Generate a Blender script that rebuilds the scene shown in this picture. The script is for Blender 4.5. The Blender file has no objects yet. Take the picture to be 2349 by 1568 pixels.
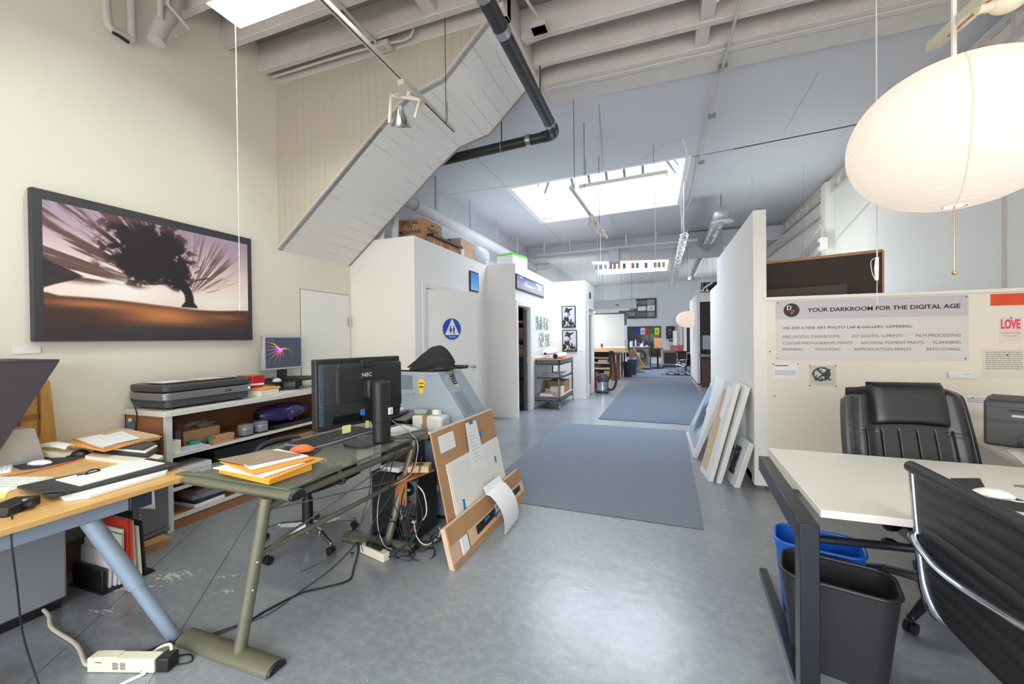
import bpy, bmesh, math, random
import numpy as np
from mathutils import Vector as V, Matrix
random.seed(7); rng = np.random.default_rng(7)
SC = bpy.context.scene; COL = SC.collection
PI = math.pi; R = math.radians
# ---------------------------------------------------------------- camera
CAM_H, FPX = 1.43, 937.0
yaw, pit, rol = R(20.0), R(-.48), R(-.62)
fw = V((-math.sin(yaw)*math.cos(pit), math.cos(yaw)*math.cos(pit), math.sin(pit)))
rt = V((math.cos(yaw), math.sin(yaw), 0)); up = rt.cross(fw)
rt, up = rt*math.cos(rol)+up*math.sin(rol), -rt*math.sin(rol)+up*math.cos(rol)
cd = bpy.data.cameras.new('camera'); cam = bpy.data.objects.new('camera', cd); COL.objects.link(cam)
cd.sensor_width = 36; cd.lens = FPX/2349*36; cd.clip_start = .05; cd.clip_end = 200
cam.matrix_world = Matrix(((rt.x, up.x, -fw.x, 0), (rt.y, up.y, -fw.y, 0), (rt.z, up.z, -fw.z, CAM_H), (0, 0, 0, 1)))
SC.camera = cam
SC.view_settings.view_transform = 'Standard'; SC.view_settings.look = 'None'
SC.view_settings.gamma = 1; SC.view_settings.use_curve_mapping = False
SC.view_settings.exposure = 1.15
# ---------------------------------------------------------------- light: overcast sky through skylights and the shop front
W = bpy.data.worlds.new('sky'); SC.world = W; W.use_nodes = True
wn = W.node_tree; bgn = wn.nodes['Background']           # overcast sky: brighter and bluer overhead than at the horizon
_tc = wn.nodes.new('ShaderNodeTexCoord'); _sx = wn.nodes.new('ShaderNodeSeparateXYZ'); wn.links.new(_tc.outputs['Generated'], _sx.inputs[0])
def _wr(lo, hi):
    m = wn.nodes.new('ShaderNodeMapRange'); wn.links.new(_sx.outputs[2], m.inputs[0]); m.inputs[1].default_value = .15; m.inputs[2].default_value = .8
    m.inputs[3].default_value = lo; m.inputs[4].default_value = hi; return m.outputs[0]
_cc = wn.nodes.new('ShaderNodeCombineXYZ')
for i_, (lo_, hi_) in enumerate(((2.7, 7.4), (2.6, 8.4), (2.5, 9.9))): wn.links.new(_wr(lo_, hi_), _cc.inputs[i_])
wn.links.new(_cc.outputs[0], bgn.inputs[0]); bgn.inputs[1].default_value = 1.0
def area(name, loc, sx, sy, d, energy, col=(1, 1, 1), portal=False, spread=PI):
    l = bpy.data.lights.new(name, 'AREA'); l.shape = 'RECTANGLE'; l.size = sx; l.size_y = sy
    l.energy = energy; l.color = col; l.spread = spread
    if portal: l.cycles.is_portal = True
    o = bpy.data.objects.new(name, l); COL.objects.link(o); o.location = loc
    o.rotation_euler = V(d).to_track_quat('-Z', 'Y').to_euler(); return o
area('skylight_portal', (-1.1, 7.95, 4.95), 3.0, 2.6, (0, 0, -1), 1, portal=True)
area('skylight_portal_rear', (-.9, 16.5, 4.95), 2.9, 3.0, (0, 0, -1), 1, portal=True)
area('shopfront_portal', (-.45, -2.58, 1.5), 6.6, 2.4, (0, 1, 0), 1, portal=True)
SC.cycles.max_bounces = 12; SC.cycles.diffuse_bounces = 9; SC.cycles.glossy_bounces = 4
SC.cycles.transmission_bounces = 6; SC.cycles.transparent_max_bounces = 8
SC.cycles.caustics_reflective = False; SC.cycles.caustics_refractive = False
SC.cycles.sample_clamp_indirect = 6.0
# ---------------------------------------------------------------- pixel -> world on a known plane
def _ray(x, y): return fw*FPX + rt*(x-1174.5) + up*(784-y)
def _on(ax, v, x, y):
    d = _ray(x, y); c = V((0, 0, CAM_H)); return c + d*((v-c[ax])/d[ax])
def Xp(v, x, y): return _on(0, v, x, y)
def Yp(v, x, y): return _on(1, v, x, y)
def Zp(v, x, y): return _on(2, v, x, y)
# ---------------------------------------------------------------- materials
def lin(c): 
    c = [x/255 for x in c]; return [x/12.92 if x <= .04045 else ((x+.055)/1.055)**2.4 for x in c]
_mc = {}
def M(name, rgb, rough=.55, metal=0, bump=0, bs=60, var=0, vs=4, spec=.5, coat=0, alpha=1, trans=0, emis=0, aniso=None, wave=None):
    if name in _mc: return _mc[name]
    m = bpy.data.materials.new(name); m.use_nodes = True; nt = m.node_tree; N = nt.nodes; L = nt.links
    b = N['Principled BSDF']; c = lin(rgb) + [1]
    b.inputs['Base Color'].default_value = c; b.inputs['Roughness'].default_value = rough
    b.inputs['Metallic'].default_value = metal; b.inputs['Specular IOR Level'].default_value = spec
    b.inputs['Coat Weight'].default_value = coat; b.inputs['Alpha'].default_value = alpha
    b.inputs['Transmission Weight'].default_value = trans
    if emis: b.inputs['Emission Color'].default_value = c; b.inputs['Emission Strength'].default_value = emis
    if bump or var or wave:
        tc = N.new('ShaderNodeTexCoord')
    if var:
        n = N.new('ShaderNodeTexNoise'); n.inputs['Scale'].default_value = vs; n.inputs['Detail'].default_value = 5
        src = tc.outputs['Object']
        if aniso:
            mp = N.new('ShaderNodeMapping'); mp.inputs['Scale'].default_value = aniso; L.new(src, mp.inputs[0]); src = mp.outputs[0]
        L.new(src, n.inputs['Vector'])
        mr = N.new('ShaderNodeMapRange'); mr.inputs[1].default_value = .3; mr.inputs[2].default_value = .7
        mr.inputs[3].default_value = 1-var; mr.inputs[4].default_value = 1+var*.6
        L.new(n.outputs[0], mr.inputs[0])
        mx = N.new('ShaderNodeVectorMath'); mx.operation = 'SCALE'; mx.inputs[0].default_value = c[:3]
        L.new(mr.outputs[0], mx.inputs['Scale']); L.new(mx.outputs[0], b.inputs['Base Color'])
    if bump:
        n2 = N.new('ShaderNodeTexNoise'); n2.inputs['Scale'].default_value = bs; n2.inputs['Detail'].default_value = 3
        L.new(tc.outputs['Object'], n2.inputs['Vector'])
        bp = N.new('ShaderNodeBump'); bp.inputs['Strength'].default_value = bump; bp.inputs['Distance'].default_value = .01
        L.new(n2.outputs[0], bp.inputs['Height']); L.new(bp.outputs[0], b.inputs['Normal'])
    _mc[name] = m; return m
def MV(name, rough=.5, emis=0):                  # colours printed on a surface, kept per vertex
    if name in _mc: return _mc[name]
    m = bpy.data.materials.new(name); m.use_nodes = True; nt = m.node_tree
    b = nt.nodes['Principled BSDF']; b.inputs['Roughness'].default_value = rough
    a = nt.nodes.new('ShaderNodeAttribute'); a.attribute_name = 'Col'; nt.links.new(a.outputs['Color'], b.inputs['Base Color'])
    if emis:
        nt.links.new(a.outputs['Color'], b.inputs['Emission Color']); b.inputs['Emission Strength'].default_value = emis
    _mc[name] = m; return m
# ---------------------------------------------------------------- mesh builder
class MB:
    def __init__(s, mtx=None): s.bm = bmesh.new(); s.T = mtx
    def add(s, vs, fs):
        if s.T is not None: vs = [s.T @ V(v) for v in vs]
        q = [s.bm.verts.new(v) for v in vs]
        for f in fs:
            try: s.bm.faces.new([q[i] for i in f])
            except ValueError: pass
        return s
    def box(s, x0, x1, y0, y1, z0, z1):
        return s.hexa([(x0, y0, z0), (x1, y0, z0), (x1, y1, z0), (x0, y1, z0)], [(x0, y0, z1), (x1, y0, z1), (x1, y1, z1), (x0, y1, z1)])
    def hexa(s, a, b):
        n = len(a); return s.add(list(a)+list(b), [list(range(n))[::-1], list(range(n, 2*n))] + [[i, (i+1) % n, n+(i+1) % n, n+i] for i in range(n)])
    def slab(s, pts, off):                       # polygon extruded by a vector
        off = V(off); return s.hexa([V(p) for p in pts], [V(p)+off for p in pts])
    def bar(s, a, b, w, h, upv=(0, 0, 1)):       # rectangular bar between two points
        a, b = V(a), V(b); d = (b-a).normalized(); u = V(upv)
        if abs(d.dot(u)) > .98: u = V((1, 0, 0))
        sd = d.cross(u).normalized()*w/2; u2 = sd.cross(d).normalized()*h/2
        q = lambda p: [p-sd-u2, p+sd-u2, p+sd+u2, p-sd+u2]
        return s.hexa(q(a), q(b))
    def ring(s, c, d, r, n, u=None):
        d = d.normalized()
        if u is None:
            u = V((0, 0, 1)) if abs(d.z) < .9 else V((1, 0, 0))
        a = d.cross(u).normalized(); b = d.cross(a).normalized()
        return [c+a*math.cos(2*PI*i/n)*r+b*math.sin(2*PI*i/n)*r for i in range(n)]
    def cyl(s, a, b, r, r2=None, n=16):
        a, b = V(a), V(b); r2 = r if r2 is None else r2
        return s.hexa(s.ring(a, b-a, r, n), s.ring(b, b-a, r2, n))
    def tube(s, pts, r, n=8, closed=False, sm=0, flat=1):
        pts = [V(p) for p in pts]
        if sm: pts = smooth(pts, sm, closed)
        m = len(pts); rs = list(r) if isinstance(r, (list, tuple)) else [r]*m; vs = []; u = None
        if len(rs) != m: rs = list(np.interp(np.linspace(0, 1, m), np.linspace(0, 1, len(rs)), rs))
        for i, p in enumerate(pts):
            d = (pts[(i+1) % m]-pts[i-1]) if closed else (pts[min(i+1, m-1)]-pts[max(i-1, 0)])
            if d.length < 1e-9: d = V((0, 0, 1))
            d.normalize()
            if u is None: u = V((0, 0, 1)) if abs(d.z) < .9 else V((1, 0, 0))
            a = d.cross(u)
            if a.length < 1e-6: a = d.cross(V((1, 0, .3)))
            a.normalize(); b = a.cross(d).normalized(); u = b
            vs += [p+a*math.cos(2*PI*k/n)*rs[i]+b*math.sin(2*PI*k/n)*rs[i]*flat for k in range(n)]
        fs = []
        for i in range(m if closed else m-1):
            j = (i+1) % m
            fs += [[i*n+k, i*n+(k+1) % n, j*n+(k+1) % n, j*n+k] for k in range(n)]
        if not closed: fs += [list(range(n))[::-1], [(m-1)*n+k for k in range(n)]]
        return s.add(vs, fs)
    def lathe(s, prof, c=(0, 0, 0), n=24, ax=2):
        vs = []; c = V(c)
        for r, h in prof:
            for k in range(n):
                a = 2*PI*k/n; p = [r*math.cos(a), r*math.sin(a), h]
                p = p if ax == 2 else ([h, p[0], p[1]] if ax == 0 else [p[0], h, p[1]])
                vs.append(c+V(p))
        m = len(prof); fs = [[i*n+k, i*n+(k+1) % n, (i+1)*n+(k+1) % n, (i+1)*n+k] for i in range(m-1) for k in range(n)]
        fs += [list(range(n))[::-1], [(m-1)*n+k for k in range(n)]]
        return s.add(vs, fs)
    def sph(s, c, rx, ry=None, rz=None, nu=20, nv=12, pw=1):
        ry = ry or rx; rz = rz or rx; prof = []; vs = []; c = V(c)
        sg = lambda t: math.copysign(abs(t)**pw, t)
        for i in range(1, nv):
            t = PI*i/nv
            for k in range(nu):
                a = 2*PI*k/nu; st = abs(math.sin(t))**pw
                vs.append(c+V((rx*st*sg(math.cos(a)), ry*st*sg(math.sin(a)), -rz*sg(math.cos(t)))))
        m = nv-1; vs += [c+V((0, 0, -rz)), c+V((0, 0, rz))]
        fs = [[i*nu+k, i*nu+(k+1) % nu, (i+1)*nu+(k+1) % nu, (i+1)*nu+k] for i in range(m-1) for k in range(nu)]
        fs += [[m*nu, (k+1) % nu, k] for k in range(nu)] + [[m*nu+1, (m-1)*nu+k, (m-1)*nu+(k+1) % nu] for k in range(nu)]
        return s.add(vs, fs)
    def grid(s, f, nu, nv, th=0):                # surface from a function f(u,v) with optional thickness below
        P = [[V(f(i/nu, j/nv)) for i in range(nu+1)] for j in range(nv+1)]
        w = nu+1; vs = [p for row in P for p in row]
        fs = [[j*w+i, j*w+i+1, (j+1)*w+i+1, (j+1)*w+i] for j in range(nv) for i in range(nu)]
        if th:
            nn = []
            for j in range(nv+1):
                for i in range(nu+1):
                    a = P[j][min(i+1, nu)]-P[j][max(i-1, 0)]; b = P[min(j+1, nv)][i]-P[max(j-1, 0)][i]
                    nn.append(a.cross(b).normalized())
            o = len(vs); vs += [p-n*th for p, n in zip(vs[:], nn)]
            fs += [[o+k for k in f_[::-1]] for f_ in fs]
            e = [(i, i+1) for i in range(nu)] + [(j*w+nu, (j+1)*w+nu) for j in range(nv)] + [(nv*w+i+1, nv*w+i) for i in range(nu)] + [((j+1)*w, j*w) for j in range(nv)]
            fs += [[b, a, o+a, o+b] for a, b in e]
        return s.add(vs, fs)
    def build(s, name, mat, parent=None, label=None, cat=None, group=None, kind=None, world=False, bev=0, seg=2, ang=38, sub=0):
        bm = s.bm
        bmesh.ops.recalc_face_normals(bm, faces=bm.faces)
        for f in bm.faces: f.smooth = True
        a = R(ang)
        for e in bm.edges:
            if len(e.link_faces) == 2 and e.calc_face_angle(0) > a: e.smooth = False
        me = bpy.data.meshes.new(name); bm.to_mesh(me); bm.free(); me.materials.append(mat)
        o = bpy.data.objects.new(name, me); COL.objects.link(o)
        if parent is not None:
            o.parent = parent
            if world: o.matrix_parent_inverse = base(parent).inverted()
        if bev:
            q = o.modifiers.new('bevel', 'BEVEL'); q.width = bev; q.segments = seg; q.limit_method = 'ANGLE'; q.angle_limit = R(40)
        if sub:
            q = o.modifiers.new('sub', 'SUBSURF'); q.levels = q.render_levels = sub
        tag(o, label, cat, group, kind); return o
def base(o):
    m = Matrix.LocRotScale(o.location, o.rotation_euler, o.scale)
    return (base(o.parent) @ o.matrix_parent_inverse @ m) if o.parent else m
def tag(o, label=None, cat=None, group=None, kind=None):
    if label: o['label'] = label
    if cat: o['category'] = cat
    if group: o['group'] = group
    if kind: o['kind'] = kind
    return o
def T(name, label, cat, loc=(0, 0, 0), rz=0, group=None):
    o = bpy.data.objects.new(name, None); COL.objects.link(o); o.empty_display_size = .05
    o.location = loc; o.rotation_euler = (0, 0, rz); return tag(o, label, cat, group)
def kids(o): return [c for c in bpy.data.objects if c.parent == o]
def dup(o, loc=None, rz=None, label=None, parent=None, drop=False):
    c = o.copy(); COL.objects.link(c)
    if parent is not None: c.parent = parent
    if loc is not None: c.location = loc
    if rz is not None: c.rotation_euler = (0, 0, rz)
    if label: c['label'] = label
    for k in kids(o): dup(k, parent=c)
    return c
def smooth(pts, k=6, closed=False):
    n = len(pts); out = []
    for i in range(n if closed else n-1):
        p0 = pts[i-1] if (closed or i) else pts[0]; p1 = pts[i]; p2 = pts[(i+1) % n]; p3 = pts[(i+2) % n] if (closed or i+2 < n) else pts[-1]
        for j in range(k):
            t = j/k
            out.append(.5*((2*p1)+(p2-p0)*t+(2*p0-5*p1+4*p2-p3)*t*t+(3*p1-p0-3*p2+p3)*t**3))
    if not closed: out.append(pts[-1])
    return out
def explode(t, labels, cat, group=None):            # pieces of a pile become things of their own
    for k, lb in zip(kids(t), labels):
        m = base(k); k.parent = None; k.matrix_parent_inverse = Matrix(); k.matrix_basis = m; tag(k, lb, cat, group)
    bpy.data.objects.remove(t)
def rrect(w, h, r, n=5, c=(0, 0)):
    out = []
    for cx, cy, a0 in ((w/2-r, h/2-r, 0), (-w/2+r, h/2-r, 90), (-w/2+r, -h/2+r, 180), (w/2-r, -h/2+r, 270)):
        out += [(c[0]+cx+r*math.cos(R(a0+90*i/n)), c[1]+cy+r*math.sin(R(a0+90*i/n))) for i in range(n+1)]
    return out
def at(x, y, z, rz=0, rx=0, ry=0): return Matrix.Translation((x, y, z)) @ Matrix.Rotation(rz, 4, 'Z') @ Matrix.Rotation(ry, 4, 'Y') @ Matrix.Rotation(rx, 4, 'X')
def quadz(z, *px): return [Zp(z, *p) for p in px]
def sheet(name, z, px, h, mat, label=None, cat=None, group=None, parent=None, bev=0, world=True):
    return MB().slab(quadz(z, *px), (0, 0, h)).build(name, mat, parent, label, cat, group, world=world, bev=bev)
def text(s, origin, r, u, w, h, mat, parent, bold=0, th=.0008, name='lettering', shear=0, al=None):
    cu = bpy.data.curves.new('t', 'FONT'); cu.body = s; cu.offset = bold; cu.extrude = 0; cu.shear = shear; cu.resolution_u = 3
    ob = bpy.data.objects.new('t', cu); COL.objects.link(ob)
    me = bpy.data.meshes.new_from_object(ob.evaluated_get(bpy.context.evaluated_depsgraph_get()))
    bpy.data.objects.remove(ob); bpy.data.curves.remove(cu)
    n = len(me.vertices); co = np.empty(n*3); me.vertices.foreach_get('co', co); co = co.reshape(-1, 3)
    mn, mx = co.min(0), co.max(0); r = V(r).normalized(); u = V(u).normalized(); nn = r.cross(u); o = V(origin)
    for i, vtx in enumerate(me.vertices):
        x = (co[i, 0]-mn[0])/(mx[0]-mn[0])*w; y = (co[i, 1]-mn[1])/(mx[1]-mn[1])*h
        vtx.co = o+r*x+u*y+nn*th
    me.materials.append(mat); t = bpy.data.objects.new(name, me); COL.objects.link(t)
    if parent is not None:
        t.parent = parent; t.matrix_parent_inverse = base(parent).inverted()
    return t
def painted(name, o, U, Vv, nu, nv, fn, parent=None, emis=0, rough=.5, label=None, cat=None, group=None, mname=None, th=0.002):
    o, U, Vv = V(o), V(U), V(Vv); n = U.cross(Vv).normalized()*th
    u, v = np.meshgrid(np.linspace(0, 1, nu+1), np.linspace(0, 1, nv+1)); c = np.clip(fn(u, v), 0, 1)
    c = np.where(c <= .04045, c/12.92, ((c+.055)/1.055)**2.4)
    P = np.array(o)[None, None]+u[..., None]*np.array(U)+v[..., None]*np.array(Vv)+np.array(n)
    me = bpy.data.meshes.new(name); w = nu+1; i, j = np.meshgrid(np.arange(nu), np.arange(nv)); k = (j*w+i).ravel()
    F = np.stack([k, k+1, k+w+1, k+w], 1)
    me.from_pydata(P.reshape(-1, 3).tolist(), [], F.tolist())
    at_ = me.color_attributes.new('Col', 'FLOAT_COLOR', 'POINT')
    at_.data.foreach_set('color', np.concatenate([c.reshape(-1, 3), np.ones((c.size//3, 1))], 1).astype('f').ravel())
    me.materials.append(MV(mname or ('print_glow_%g' % emis if emis else 'print_%g' % rough), rough, emis))
    t = bpy.data.objects.new(name, me); COL.objects.link(t)
    if parent is not None:
        t.parent = parent; t.matrix_parent_inverse = base(parent).inverted()
    return tag(t, label, cat, group)
_NG = rng.random((64, 64))
def noise(x, y, o=4):
    r = 0; a = 1; s = 0
    for _ in range(o):
        xi = np.floor(x).astype(int); yi = np.floor(y).astype(int); fx = x-xi; fy = y-yi
        fx = fx*fx*(3-2*fx); fy = fy*fy*(3-2*fy); g = lambda i, j: _NG[i % 64, j % 64]
        r = r+a*((g(xi, yi)*(1-fx)+g(xi+1, yi)*fx)*(1-fy)+(g(xi, yi+1)*(1-fx)+g(xi+1, yi+1)*fx)*fy); s += a; a *= .55; x = x*2+7.3; y = y*2+3.1
    return r/s
def mixc(a, b, t): t = np.clip(t, 0, 1)[..., None]; return np.asarray(a)*(1-t)+np.asarray(b)*t
def ss(a, b, x): t = np.clip((x-a)/(b-a), 0, 1); return t*t*(3-2*t)
# common materials
WHT = M('wall_paint', (236, 234, 230), .6, bump=.05, bs=40)
WPN = M('white_enamel', (234, 233, 229), .4)
PAP = M('paper', (236, 236, 238), .7)
PAP2 = M('paper_cream', (225, 220, 205), .7)
BLK = M('black_plastic', (24, 24, 27), .45, bump=.1, bs=400)
BLK2 = M('black_gloss', (16, 16, 18), .2)
DGR = M('dark_grey_plastic', (62, 62, 65), .5, bump=.05, bs=300)
CHR = M('chrome', (205, 208, 212), .12, 1)
ALU = M('aluminium', (190, 193, 198), .35, .9)
CRD = M('cardboard', (178, 136, 98), .8, var=.07, vs=18)
CRD2 = M('cardboard_pale', (206, 176, 148), .8, var=.05, vs=14)
OAK = M('oak', (200, 150, 84), .45, var=.16, vs=6, aniso=(8, 8, 1))
WD = M('brown_wood', (140, 92, 58), .6, var=.2, vs=5, aniso=(1, 1, 6))
PINE = M('pine', (222, 188, 146), .6, var=.12, vs=6, aniso=(2, 2, 8))
LTH = M('black_leather', (22, 22, 25), .30, bump=.06, bs=420, spec=.6)
GRYB = M('blue_grey_metal', (112, 128, 146), .4, .25)
CRM = M('cream_plastic', (222, 214, 190), .5)
BLT = M('blue_tape', (28, 120, 190), .6)
INK = M('ink', (40, 40, 44), .7)
GINK = M('grey_ink', (140, 140, 144), .7)
ORG = M('orange_envelope', (232, 160, 74), .7)
# ================================================================ STRUCTURE
def floor_mat():
    m = bpy.data.materials.new('painted_concrete'); m.use_nodes = True; nt = m.node_tree; N = nt.nodes; L = nt.links
    b = N['Principled BSDF']; g = N.new('ShaderNodeNewGeometry'); P = g.outputs['Position']
    def mth(op, a, c=None, cl=False):
        n = N.new('ShaderNodeMath'); n.operation = op; n.use_clamp = cl
        for i, v in enumerate((a, c)):
            if v is None: continue
            if isinstance(v, (int, float)): n.inputs[i].default_value = v
            else: L.new(v, n.inputs[i])
        return n.outputs[0]
    def nz(sc, det=5, scale=(1, 1, 1), rot=0):
        mp = N.new('ShaderNodeMapping'); mp.inputs['Scale'].default_value = scale; mp.inputs['Rotation'].default_value = (0, 0, rot); L.new(P, mp.inputs[0])
        n = N.new('ShaderNodeTexNoise'); n.inputs['Scale'].default_value = sc; n.inputs['Detail'].default_value = det; L.new(mp.outputs[0], n.inputs[0]); return n.outputs[0]
    def rng_(x, a, c, lo, hi):
        n = N.new('ShaderNodeMapRange'); L.new(x, n.inputs[0]); n.clamp = True
        for i, v in enumerate((a, c, lo, hi)): n.inputs[i+1].default_value = v
        return n.outputs[0]
    def mix(f, a, c):
        n = N.new('ShaderNodeMix'); n.data_type = 'RGBA'
        L.new(f, n.inputs[0])
        for i, v in ((6, a), (7, c)):
            if isinstance(v, tuple): n.inputs[i].default_value = (*lin(v), 1)
            else: L.new(v, n.inputs[i])
        return n.outputs[2]
    big = rng_(nz(.9, 6), .35, .65, 0, 1)
    c = mix(big, (118, 121, 126), (138, 142, 148))
    fine = rng_(nz(22, 9), .42, .66, 0, .3); c = mix(fine, c, (156, 160, 166))
    scr = rng_(nz(6, 9, (1, 12, 1), .6), .58, .78, 0, .22); c = mix(scr, c, (190, 193, 198))
    scr2 = rng_(nz(11, 9, (9, 1, 1), -.35), .60, .8, 0, .3); pass
    sx = N.new('ShaderNodeSeparateXYZ'); L.new(P, sx.inputs[0]); X_, Y_ = sx.outputs[0], sx.outputs[1]
    def line(p, q, w):
        dx, dy = q[0]-p[0], q[1]-p[1]; l = math.hypot(dx, dy); a, bb = -dy/l, dx/l; cc = -(a*p[0]+bb*p[1])
        d = mth('ABSOLUTE', mth('ADD', mth('ADD', mth('MULTIPLY', X_, a), mth('MULTIPLY', Y_, bb)), cc))
        return rng_(d, w*.5, w, 1, 0)
    p = lambda x, y: Zp(0, x, y)
    for a_, b_ in ((p(405, 1462), p(545, 1235)), (p(60, 1568), p(330, 1320))):
        c = mix(line(a_, b_, .004), c, (84, 84, 86))
    def blob(cx, cy, ra, rb, rot, dens, col):
        nonlocal c
        q = N.new('ShaderNodeVectorMath'); q.operation = 'SUBTRACT'; L.new(P, q.inputs[0]); q.inputs[1].default_value = (cx, cy, 0)
        mp = N.new('ShaderNodeMapping'); mp.vector_type = 'TEXTURE'; mp.inputs['Rotation'].default_value = (0, 0, rot); mp.inputs['Scale'].default_value = (ra, rb, 1); L.new(q.outputs[0], mp.inputs[0])
        ln = N.new('ShaderNodeVectorMath'); ln.operation = 'LENGTH'; L.new(mp.outputs[0], ln.inputs[0])
        fall = rng_(ln.outputs['Value'], .15, 1, dens, 0)
        n = nz(26, 6, (1, 2.4, 1), rot)
        msk = rng_(mth('ADD', n, fall), .74, .77, 0, .85); c = mix(msk, c, col)
    for px, ra, rb, rot, dn in (((395, 1320), .24, .1, .5, .3), ((290, 1350), .3, .04, .5, .33), ((530, 1320), .22, .05, .6, .22), ((520, 1355), .12, .04, .2, .28), ((820, 1150), .12, .05, .3, .24), ((235, 1400), .16, .06, .4, .22)):
        w = p(*px); blob(w.x, w.y, ra, rb, rot, dn, (205, 203, 192))
    L.new(c, b.inputs['Base Color']); b.inputs['Specular IOR Level'].default_value = 1.0
    b.inputs['Roughness'].default_value = .27
    bp = N.new('ShaderNodeBump'); bp.inputs['Strength'].default_value = .22; bp.inputs['Distance'].default_value = .01
    L.new(nz(9, 8), bp.inputs['Height']); L.new(bp.outputs[0], b.inputs['Normal'])
    return m
def board_mat(name, axis, pitch, rgb, dark=.55):
    m = bpy.data.materials.new(name); m.use_nodes = True; nt = m.node_tree; N = nt.nodes; L = nt.links
    b = N['Principled BSDF']; b.inputs['Roughness'].default_value = .6; b.inputs['Base Color'].default_value = (*lin(rgb), 1)
    g = N.new('ShaderNodeNewGeometry'); sx = N.new('ShaderNodeSeparateXYZ'); L.new(g.outputs['Position'], sx.inputs[0])
    d = N.new('ShaderNodeMath'); d.operation = 'DIVIDE'; L.new(sx.outputs[axis], d.inputs[0]); d.inputs[1].default_value = pitch
    f = N.new('ShaderNodeMath'); f.operation = 'FRACT'; L.new(d.outputs[0], f.inputs[0])
    p_ = N.new('ShaderNodeMath'); p_.operation = 'PINGPONG'; L.new(f.outputs[0], p_.inputs[0]); p_.inputs[1].default_value = .5
    r = N.new('ShaderNodeMapRange'); L.new(p_.outputs[0], r.inputs[0]); r.inputs[1].default_value = 0; r.inputs[2].default_value = .035; r.inputs[3].default_value = 1-dark; r.inputs[4].default_value = 1
    n = N.new('ShaderNodeTexNoise'); n.inputs['Scale'].default_value = 1.7; L.new(g.outputs['Position'], n.inputs[0])
    r2 = N.new('ShaderNodeMapRange'); L.new(n.outputs[0], r2.inputs[0]); r2.inputs[1].default_value = .42; r2.inputs[2].default_value = .55; r2.inputs[3].default_value = 0; r2.inputs[4].default_value = .9
    mx = N.new('ShaderNodeMix'); L.new(r2.outputs[0], mx.inputs[0]); L.new(r.outputs[0], mx.inputs[3]); mx.inputs[2].default_value = 1
    sc = N.new('ShaderNodeVectorMath'); sc.operation = 'SCALE'; sc.inputs[0].default_value = lin(rgb); L.new(mx.outputs[0], sc.inputs['Scale']); L.new(sc.outputs[0], b.inputs['Base Color'])
    bp = N.new('ShaderNodeBump'); bp.inputs['Strength'].default_value = .5; bp.inputs['Distance'].default_value = .004; L.new(r.outputs[0], bp.inputs['Height']); L.new(bp.outputs[0], b.inputs['Normal'])
    return m
FLO = floor_mat()
WLL = M('warm_white_wall', (226, 221, 210), .65, bump=.05, bs=30)
CEI = M('ceiling_paint', (200, 200, 206), .65, bump=.08, bs=6)
JST = M('joist_paint', (208, 202, 196), .65, var=.05, vs=9, bump=.15, bs=30)
DCK = board_mat('deck_boards', 1, .14, (150, 147, 144))
BRDV = board_mat('boards_upright', 0, .095, (188, 180, 168), .45)
BRDH = board_mat('boards_soffit', 0, .115, (232, 230, 226), .5)
GAP = M('dark_gap', (50, 44, 42), .9)
def struct(mb, name, mat, **k): return mb.build(name, mat, kind='structure', **k)
XL, XR, YF, YB, ZC = -4.01, 3.1, -2.6, 23.6, 4.33
struct(MB().box(XL-.15, XR+.15, YF-.15, YB+.15, -.12, 0), 'floor', FLO)
struct(MB().box(XL-.15, XL, YF-.15, 4.54, 0, 4.75), 'wall_left', WLL)
struct(MB().box(XL-.15, XL, 4.54, YB+.15, 0, 4.75), 'wall_left_rear', CEI)
rw = struct(MB().box(XR, XR+.15, YF-.15, YB+.15, 0, 4.75), 'wall_right', WHT)
struct(MB().box(XL-.15, XR+.15, YB, YB+.15, 0, 4.75), 'wall_back', M('far_wall_paint', (205, 207, 212), .65))
# shop front behind the camera: sill, piers, header and mullions round a big window
mb = MB(); mb.box(XL-.15, XR+.15, YF-.15, YF, 0, .3); mb.box(XL-.15, XR+.15, YF-.15, YF, 2.7, 4.75); mb.box(XL-.15, XL+.25, YF-.15, YF, .3, 2.7); mb.box(XR-.25, XR+.15, YF-.15, YF, .3, 2.7)
struct(mb, 'wall_front', WHT)
mb = MB()
for x in (XL+.25, -2.1, -.45, 1.2, XR-.31): mb.box(x, x+.06, YF-.1, YF-.03, .3, 2.7)
mb.box(XL+.25, XR-.25, YF-.1, YF-.03, .3, .36); mb.box(XL+.25, XR-.25, YF-.1, YF-.03, 2.64, 2.7)
struct(mb, 'window_1', DGR)
# ceiling with two skylight wells; the openings follow the measured corners
SK1 = [(-2.69, 7.474), (.404, 7.33), (.373, 9.82), (-2.726, 9.933)]
SK2 = [(-2.38, 15.77), (.313, 16.7), (.288, 19.4), (-2.637, 19.15)]
def ceil_z(x): return ZC+.03*max(0, x+1)
mb = MB()
def cpoly(pts): mb.hexa([(x, y, ceil_z(x)) for x, y in pts], [(x, y, ceil_z(x)+.12) for x, y in pts])
x0, x1 = XL, XR
A, B_, C_, D_ = SK1; E_, F_, G_, H_ = SK2
for pl in ([(x0, 4.6), (-1, 4.6), A, (x0, A[1])], [(-1, 4.6), (x1, 4.6), (x1, B_[1]), B_, A],
           [(x0, A[1]), A, D_, (x0, D_[1])], [B_, (x1, B_[1]), (x1, C_[1]), C_],
           [(x0, D_[1]), D_, E_, (x0, E_[1])], [D_, C_, F_, E_], [C_, (x1, C_[1]), (x1, F_[1]), F_],
           [(x0, E_[1]), E_, H_, (x0, H_[1])], [F_, (x1, F_[1]), (x1, G_[1]), G_], [(x0, H_[1]), H_, G_, (x1, G_[1]), (x1, YB), (x0, YB)]):
    cpoly(pl)
struct(mb, 'ceiling', CEI)
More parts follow.
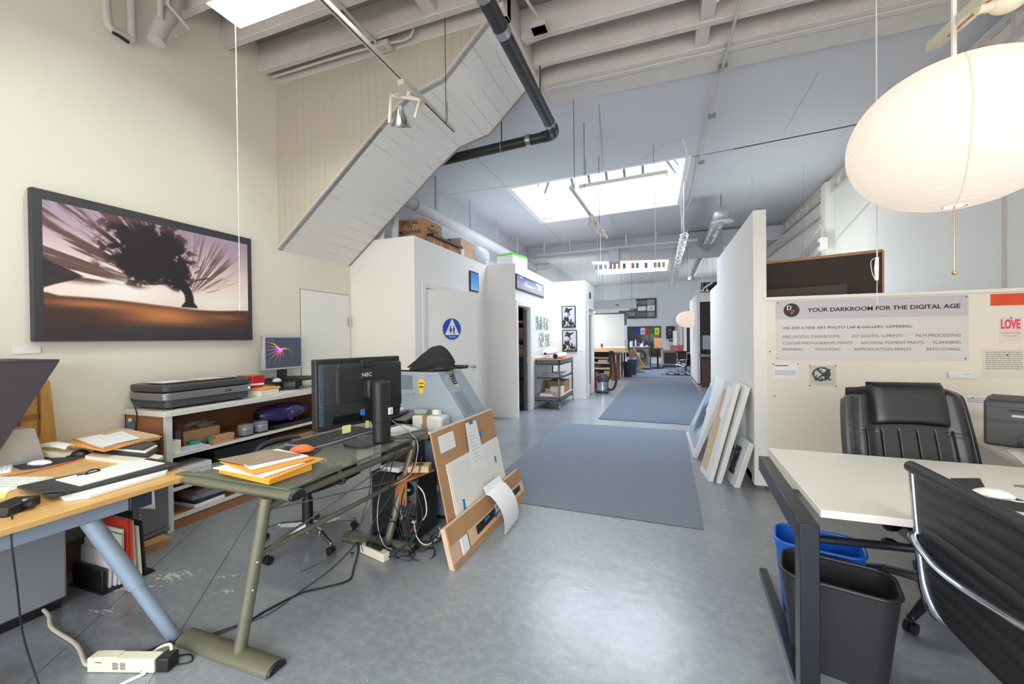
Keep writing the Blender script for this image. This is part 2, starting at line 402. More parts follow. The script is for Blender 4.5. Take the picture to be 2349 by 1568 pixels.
struct(MB().box(XL, XR, YF, 4.62, 4.60, 4.74), 'ceiling_deck', DCK)
for nm, S in (('skylight', SK1), ('skylight_rear', SK2)):
    mb = MB(); zt = 5.0
    for i in range(4):
        (xa, ya), (xb, yb) = S[i], S[(i+1) % 4]
        cx = sum(p[0] for p in S)/4; cy = sum(p[1] for p in S)/4
        o = lambda x, y: (x+(x-cx)*.06, y+(y-cy)*.06)
        (xc, yc), (xd, yd) = o(xa, ya), o(xb, yb)
        mb.hexa([(xa, ya, ceil_z(xa)-.003), (xb, yb, ceil_z(xb)-.003), (xd, yd, ceil_z(xb)-.003), (xc, yc, ceil_z(xa)-.003)], [(xa, ya, zt), (xb, yb, zt), (xd, yd, zt), (xc, yc, zt)])
    t = T('skylight', 'large front skylight with white well and hipped glazing bars' if nm == 'skylight' else 'far skylight beyond the ceiling beam, behind the small flags', 'skylight', (cx, cy, ZC))
    mb.build('well', WPN, t, world=True)
    mb = MB(); rz_ = zt+.75; xr0, xr1 = S[0][0]+.75, S[1][0]-.75; ym = (S[0][1]+S[2][1])/2; yA = S[0][1]-.02; yB_ = S[2][1]+.02
    mb.bar((xr0, ym, rz_), (xr1, ym, rz_), .05, .07)
    for k in range(5):
        x = xr0+(xr1-xr0)*k/4
        mb.bar((x, yA, zt), (x, ym, rz_), .06, .07); mb.bar((x, yB_, zt), (x, ym, rz_), .06, .07)
    for (xa, s_) in ((S[0][0], xr0), (S[1][0], xr1)):
        for ya in (yA, yB_, ym): mb.bar((xa, ya, zt), (s_, ym, rz_), .06, .07)
        for f_ in (.25, .75): mb.bar((xa, yA+(yB_-yA)*f_, zt), ((xa+s_)/2, yA+(yB_-yA)*(.5+(f_-.5)*.5)*1, (zt+rz_)/2), .03, .04)
    mb.build('glazing_bars', M('glazing_grey', (74, 84, 100), .5), t, world=True)
    if nm == 'skylight':
        mb = MB(); 
        for z in (4.72, 4.98): mb.bar((S[3][0], S[3][1]-.12, z), (S[2][0], S[2][1]-.12, z), .05, .05)
        for k in range(7):
            f_ = k/6; mb.bar((S[3][0]+(S[2][0]-S[3][0])*f_, S[3][1]-.12+(S[2][1]-S[3][1])*f_, 4.72), (S[3][0]+(S[2][0]-S[3][0])*f_, S[3][1]-.12+(S[2][1]-S[3][1])*f_, 4.98), .05, .05)
        mb.build('ledge_frame', WPN, t, world=True)
# joists in the front bay
for i, y in enumerate((1.63, 2.03, 2.43, 2.84, 3.24)):
    struct(MB().box(XL, XR, y-.035, y+.035, 4.31, 4.60), 'trim_%d' % (i+1), JST, bev=.006)
for i, y in enumerate((3.80, 4.20)):
    struct(MB().box(-1.25, XR, y-.035, y+.035, 4.31, 4.60), 'trim_%d' % (i+6), JST, bev=.006)
for i, (y0, y1) in enumerate(((-2.2, -2.13), (-1.4, -1.33), (-.6, -.53), (.2, .27), (.9, .97))):
    struct(MB().box(XL, XR, y0, y1, 4.31, 4.60), 'trim_%d' % (i+10), JST)
struct(MB().box(-1.25, XR, 4.52, 4.60, 4.31, 4.6).box(-1.25, XR, 4.60, 4.66, 4.30, 4.6).box(-1.25, XR, 4.66, 4.98, 4.32, 4.6), 'trim_20', JST, bev=.005)
struct(MB().box(XL, -1.25, 3.405, 3.50, 4.28, 4.6).box(-1.33, -1.25, 3.30, 4.60, 4.28, 4.6), 'trim_21', JST, bev=.005)
# blocking between joists and small knee braces
mb = MB()
for x, y0, y1 in ((.22, 3.24, 3.8), (.42, 3.8, 4.2), (.40, 4.2, 4.55), (-1.9, 2.84, 3.24), (-.5, 2.43, 2.84)): mb.box(x-.06, x+.06, y0, y1, 4.33, 4.6)
struct(mb, 'trim_22', JST, bev=.004)
mb = MB()
for y in (3.84, 4.24): mb.bar((-1.22, y, 4.34), (-.95, y+.28, 4.58), .04, .06)
struct(mb, 'trim_23', JST)
# stair enclosure: upright board side and stepped soffit
SP = [(XL, 2.45), (-2.62, 3.56), (-2.30, 3.78), (-1.90, 3.87), (-1.42, 4.30)]
Y1, Y2 = 3.41, 4.54
mb = MB(); pts = [(x, z) for x, z in SP] + [(-1.42, 4.34), (XL, 4.34)]
mb.hexa([(x, Y1, z) for x, z in pts], [(x, Y1+.05, z) for x, z in pts])
struct(mb, 'wall_stair_side', BRDV)
mb = MB()
for (a, za), (b, zb) in zip(SP, SP[1:]):
    mb.hexa([(a, Y1+.004, za), (b, Y1+.004, zb), (b, Y2, zb), (a, Y2, za)], [(a, Y1+.004, za+.04), (b, Y1+.004, zb+.04), (b, Y2, zb+.04), (a, Y2, za+.04)])
struct(mb, 'ceiling_stair_soffit', BRDH)
mb = MB(); mb.hexa([(x, Y2-.04, z) for x, z in pts], [(x, Y2, z) for x, z in pts]); struct(mb, 'wall_stair_back', BRDV)
mb = MB()
for (a, za), (b, zb) in zip(SP, SP[1:]): mb.bar((a, Y1-.004, za+.010), (b, Y1-.004, zb+.010), .014, .03, (0, 1, 0))
struct(mb, 'trim_24', JST)
# restroom block and the rooms after it
HB = 2.775; t_ = .12
RX, JX, NX = -2.985, -2.43, -1.66
dY0, dY1, dZ = 4.80, 5.70, 2.13         # restroom door opening
sY0, sY1, sZ = 6.99, 7.75, 2.035        # storage doorway
mb = MB(); mb.box(XL, RX, 4.54, 4.54+t_, 0, HB)
mb.box(RX-t_, RX, 4.54+t_, dY0, 0, HB); mb.box(RX-t_, RX, dY0, dY1, dZ, HB); mb.box(RX-t_, RX, dY1, 6.90, 0, HB)
struct(mb, 'wall_restroom', WHT)
mb = MB(); mb.box(RX-t_, JX, 6.88, 6.97, 0, HB)
mb.box(JX-t_, JX, 6.97, sY0, 0, HB); mb.box(JX-t_, JX, sY0, sY1, sZ, HB); mb.box(JX-t_, JX, sY1, 9.62, 0, HB)
struct(mb, 'wall_storage', WHT)
gY0, gY1 = 10.02, 10.80
mb = MB(); mb.box(JX-t_, NX, 9.6, 9.7, 0, HB); mb.box(NX-.1, NX, 9.7, gY0, 0, HB); mb.box(NX-.1, NX, gY0, gY1, 2.14, HB); mb.box(NX-.1, NX, gY1, 10.95, 0, HB); mb.box(XL, NX-.1, 10.85, 10.95, 0, HB)
struct(mb, 'wall_office', WHT)
struct(MB().box(XL, RX-t_, 4.66, 6.9, 2.62, 2.70).box(XL, JX-t_, 6.9, 9.6, 2.62, 2.70).box(XL, NX-.1, 9.7, 10.85, 2.62, 2.70), 'ceiling_rooms', WHT)
# storage interior: dim shelving and boxes
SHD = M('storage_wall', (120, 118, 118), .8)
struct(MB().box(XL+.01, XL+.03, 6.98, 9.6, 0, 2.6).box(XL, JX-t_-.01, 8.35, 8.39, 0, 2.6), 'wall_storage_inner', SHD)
# door casings
def casing(name, x, y0, y1, z1, w=.075):
    struct(MB().box(x, x+.015, y0-w, y0, 0, z1+w).box(x, x+.015, y1, y1+w, 0, z1+w).box(x, x+.015, y0, y1, z1, z1+w), name, WPN, bev=.003)
casing('trim_30', RX, dY0, dY1, dZ, .09); casing('trim_31', JX, sY0, sY1, sZ, .09); casing('trim_32', NX, gY0, gY1, 2.14, .05)
struct(MB().box(JX-t_-.02, JX+.003, sY0-.001, sY0+.015, 0, sZ).box(JX-t_-.02, JX+.003, sY1-.015, sY1+.001, 0, sZ), 'trim_33', WPN)
# restroom door, ajar
d = T('door_1', None, None, (RX-.02, dY0+.01, 0), R(-28)); d['kind'] = 'structure'
MB().box(-.04, 0, 0, .885, .012, dZ-.012).build('door_panel', WPN, d, bev=.003)
mb = MB(); mb.lathe([(.028, 0), (.028, .008), (.012, .012), (.012, .045)], (0, .82, 1.02), 16, 0); mb.tube([(.042, .82, 1.02), (.05, .80, 1.02), (.05, .71, 1.02)], .009, 8)
mb.build('door_handle', CHR, d)
mb = MB()
for z in (.25, 1.1, 1.9): mb.cyl((.005, -.004, z-.05), (.005, -.004, z+.05), .008, n=8)
mb.build('hinge', ALU, d)
sg = T('restroom_sign', 'round blue restroom sign with white triangle on the white door', 'sign', (0, 0, 0)); sg.parent = None
dm = base(d); BLU = M('sign_blue', (24, 74, 170), .4); WSG = M('sign_white', (235, 235, 240), .5)
sc_ = V((.004, .43, 1.575)); sg.location = dm @ sc_; sg.rotation_euler = (0, 0, R(-28)); r_ = .152
MB().lathe([(r_, 0), (r_, .006)], (0, 0, 0), 48, 0).build('disc', BLU, sg)
tri = [(.007, r_*math.sin(R(a))*.98, r_*math.cos(R(a))*.98+.0) for a in (0, 125, 235)]
MB().slab(tri, (.0015, 0, 0)).build('triangle', WSG, sg)
for s_, skirt in ((-1, 1), (1, 0)):
    mb = MB(); y = .027*s_; x0, x1 = .0095, .0115
    mb.lathe([(.011, x0), (.011, x1)], (0, y, .035), 16, 0)
    pl = [(-.012, .02), (.012, .02), (.022, -.018), (.016, -.02), (.009, .005), (.018, -.04) if skirt else (.009, -.02), (.006, -.04) if skirt else (.012, -.075), (.006, -.075) if skirt else (.004, -.075), (.002, -.04) if skirt else (0, -.025)]
    pl = pl + [(-a, b) for a, b in pl[::-1]]
    mb.slab([(x0, y+a*.95, b) for a, b in pl], (x1-x0, 0, 0)); mb.build('figure', BLU, sg)
text('RESTROOM', (sg.location+(Matrix.Rotation(R(-28), 3, 'Z') @ V((.008, -.052, -.122)))), Matrix.Rotation(R(-28), 3, 'Z') @ V((0, 1, 0)), (0, 0, 1), .104, .019, WSG, sg, bold=.02)
# flush closet door in the left wall
struct(MB().box(XL, XL+.012, 3.70, 4.50, .02, 2.04), 'door_2', WPN, bev=.002)
mb = MB()
for a in ((3.69, 3.70, .02, 2.05), (4.50, 4.51, .02, 2.05), (3.69, 4.51, 2.04, 2.05)): mb.box(XL, XL+.004, *a)
struct(mb, 'trim_34', M('gap_grey', (150, 145, 138), .8))
struct(MB().box(XL+.012, XL+.022, 4.46, 4.49, 1.62, 1.74).cyl((XL+.025, 4.495, 1.62), (XL+.025, 4.495, 1.74), .006), 'trim_35', ALU)
# glass door of the office
d3 = T('door_3', None, None, (NX-.03, gY0, 0)); d3['kind'] = 'structure'
MB().box(-.04, 0, .004, .11, .01, 2.13).box(-.04, 0, gY1-gY0-.11, gY1-gY0-.004, .01, 2.13).box(-.04, 0, .11, gY1-gY0-.11, 2.0, 2.13).box(-.04, 0, .11, gY1-gY0-.11, .01, .24).build('door_frame', WPN, d3)
GLS = M('clear_glass', (235, 240, 240), .03, alpha=.25, spec=.6)
MB().box(-.024, -.016, .11, gY1-gY0-.11, .24, 2.0).build('pane', M('door_glass', (120, 135, 140), .06, alpha=.55), d3)
MB().tube([(.01, .06, 1.0), (.05, .06, 1.0), (.05, .16, 1.0)], .01).build('door_handle', CHR, d3)
tag(MB().box(NX, NX+.006, 10.2, 10.42, 2.42, 2.56).build('room_sign', INK), 'small dark plaque high above the glass office door', 'sign')
# right hand partitions
struct(MB().box(.82, .925, 4.37, 6.98, .03, 2.60), 'wall_partition_tall', WHT)
WHTW = M('lantern_tinted_wall_paint', (234, 226, 214), .6, bump=.05, bs=40)  # white wall paint tinted cream for the lantern's warm light
struct(MB().box(.925, XR, 4.37, 4.47, .03, 1.775), 'wall_partition_low', WHTW)
struct(MB().box(.90, XR, 4.345, 4.49, 1.755, 1.785), 'trim_36', WPN, bev=.003)
struct(MB().box(.84, .91, 4.39, 6.96, 0, .03).box(.925, XR, 4.40, 4.45, 0, .03).box(.82, .82+.012, 4.5, 6.9, .03, .10), 'baseboard_right', M('plinth_grey', (120, 118, 118), .7))
struct(MB().box(.83, .93, 7.05, 8.0, .03, 2.24), 'wall_partition_second', WHT)
struct(MB().box(1.02, 1.10, 13.3, 16.4, .03, 2.72), 'wall_partition_rear', WHT)
struct(MB().box(1.03, 1.09, 13.35, 16.3, 0, .03), 'baseboard_rear', BLK)
struct(MB().box(1.10, XR, 16.4, 16.5, .0, 2.66), 'wall_booth_back', M('booth_dark', (52, 50, 52), .9))
struct(MB().box(1.10, XR, 13.2, 13.3, 2.45, 2.72), 'trim_37', WPN)
# right wall ledger, ribbed blocks, column and truss members
mb = MB(); mb.box(XR-.06, XR, YF, YB, 4.33, 4.37); mb.box(XR-.06, XR, YF, YB, 4.12, 4.16)
for k in range(60): mb.box(XR-.06, XR, .5+k*.38, .56+k*.38, 4.16, 4.33)
struct(mb, 'trim_40', JST)
struct(MB().box(XR-.14, XR, 9.35, 9.6, 0, 4.34), 'trim_41', WHT, bev=.01)
struct(MB().bar((XR-.08, 9.5, 3.55), (XR-.08, 13.5, 2.5), .08, .22, (1, 0, 0)).bar((XR-.08, 9.5, 3.15), (XR-.08, 12.5, 2.45), .08, .16, (1, 0, 0)).bar((XR-.1, 9.6, 3.9), (XR-.1, 16, 3.9), .1, .2), 'trim_42', JST, bev=.01)
struct(MB().box(XR-.012, XR, 5.28, 5.31, 1.7, 4.1).tube([(XR-.02, 9.3, 3.2), (XR-.02, 6.8, 3.75), (XR-.02, 5.2, 4.05)], .012, 6), 'trim_43', JST)
mb = MB(); mb.box(XR-.2, XR, -.5, 3.6, 3.55, 3.8)
for k in range(9): mb.cyl((XR-.215, .2+k*.4, 3.68), (XR-.2, .2+k*.4, 3.68), .03)
struct(mb, 'trim_44', JST, bev=.02)
# ceiling panel seams and big cross beam
mb = MB()
def seam(p, q, w): mb.bar((p[0], p[1], ceil_z(p[0])-.002), (q[0], q[1], ceil_z(q[0])-.002), w, .004)
for a in (((-2.75, 5.0), (-2.75, 12), .006), ((-4, 7.3), (-2.7, 7.3), .008), ((-4, 9.8), (3.0, 9.5), .008), ((-1.1, 9.7), (-1.1, 12), .006), ((1.7, 5.6), (1.72, 7.1), .003), ((-.7, 5.2), (-.9, 7.1), .008), ((-4, 5.9), (-3, 6.0), .006)): seam(*a)
struct(mb, 'trim_45', M('seam_grey', (168, 164, 164), .9))
mb = MB(); seam((1.1, 7.32), (2.95, 7.2), .028); seam((.5, 7.33), (1.1, 7.32), .008); struct(mb, 'trim_48', GAP)
struct(MB().box(XL, XR, 12.6, 12.95, 3.98, 4.36), 'trim_46', CEI, bev=.01)
struct(MB().box(-1.42, -1.12, 12.2, 12.55, 3.62, 4.1), 'trim_47', CEI, bev=.01)
# ================================================================ LEFT FOREGROUND
DT = .73
def at_rect(px, z=DT):                           # centre, size and heading of a pixel quad on a level plane
    q = quadz(z, *px); c = sum(q, V())/4; a = (q[1]-q[0]+q[2]-q[3])/2; b = (q[3]-q[0]+q[2]-q[1])/2
    return c, a.length, b.length, math.atan2(a.y, a.x)
# --- birch desk
t = T('corner_desk', 'birch corner desk with blue-grey metal frame by the tree photograph', 'desk', (-3.0, 1.0, 0))
poly = [(-2.34, .1), (-2.34, 1.42), (-2.41, 1.485), (-3.25, 1.51), (-3.52, 1.75), (-3.52, 1.96), (-3.99, 1.96), (-3.99, .1)]
BIR = M('birch_desktop', (214, 168, 104), .35, var=.1, vs=5, aniso=(6, .8, 1)); BEDGE = M('birch_edge', (226, 172, 96), .4)
MB().hexa([(x, y, .703) for x, y in poly], [(x, y, DT) for x, y in poly]).build('desktop', BIR, t, world=True, bev=.003)
FRM = M('desk_frame_blue_grey', (142, 156, 174), .4, .2)
MB().box(-2.44, -2.39, .1, 1.20, .63, .70).box(-3.6, -2.42, 1.12, 1.17, .64, .70).build('frame', FRM, t, world=True, bev=.006)
MB().box(-2.445, -2.385, 1.20, 1.29, .625, .70).build('bracket', M('bracket_dark', (60, 70, 82), .4, .5), t, world=True, bev=.004)
def desk_leg(a, b):
    a, b = V(a), V(b); m = a.lerp(b, .56)
    MB().cyl(a, m, .034, n=20).cyl(m, b, .028, n=20).build('leg', FRM, t, world=True)
desk_leg((-2.44, 1.06, .66), (-2.225, 1.285, 0)); desk_leg((-2.44, .62, .66), (-2.30, .40, 0))
desk_leg((-3.3, .9, .66), (-3.35, .8, 0))
# --- grey drawer pedestal under the desk
t = T('drawer_pedestal', 'grey metal pedestal under the birch desk with black base', 'cabinet', (-3.4, .8, 0))
PGR = M('pedestal_grey', (150, 154, 158), .45, .15, bump=.04, bs=300)
MB().box(-3.85, -3.05, .35, 1.25, .05, .69).build('body', PGR, t, world=True, bev=.012)
MB().box(-3.83, -3.07, .37, 1.23, 0, .05).build('base', BLK, t, world=True)
# --- monitor with hood, seen from its side
HOOD = M('hood_felt', (60, 56, 64), .75, bump=.3, bs=250)
t = T('hooded_monitor', 'large monitor with dark hood on the birch desk, seen from its side', 'monitor', (-3.6, 1.08, DT))
A_ = Xp(-3.4, 137, 828); B2 = Xp(-3.4, 0, 1033)
d_ = (B2-A_); C2 = A_ + d_*1.35
MB().slab([A_, (-3.4, .86, A_.z), (-3.4, .86, C2.z), C2], (-.008, 0, 0)).slab([A_, (-3.98, A_.y, A_.z), (-3.98, .86, A_.z), (-3.4, .86, A_.z)], (0, 0, .012)).build('hood', HOOD, t, world=True, bev=.002)
MB().box(-3.97, -3.41, .80, .85, C2.z+.02, A_.z-.01).build('screen_body', BLK, t, world=True, bev=.01)
MB().box(-3.95, -3.43, .85, .853, C2.z+.04, A_.z-.03).build('screen', BLK2, t, world=True)
MB().slab([(-3.48, 1.25, DT), (-3.48, 1.34, DT), (-3.48, 1.30, .93), (-3.48, 1.0, .97), (-3.48, .9, .9), (-3.48, .9, DT)], (-.3, 0, 0)).build('stand', M('stand_silver', (196, 196, 196), .35, .5), t, world=True, bev=.004)
# --- oak panelled stand by the wall
t = T('oak_stand', 'oak panelled box standing on the birch desk against the left wall', 'stand', (-3.93, 1.5, DT))
ya, yb = Xp(-3.93, 46, 1000).y, Xp(-3.93, 132, 1010).y
MB().slab([(-3.93, ya, DT), (-3.93, yb, DT), (-3.93, yb-.03, 1.18), (-3.93, ya, 1.2)], (-.05, 0, 0)).build('body', OAK, t, world=True, bev=.004)
MB().box(-3.93, -3.922, ya, ya+.09, .80, .83).box(-3.93, -3.922, ya, ya+.09, .93, .96).box(-3.93, -3.922, ya+.085, ya+.095, .83, 1.15).build('panel_moulding', M('oak_dark', (150, 104, 52), .5), t, world=True)
MB().box(-3.925, -3.9, ya-.02, ya+.09, DT, .79).box(-3.925, -3.88, ya-.02, ya+.12, DT, .75).build('foot_rail', OAK, t, world=True, bev=.003)
# --- keyboards
def keyboard(name, px, label, col, key, z=DT, h=.018, rows=5, cols=15, group=None):
    c, w, d, a = at_rect(px, z); t = T(name, label, 'keyboard', c, a, group)
    if group is None: pass
    MB().box(-w/2, w/2, -d/2, d/2, 0, h*.7).build('body', col, t, bev=.004)
    mb = MB(); kw, kd = w*.95/cols, d*.88/rows
    for i in range(cols):
        for j in range(rows):
            x, y = -w*.475+i*kw, -d*.44+j*kd
            if j == 0 and 4 <= i <= 8:
                if i == 4: mb.box(x+kw*.1, x+kw*4.9, y+kd*.1, y+kd*.9, h*.7, h)
                continue
            mb.box(x+kw*.1, x+kw*.9, y+kd*.1, y+kd*.9, h*.7, h)
    mb.build('keys', key, t, bev=.001, seg=1); return t
KW = M('key_white', (232, 232, 230), .4)
keyboard('keyboard', [(-20, 1088), (-20, 1050), (42, 1037), (18, 1088)], 'white keyboard beside the oak stand, nearer the left wall', KW, KW)
keyboard('keyboard', [(-130, 1130), (38, 1128), (105, 1100), (0, 1096)], 'white keyboard partly under the black portfolio on the birch desk', KW, KW)
# --- mouse pad, mice
pts = [(30, 1070), (44, 1060), (90, 1055), (150, 1046), (160, 1034), (195, 1036), (207, 1046), (150, 1060), (90, 1074), (50, 1078)]
tag(MB().slab(quadz(DT, *pts), (0, 0, .005)).build('mouse_pad', M('pad_dark', (46, 47, 46), .8)), 'long dark mouse pad with two mice on the birch desk', 'mouse pad')
def mouse(px, z, label, m1, m2, L=.115, Wd=.062, Hh=.034, rz=None, name='computer_mouse', group=None):
    c = Zp(z, *px); t = T(name, label, 'mouse', c, rz or 0, group)
    MB().grid(lambda u, v: ((Wd/2*math.sin(PI*v)**.35)*math.cos(PI*u), (v-.5)*L, .004+Hh*math.sin(PI*u)**.8*(math.sin(PI*(v*.9+.05))**.6)), 14, 14).build('shell', m1, t)
    MB().slab([(x*.96, y*.96, 0) for x, y in rrect(Wd, L, .028)], (0, 0, .006)).build('base', m2, t); return t
mouse((92, 1064), DT+.005, 'white flat mouse on the dark mouse pad', KW, ALU, rz=R(-70), L=.125, Hh=.02)
mouse((184, 1043), DT+.005, 'black mouse at the far end of the dark mouse pad', BLK, BLK, rz=R(-60), L=.09, Hh=.03)
t = T('desk_phone', 'white rounded phone cradle on birch desk before the oak stand', 'phone', Zp(DT, 122, 1046), R(-65))
MB().grid(lambda u, v: (.07*(u-.5)*2*(1-.25*v), (v-.5)*.24, .012+.03*math.sin(PI*v)), 8, 10, .03).build('body', CRM, t)
MB().grid(lambda u, v: (.028*math.cos(PI*u), (v-.5)*.2, .045+.02*math.sin(PI*v)+.018*math.sin(PI*u)), 10, 10, .006).build('handset', KW, t)
tag(MB().tube([Zp(DT+.004, *p) for p in ((-40, 1102), (0, 1093), (60, 1084), (120, 1070), (165, 1058), (205, 1045), (240, 1044), (285, 1052))], .0028, 6, sm=5).build('red_cable', M('red_cable', (196, 66, 48), .5)), 'thin red cable crossing the birch desktop', 'cable')
# --- portfolio, papers, pen things
PF = M('portfolio_black', (46, 45, 48), .6, bump=.08, bs=200)
t = T('portfolio', 'black tied portfolio lying on papers at the birch desk edge', 'portfolio', Zp(DT, 220, 1105))
MB().slab(quadz(DT+.016, (38, 1120), (120, 1143), (415, 1068), (345, 1054)), (0, 0, .012)).build('cover', PF, t, world=True, bev=.003)
MB().tube([Zp(DT+.033, *p) for p in ((88, 1124), (105, 1129), (128, 1127), (148, 1126), (162, 1131))], [.006, .009, .005, .009, .004], 6).build('ribbon', BLK, t, world=True)
tag(MB().slab(quadz(DT+.0285, (127, 1101), (185, 1115), (378, 1063), (325, 1054)), (0, 0, .004)).build('paper_sheet', PAP), 'white sheets lying on the black portfolio', 'paper')
tag(MB().slab(quadz(DT+.001, (150, 1150), (205, 1143), (380, 1090), (385, 1082), (300, 1060), (100, 1118)), (0, 0, .014)).build('paper_stack', PAP, bev=.001), 'white paper stack under the black portfolio', 'paper')
tag(MB().tube([Zp(DT+.034, *p) for p in ((176, 1090), (196, 1086), (205, 1079), (222, 1076), (228, 1079), (210, 1084), (196, 1088))], .005, 6, sm=3).build('elastic_strap', BLK), 'small looped black strap on the portfolio edge', 'strap')
tag(MB().slab(quadz(DT+.001, (-10, 1128), (18, 1130), (10, 1142), (-12, 1144)), (0, 0, .0008)).build('sticky_note', M('sticky_yellow', (240, 224, 130), .7)), 'yellow sticky note at the left edge of the birch desk', 'note')
t = T('power_adapter', 'black power adapter block on the front edge of the birch desk', 'adapter', Zp(DT, 40, 1165))
c, w, d, a = at_rect([(-6, 1190), (62, 1180), (84, 1158), (4, 1160)])
tt = at(c.x, c.y, DT, a)
MB(tt).box(-w*.55, w*.3, -d*.45, d*.45, 0, .04).build('body', BLK, t, world=True, bev=.006)
MB(tt).cyl((w*.3, 0, .02), (w*.55, .0, .02), .014).build('plug', BLK, t, world=True)
MB(tt).cyl((w*.22, .01, .04), (w*.22, .01, .046), .008).build('label_dot', ALU, t, world=True)
tag(MB().tube([Zp(DT+.02, 28, 1180), Zp(DT+.0, 28, 1190), (-2.325, .80, .68), (-2.32, .81, .5), (-2.34, .83, .3), (-2.30, .85, .12), (-2.2, .85, .01), (-2.0, .8, .008)], .003, 6, sm=6).build('black_cable', BLK), 'thin black cord hanging off the birch desk front edge', 'cable')
# --- paper trays at the back of the desk
t = T('paper_tray_stack', 'stack of folders and orange envelopes against the bookshelf end', 'paper stack', Zp(DT, 255, 1040))
lay = [([(195, 1052), (345, 1072), (375, 1052), (250, 1030)], .0, .02, PAP2), ([(215, 1046), (340, 1058), (365, 1040), (240, 1028)], .02, .012, BLK),
       ([(225, 1040), (335, 1052), (362, 1036), (245, 1024)], .034, .01, PAP), ([(215, 1040), (330, 1050), (360, 1034), (240, 1020)], .046, .008, DGR)]
for i, (px, z0, h, m) in enumerate(lay):
    MB().slab([p+V((0, 0, z0)) for p in quadz(DT, *px)], (0, 0, h)).build('folder', m, t, world=True)
MB().slab([p for p in quadz(DT+.058, (150, 1018), (240, 1036), (372, 1002), (290, 986))], (0, 0, .006)).build('envelope', ORG, t, world=True)
MB().slab([p for p in quadz(DT+.066, (168, 1008), (238, 1030), (366, 1002), (278, 984))], (0, 0, .012)).build('folder', CRD2, t, world=True)
MB().slab([p for p in quadz(DT+.080, (176, 1006), (236, 1026), (300, 1008), (232, 996))], (0, 0, .002)).slab([p for p in quadz(DT+.083, (222, 1003), (262, 1018), (322, 1005), (280, 988))], (0, 0, .002)).build('paper', PAP, t, world=True)
explode(t, ('thick cream folder lowest in the pile against bookshelf end', 'black folder second from the bottom of the pile by bookshelf', 'white paper wad between the two dark folders in the pile', 'dark grey folder below the orange envelope in the pile', 'wide orange envelope in the pile against the bookshelf end', 'tan folder on the orange envelope by the bookshelf end', 'white papers topmost on the pile against bookshelf end'), 'folder', 'papers piled by the bookshelf end')
# --- long low bookshelf
SX0, SX1, SY0, SY1 = -3.98, -3.48, 1.98, 3.92
t = T('bookshelf', 'long low brown bookshelf with white painted edges beside the birch desk', 'shelf', (-3.73, 2.95, 0))
SWT = M('shelf_white', (214, 212, 208), .5, var=.05, vs=20); SBR = M('shelf_brown', (142, 96, 64), .6, var=.16, vs=5, aniso=(1, 1, 5)); SOR = M('shelf_orange_wood', (176, 124, 74), .5, var=.12, vs=4, aniso=(4, 1, 1))
MB().box(SX0, SX1+.02, SY0-.02, SY1+.02, .87, .91).build('top', SWT, t, world=True, bev=.004)
MB().box(SX0, SX1-.012, SY0, SY0+.03, 0, .87).build('side_panel', SBR, t, world=True)
MB().box(SX0, SX1-.012, SY1-.03, SY1, 0, .87).build('side_panel', SBR, t, world=True)
MB().box(SX0, SX0+.012, SY0, SY1, 0, .87).build('back_panel', SBR, t, world=True)
MB().box(SX1-.03, SX1, SY0-.002, SY0+.04, .0, .87).build('post', SWT, t, world=True)
MB().box(SX1-.03, SX1, SY1-.04, SY1, .0, .87).build('post', SWT, t, world=True)
for z in (.555, .30):
    MB().box(SX0+.01, SX1-.012, SY0+.03, SY1-.03, z, z+.018).build('shelf_board', SOR, t, world=True)
    MB().box(SX1-.013, SX1, SY0+.04, SY1-.04, z-.005, z+.02).build('edge_strip', SWT, t, world=True)
MB().box(SX0+.01, SX1-.012, SY0+.03, SY1-.03, .085, .103).build('shelf_board', SOR, t, world=True)
MB().box(SX1-.013, SX1, SY0+.04, SY1-.04, .078, .106).build('edge_strip', SWT, t, world=True)
MB().box(SX1-.02, SX1-.008, SY0+.04, SY1, 0, .078).build('plinth', SBR, t, world=True)
def sb(name, y0, y1, z, h, x0, x1, mat, label, cat, group=None, bev=.002, **k):   # box standing on a shelf
    o = MB().box(x0, x1, y0, y1, z, z+h).build(name, mat, bev=bev, **k); return tag(o, label, cat, group)
Z1, Z2, Z3 = .573+.002, .318+.002, .103+.001
ys = lambda px, x=-3.55: Xp(x, px, 990).y
sb('card_stack', 2.03, 2.09, Z1, .10, -3.62, -3.50, PAP2, 'cream card stack at the left end of upper shelf', 'paper')
sb('plastic_case', 2.11, 2.15, Z1, .16, -3.75, -3.60, M('case_mauve', (96, 82, 88), .4), 'upright mauve plastic case behind the cream cards', 'case')
t = T('carton', 'brown cardboard box on upper shelf with plastic wrap on top', 'box', (-3.72, 2.30, Z1))
MB().box(-.1, .1, -.12, .17, 0, .13).build('body', CRD, t, bev=.003)
MB().grid(lambda u, v: (-.1+.18*u, -.1+.25*v, .135+.05*noise(np.array(u*5.), np.array(v*6.))+.03*math.sin(9*u)*math.sin(7*v)), 14, 14).build('plastic_wrap', M('plastic_wrap', (190, 180, 180), .12, alpha=.35), t)
for i, (y, w, lb) in enumerate(((2.19, .07, 'teal'), (2.33, .075, 'teal'))):
    sb('tape_box', y, y+w, Z1+.028*0, .055, -3.60, -3.55, M('teal_box', (40, 150, 130), .5), ('small teal box nearer the shelf post' if i == 0 else 'small teal box next to the flat cartons'), 'box')
mb = MB()
tag(MB().box(-3.60, -3.49, 2.10, 2.30, Z1, Z1+.012).slab([(-3.58, 2.12, Z1+.014), (-3.5, 2.08, Z1+.014), (-3.49, 2.25, Z1+.014), (-3.57, 2.28, Z1+.014)], (0, 0, .012)).build('paper_stack', M('paper_blue', (206, 206, 224), .7)), 'loose bluish papers at the front of upper shelf', 'paper')
sb('paper_stack', 2.04, 2.20, Z1, .006, -3.56, -3.485, PAP, 'thin papers beside the shelf post on upper shelf', 'paper')
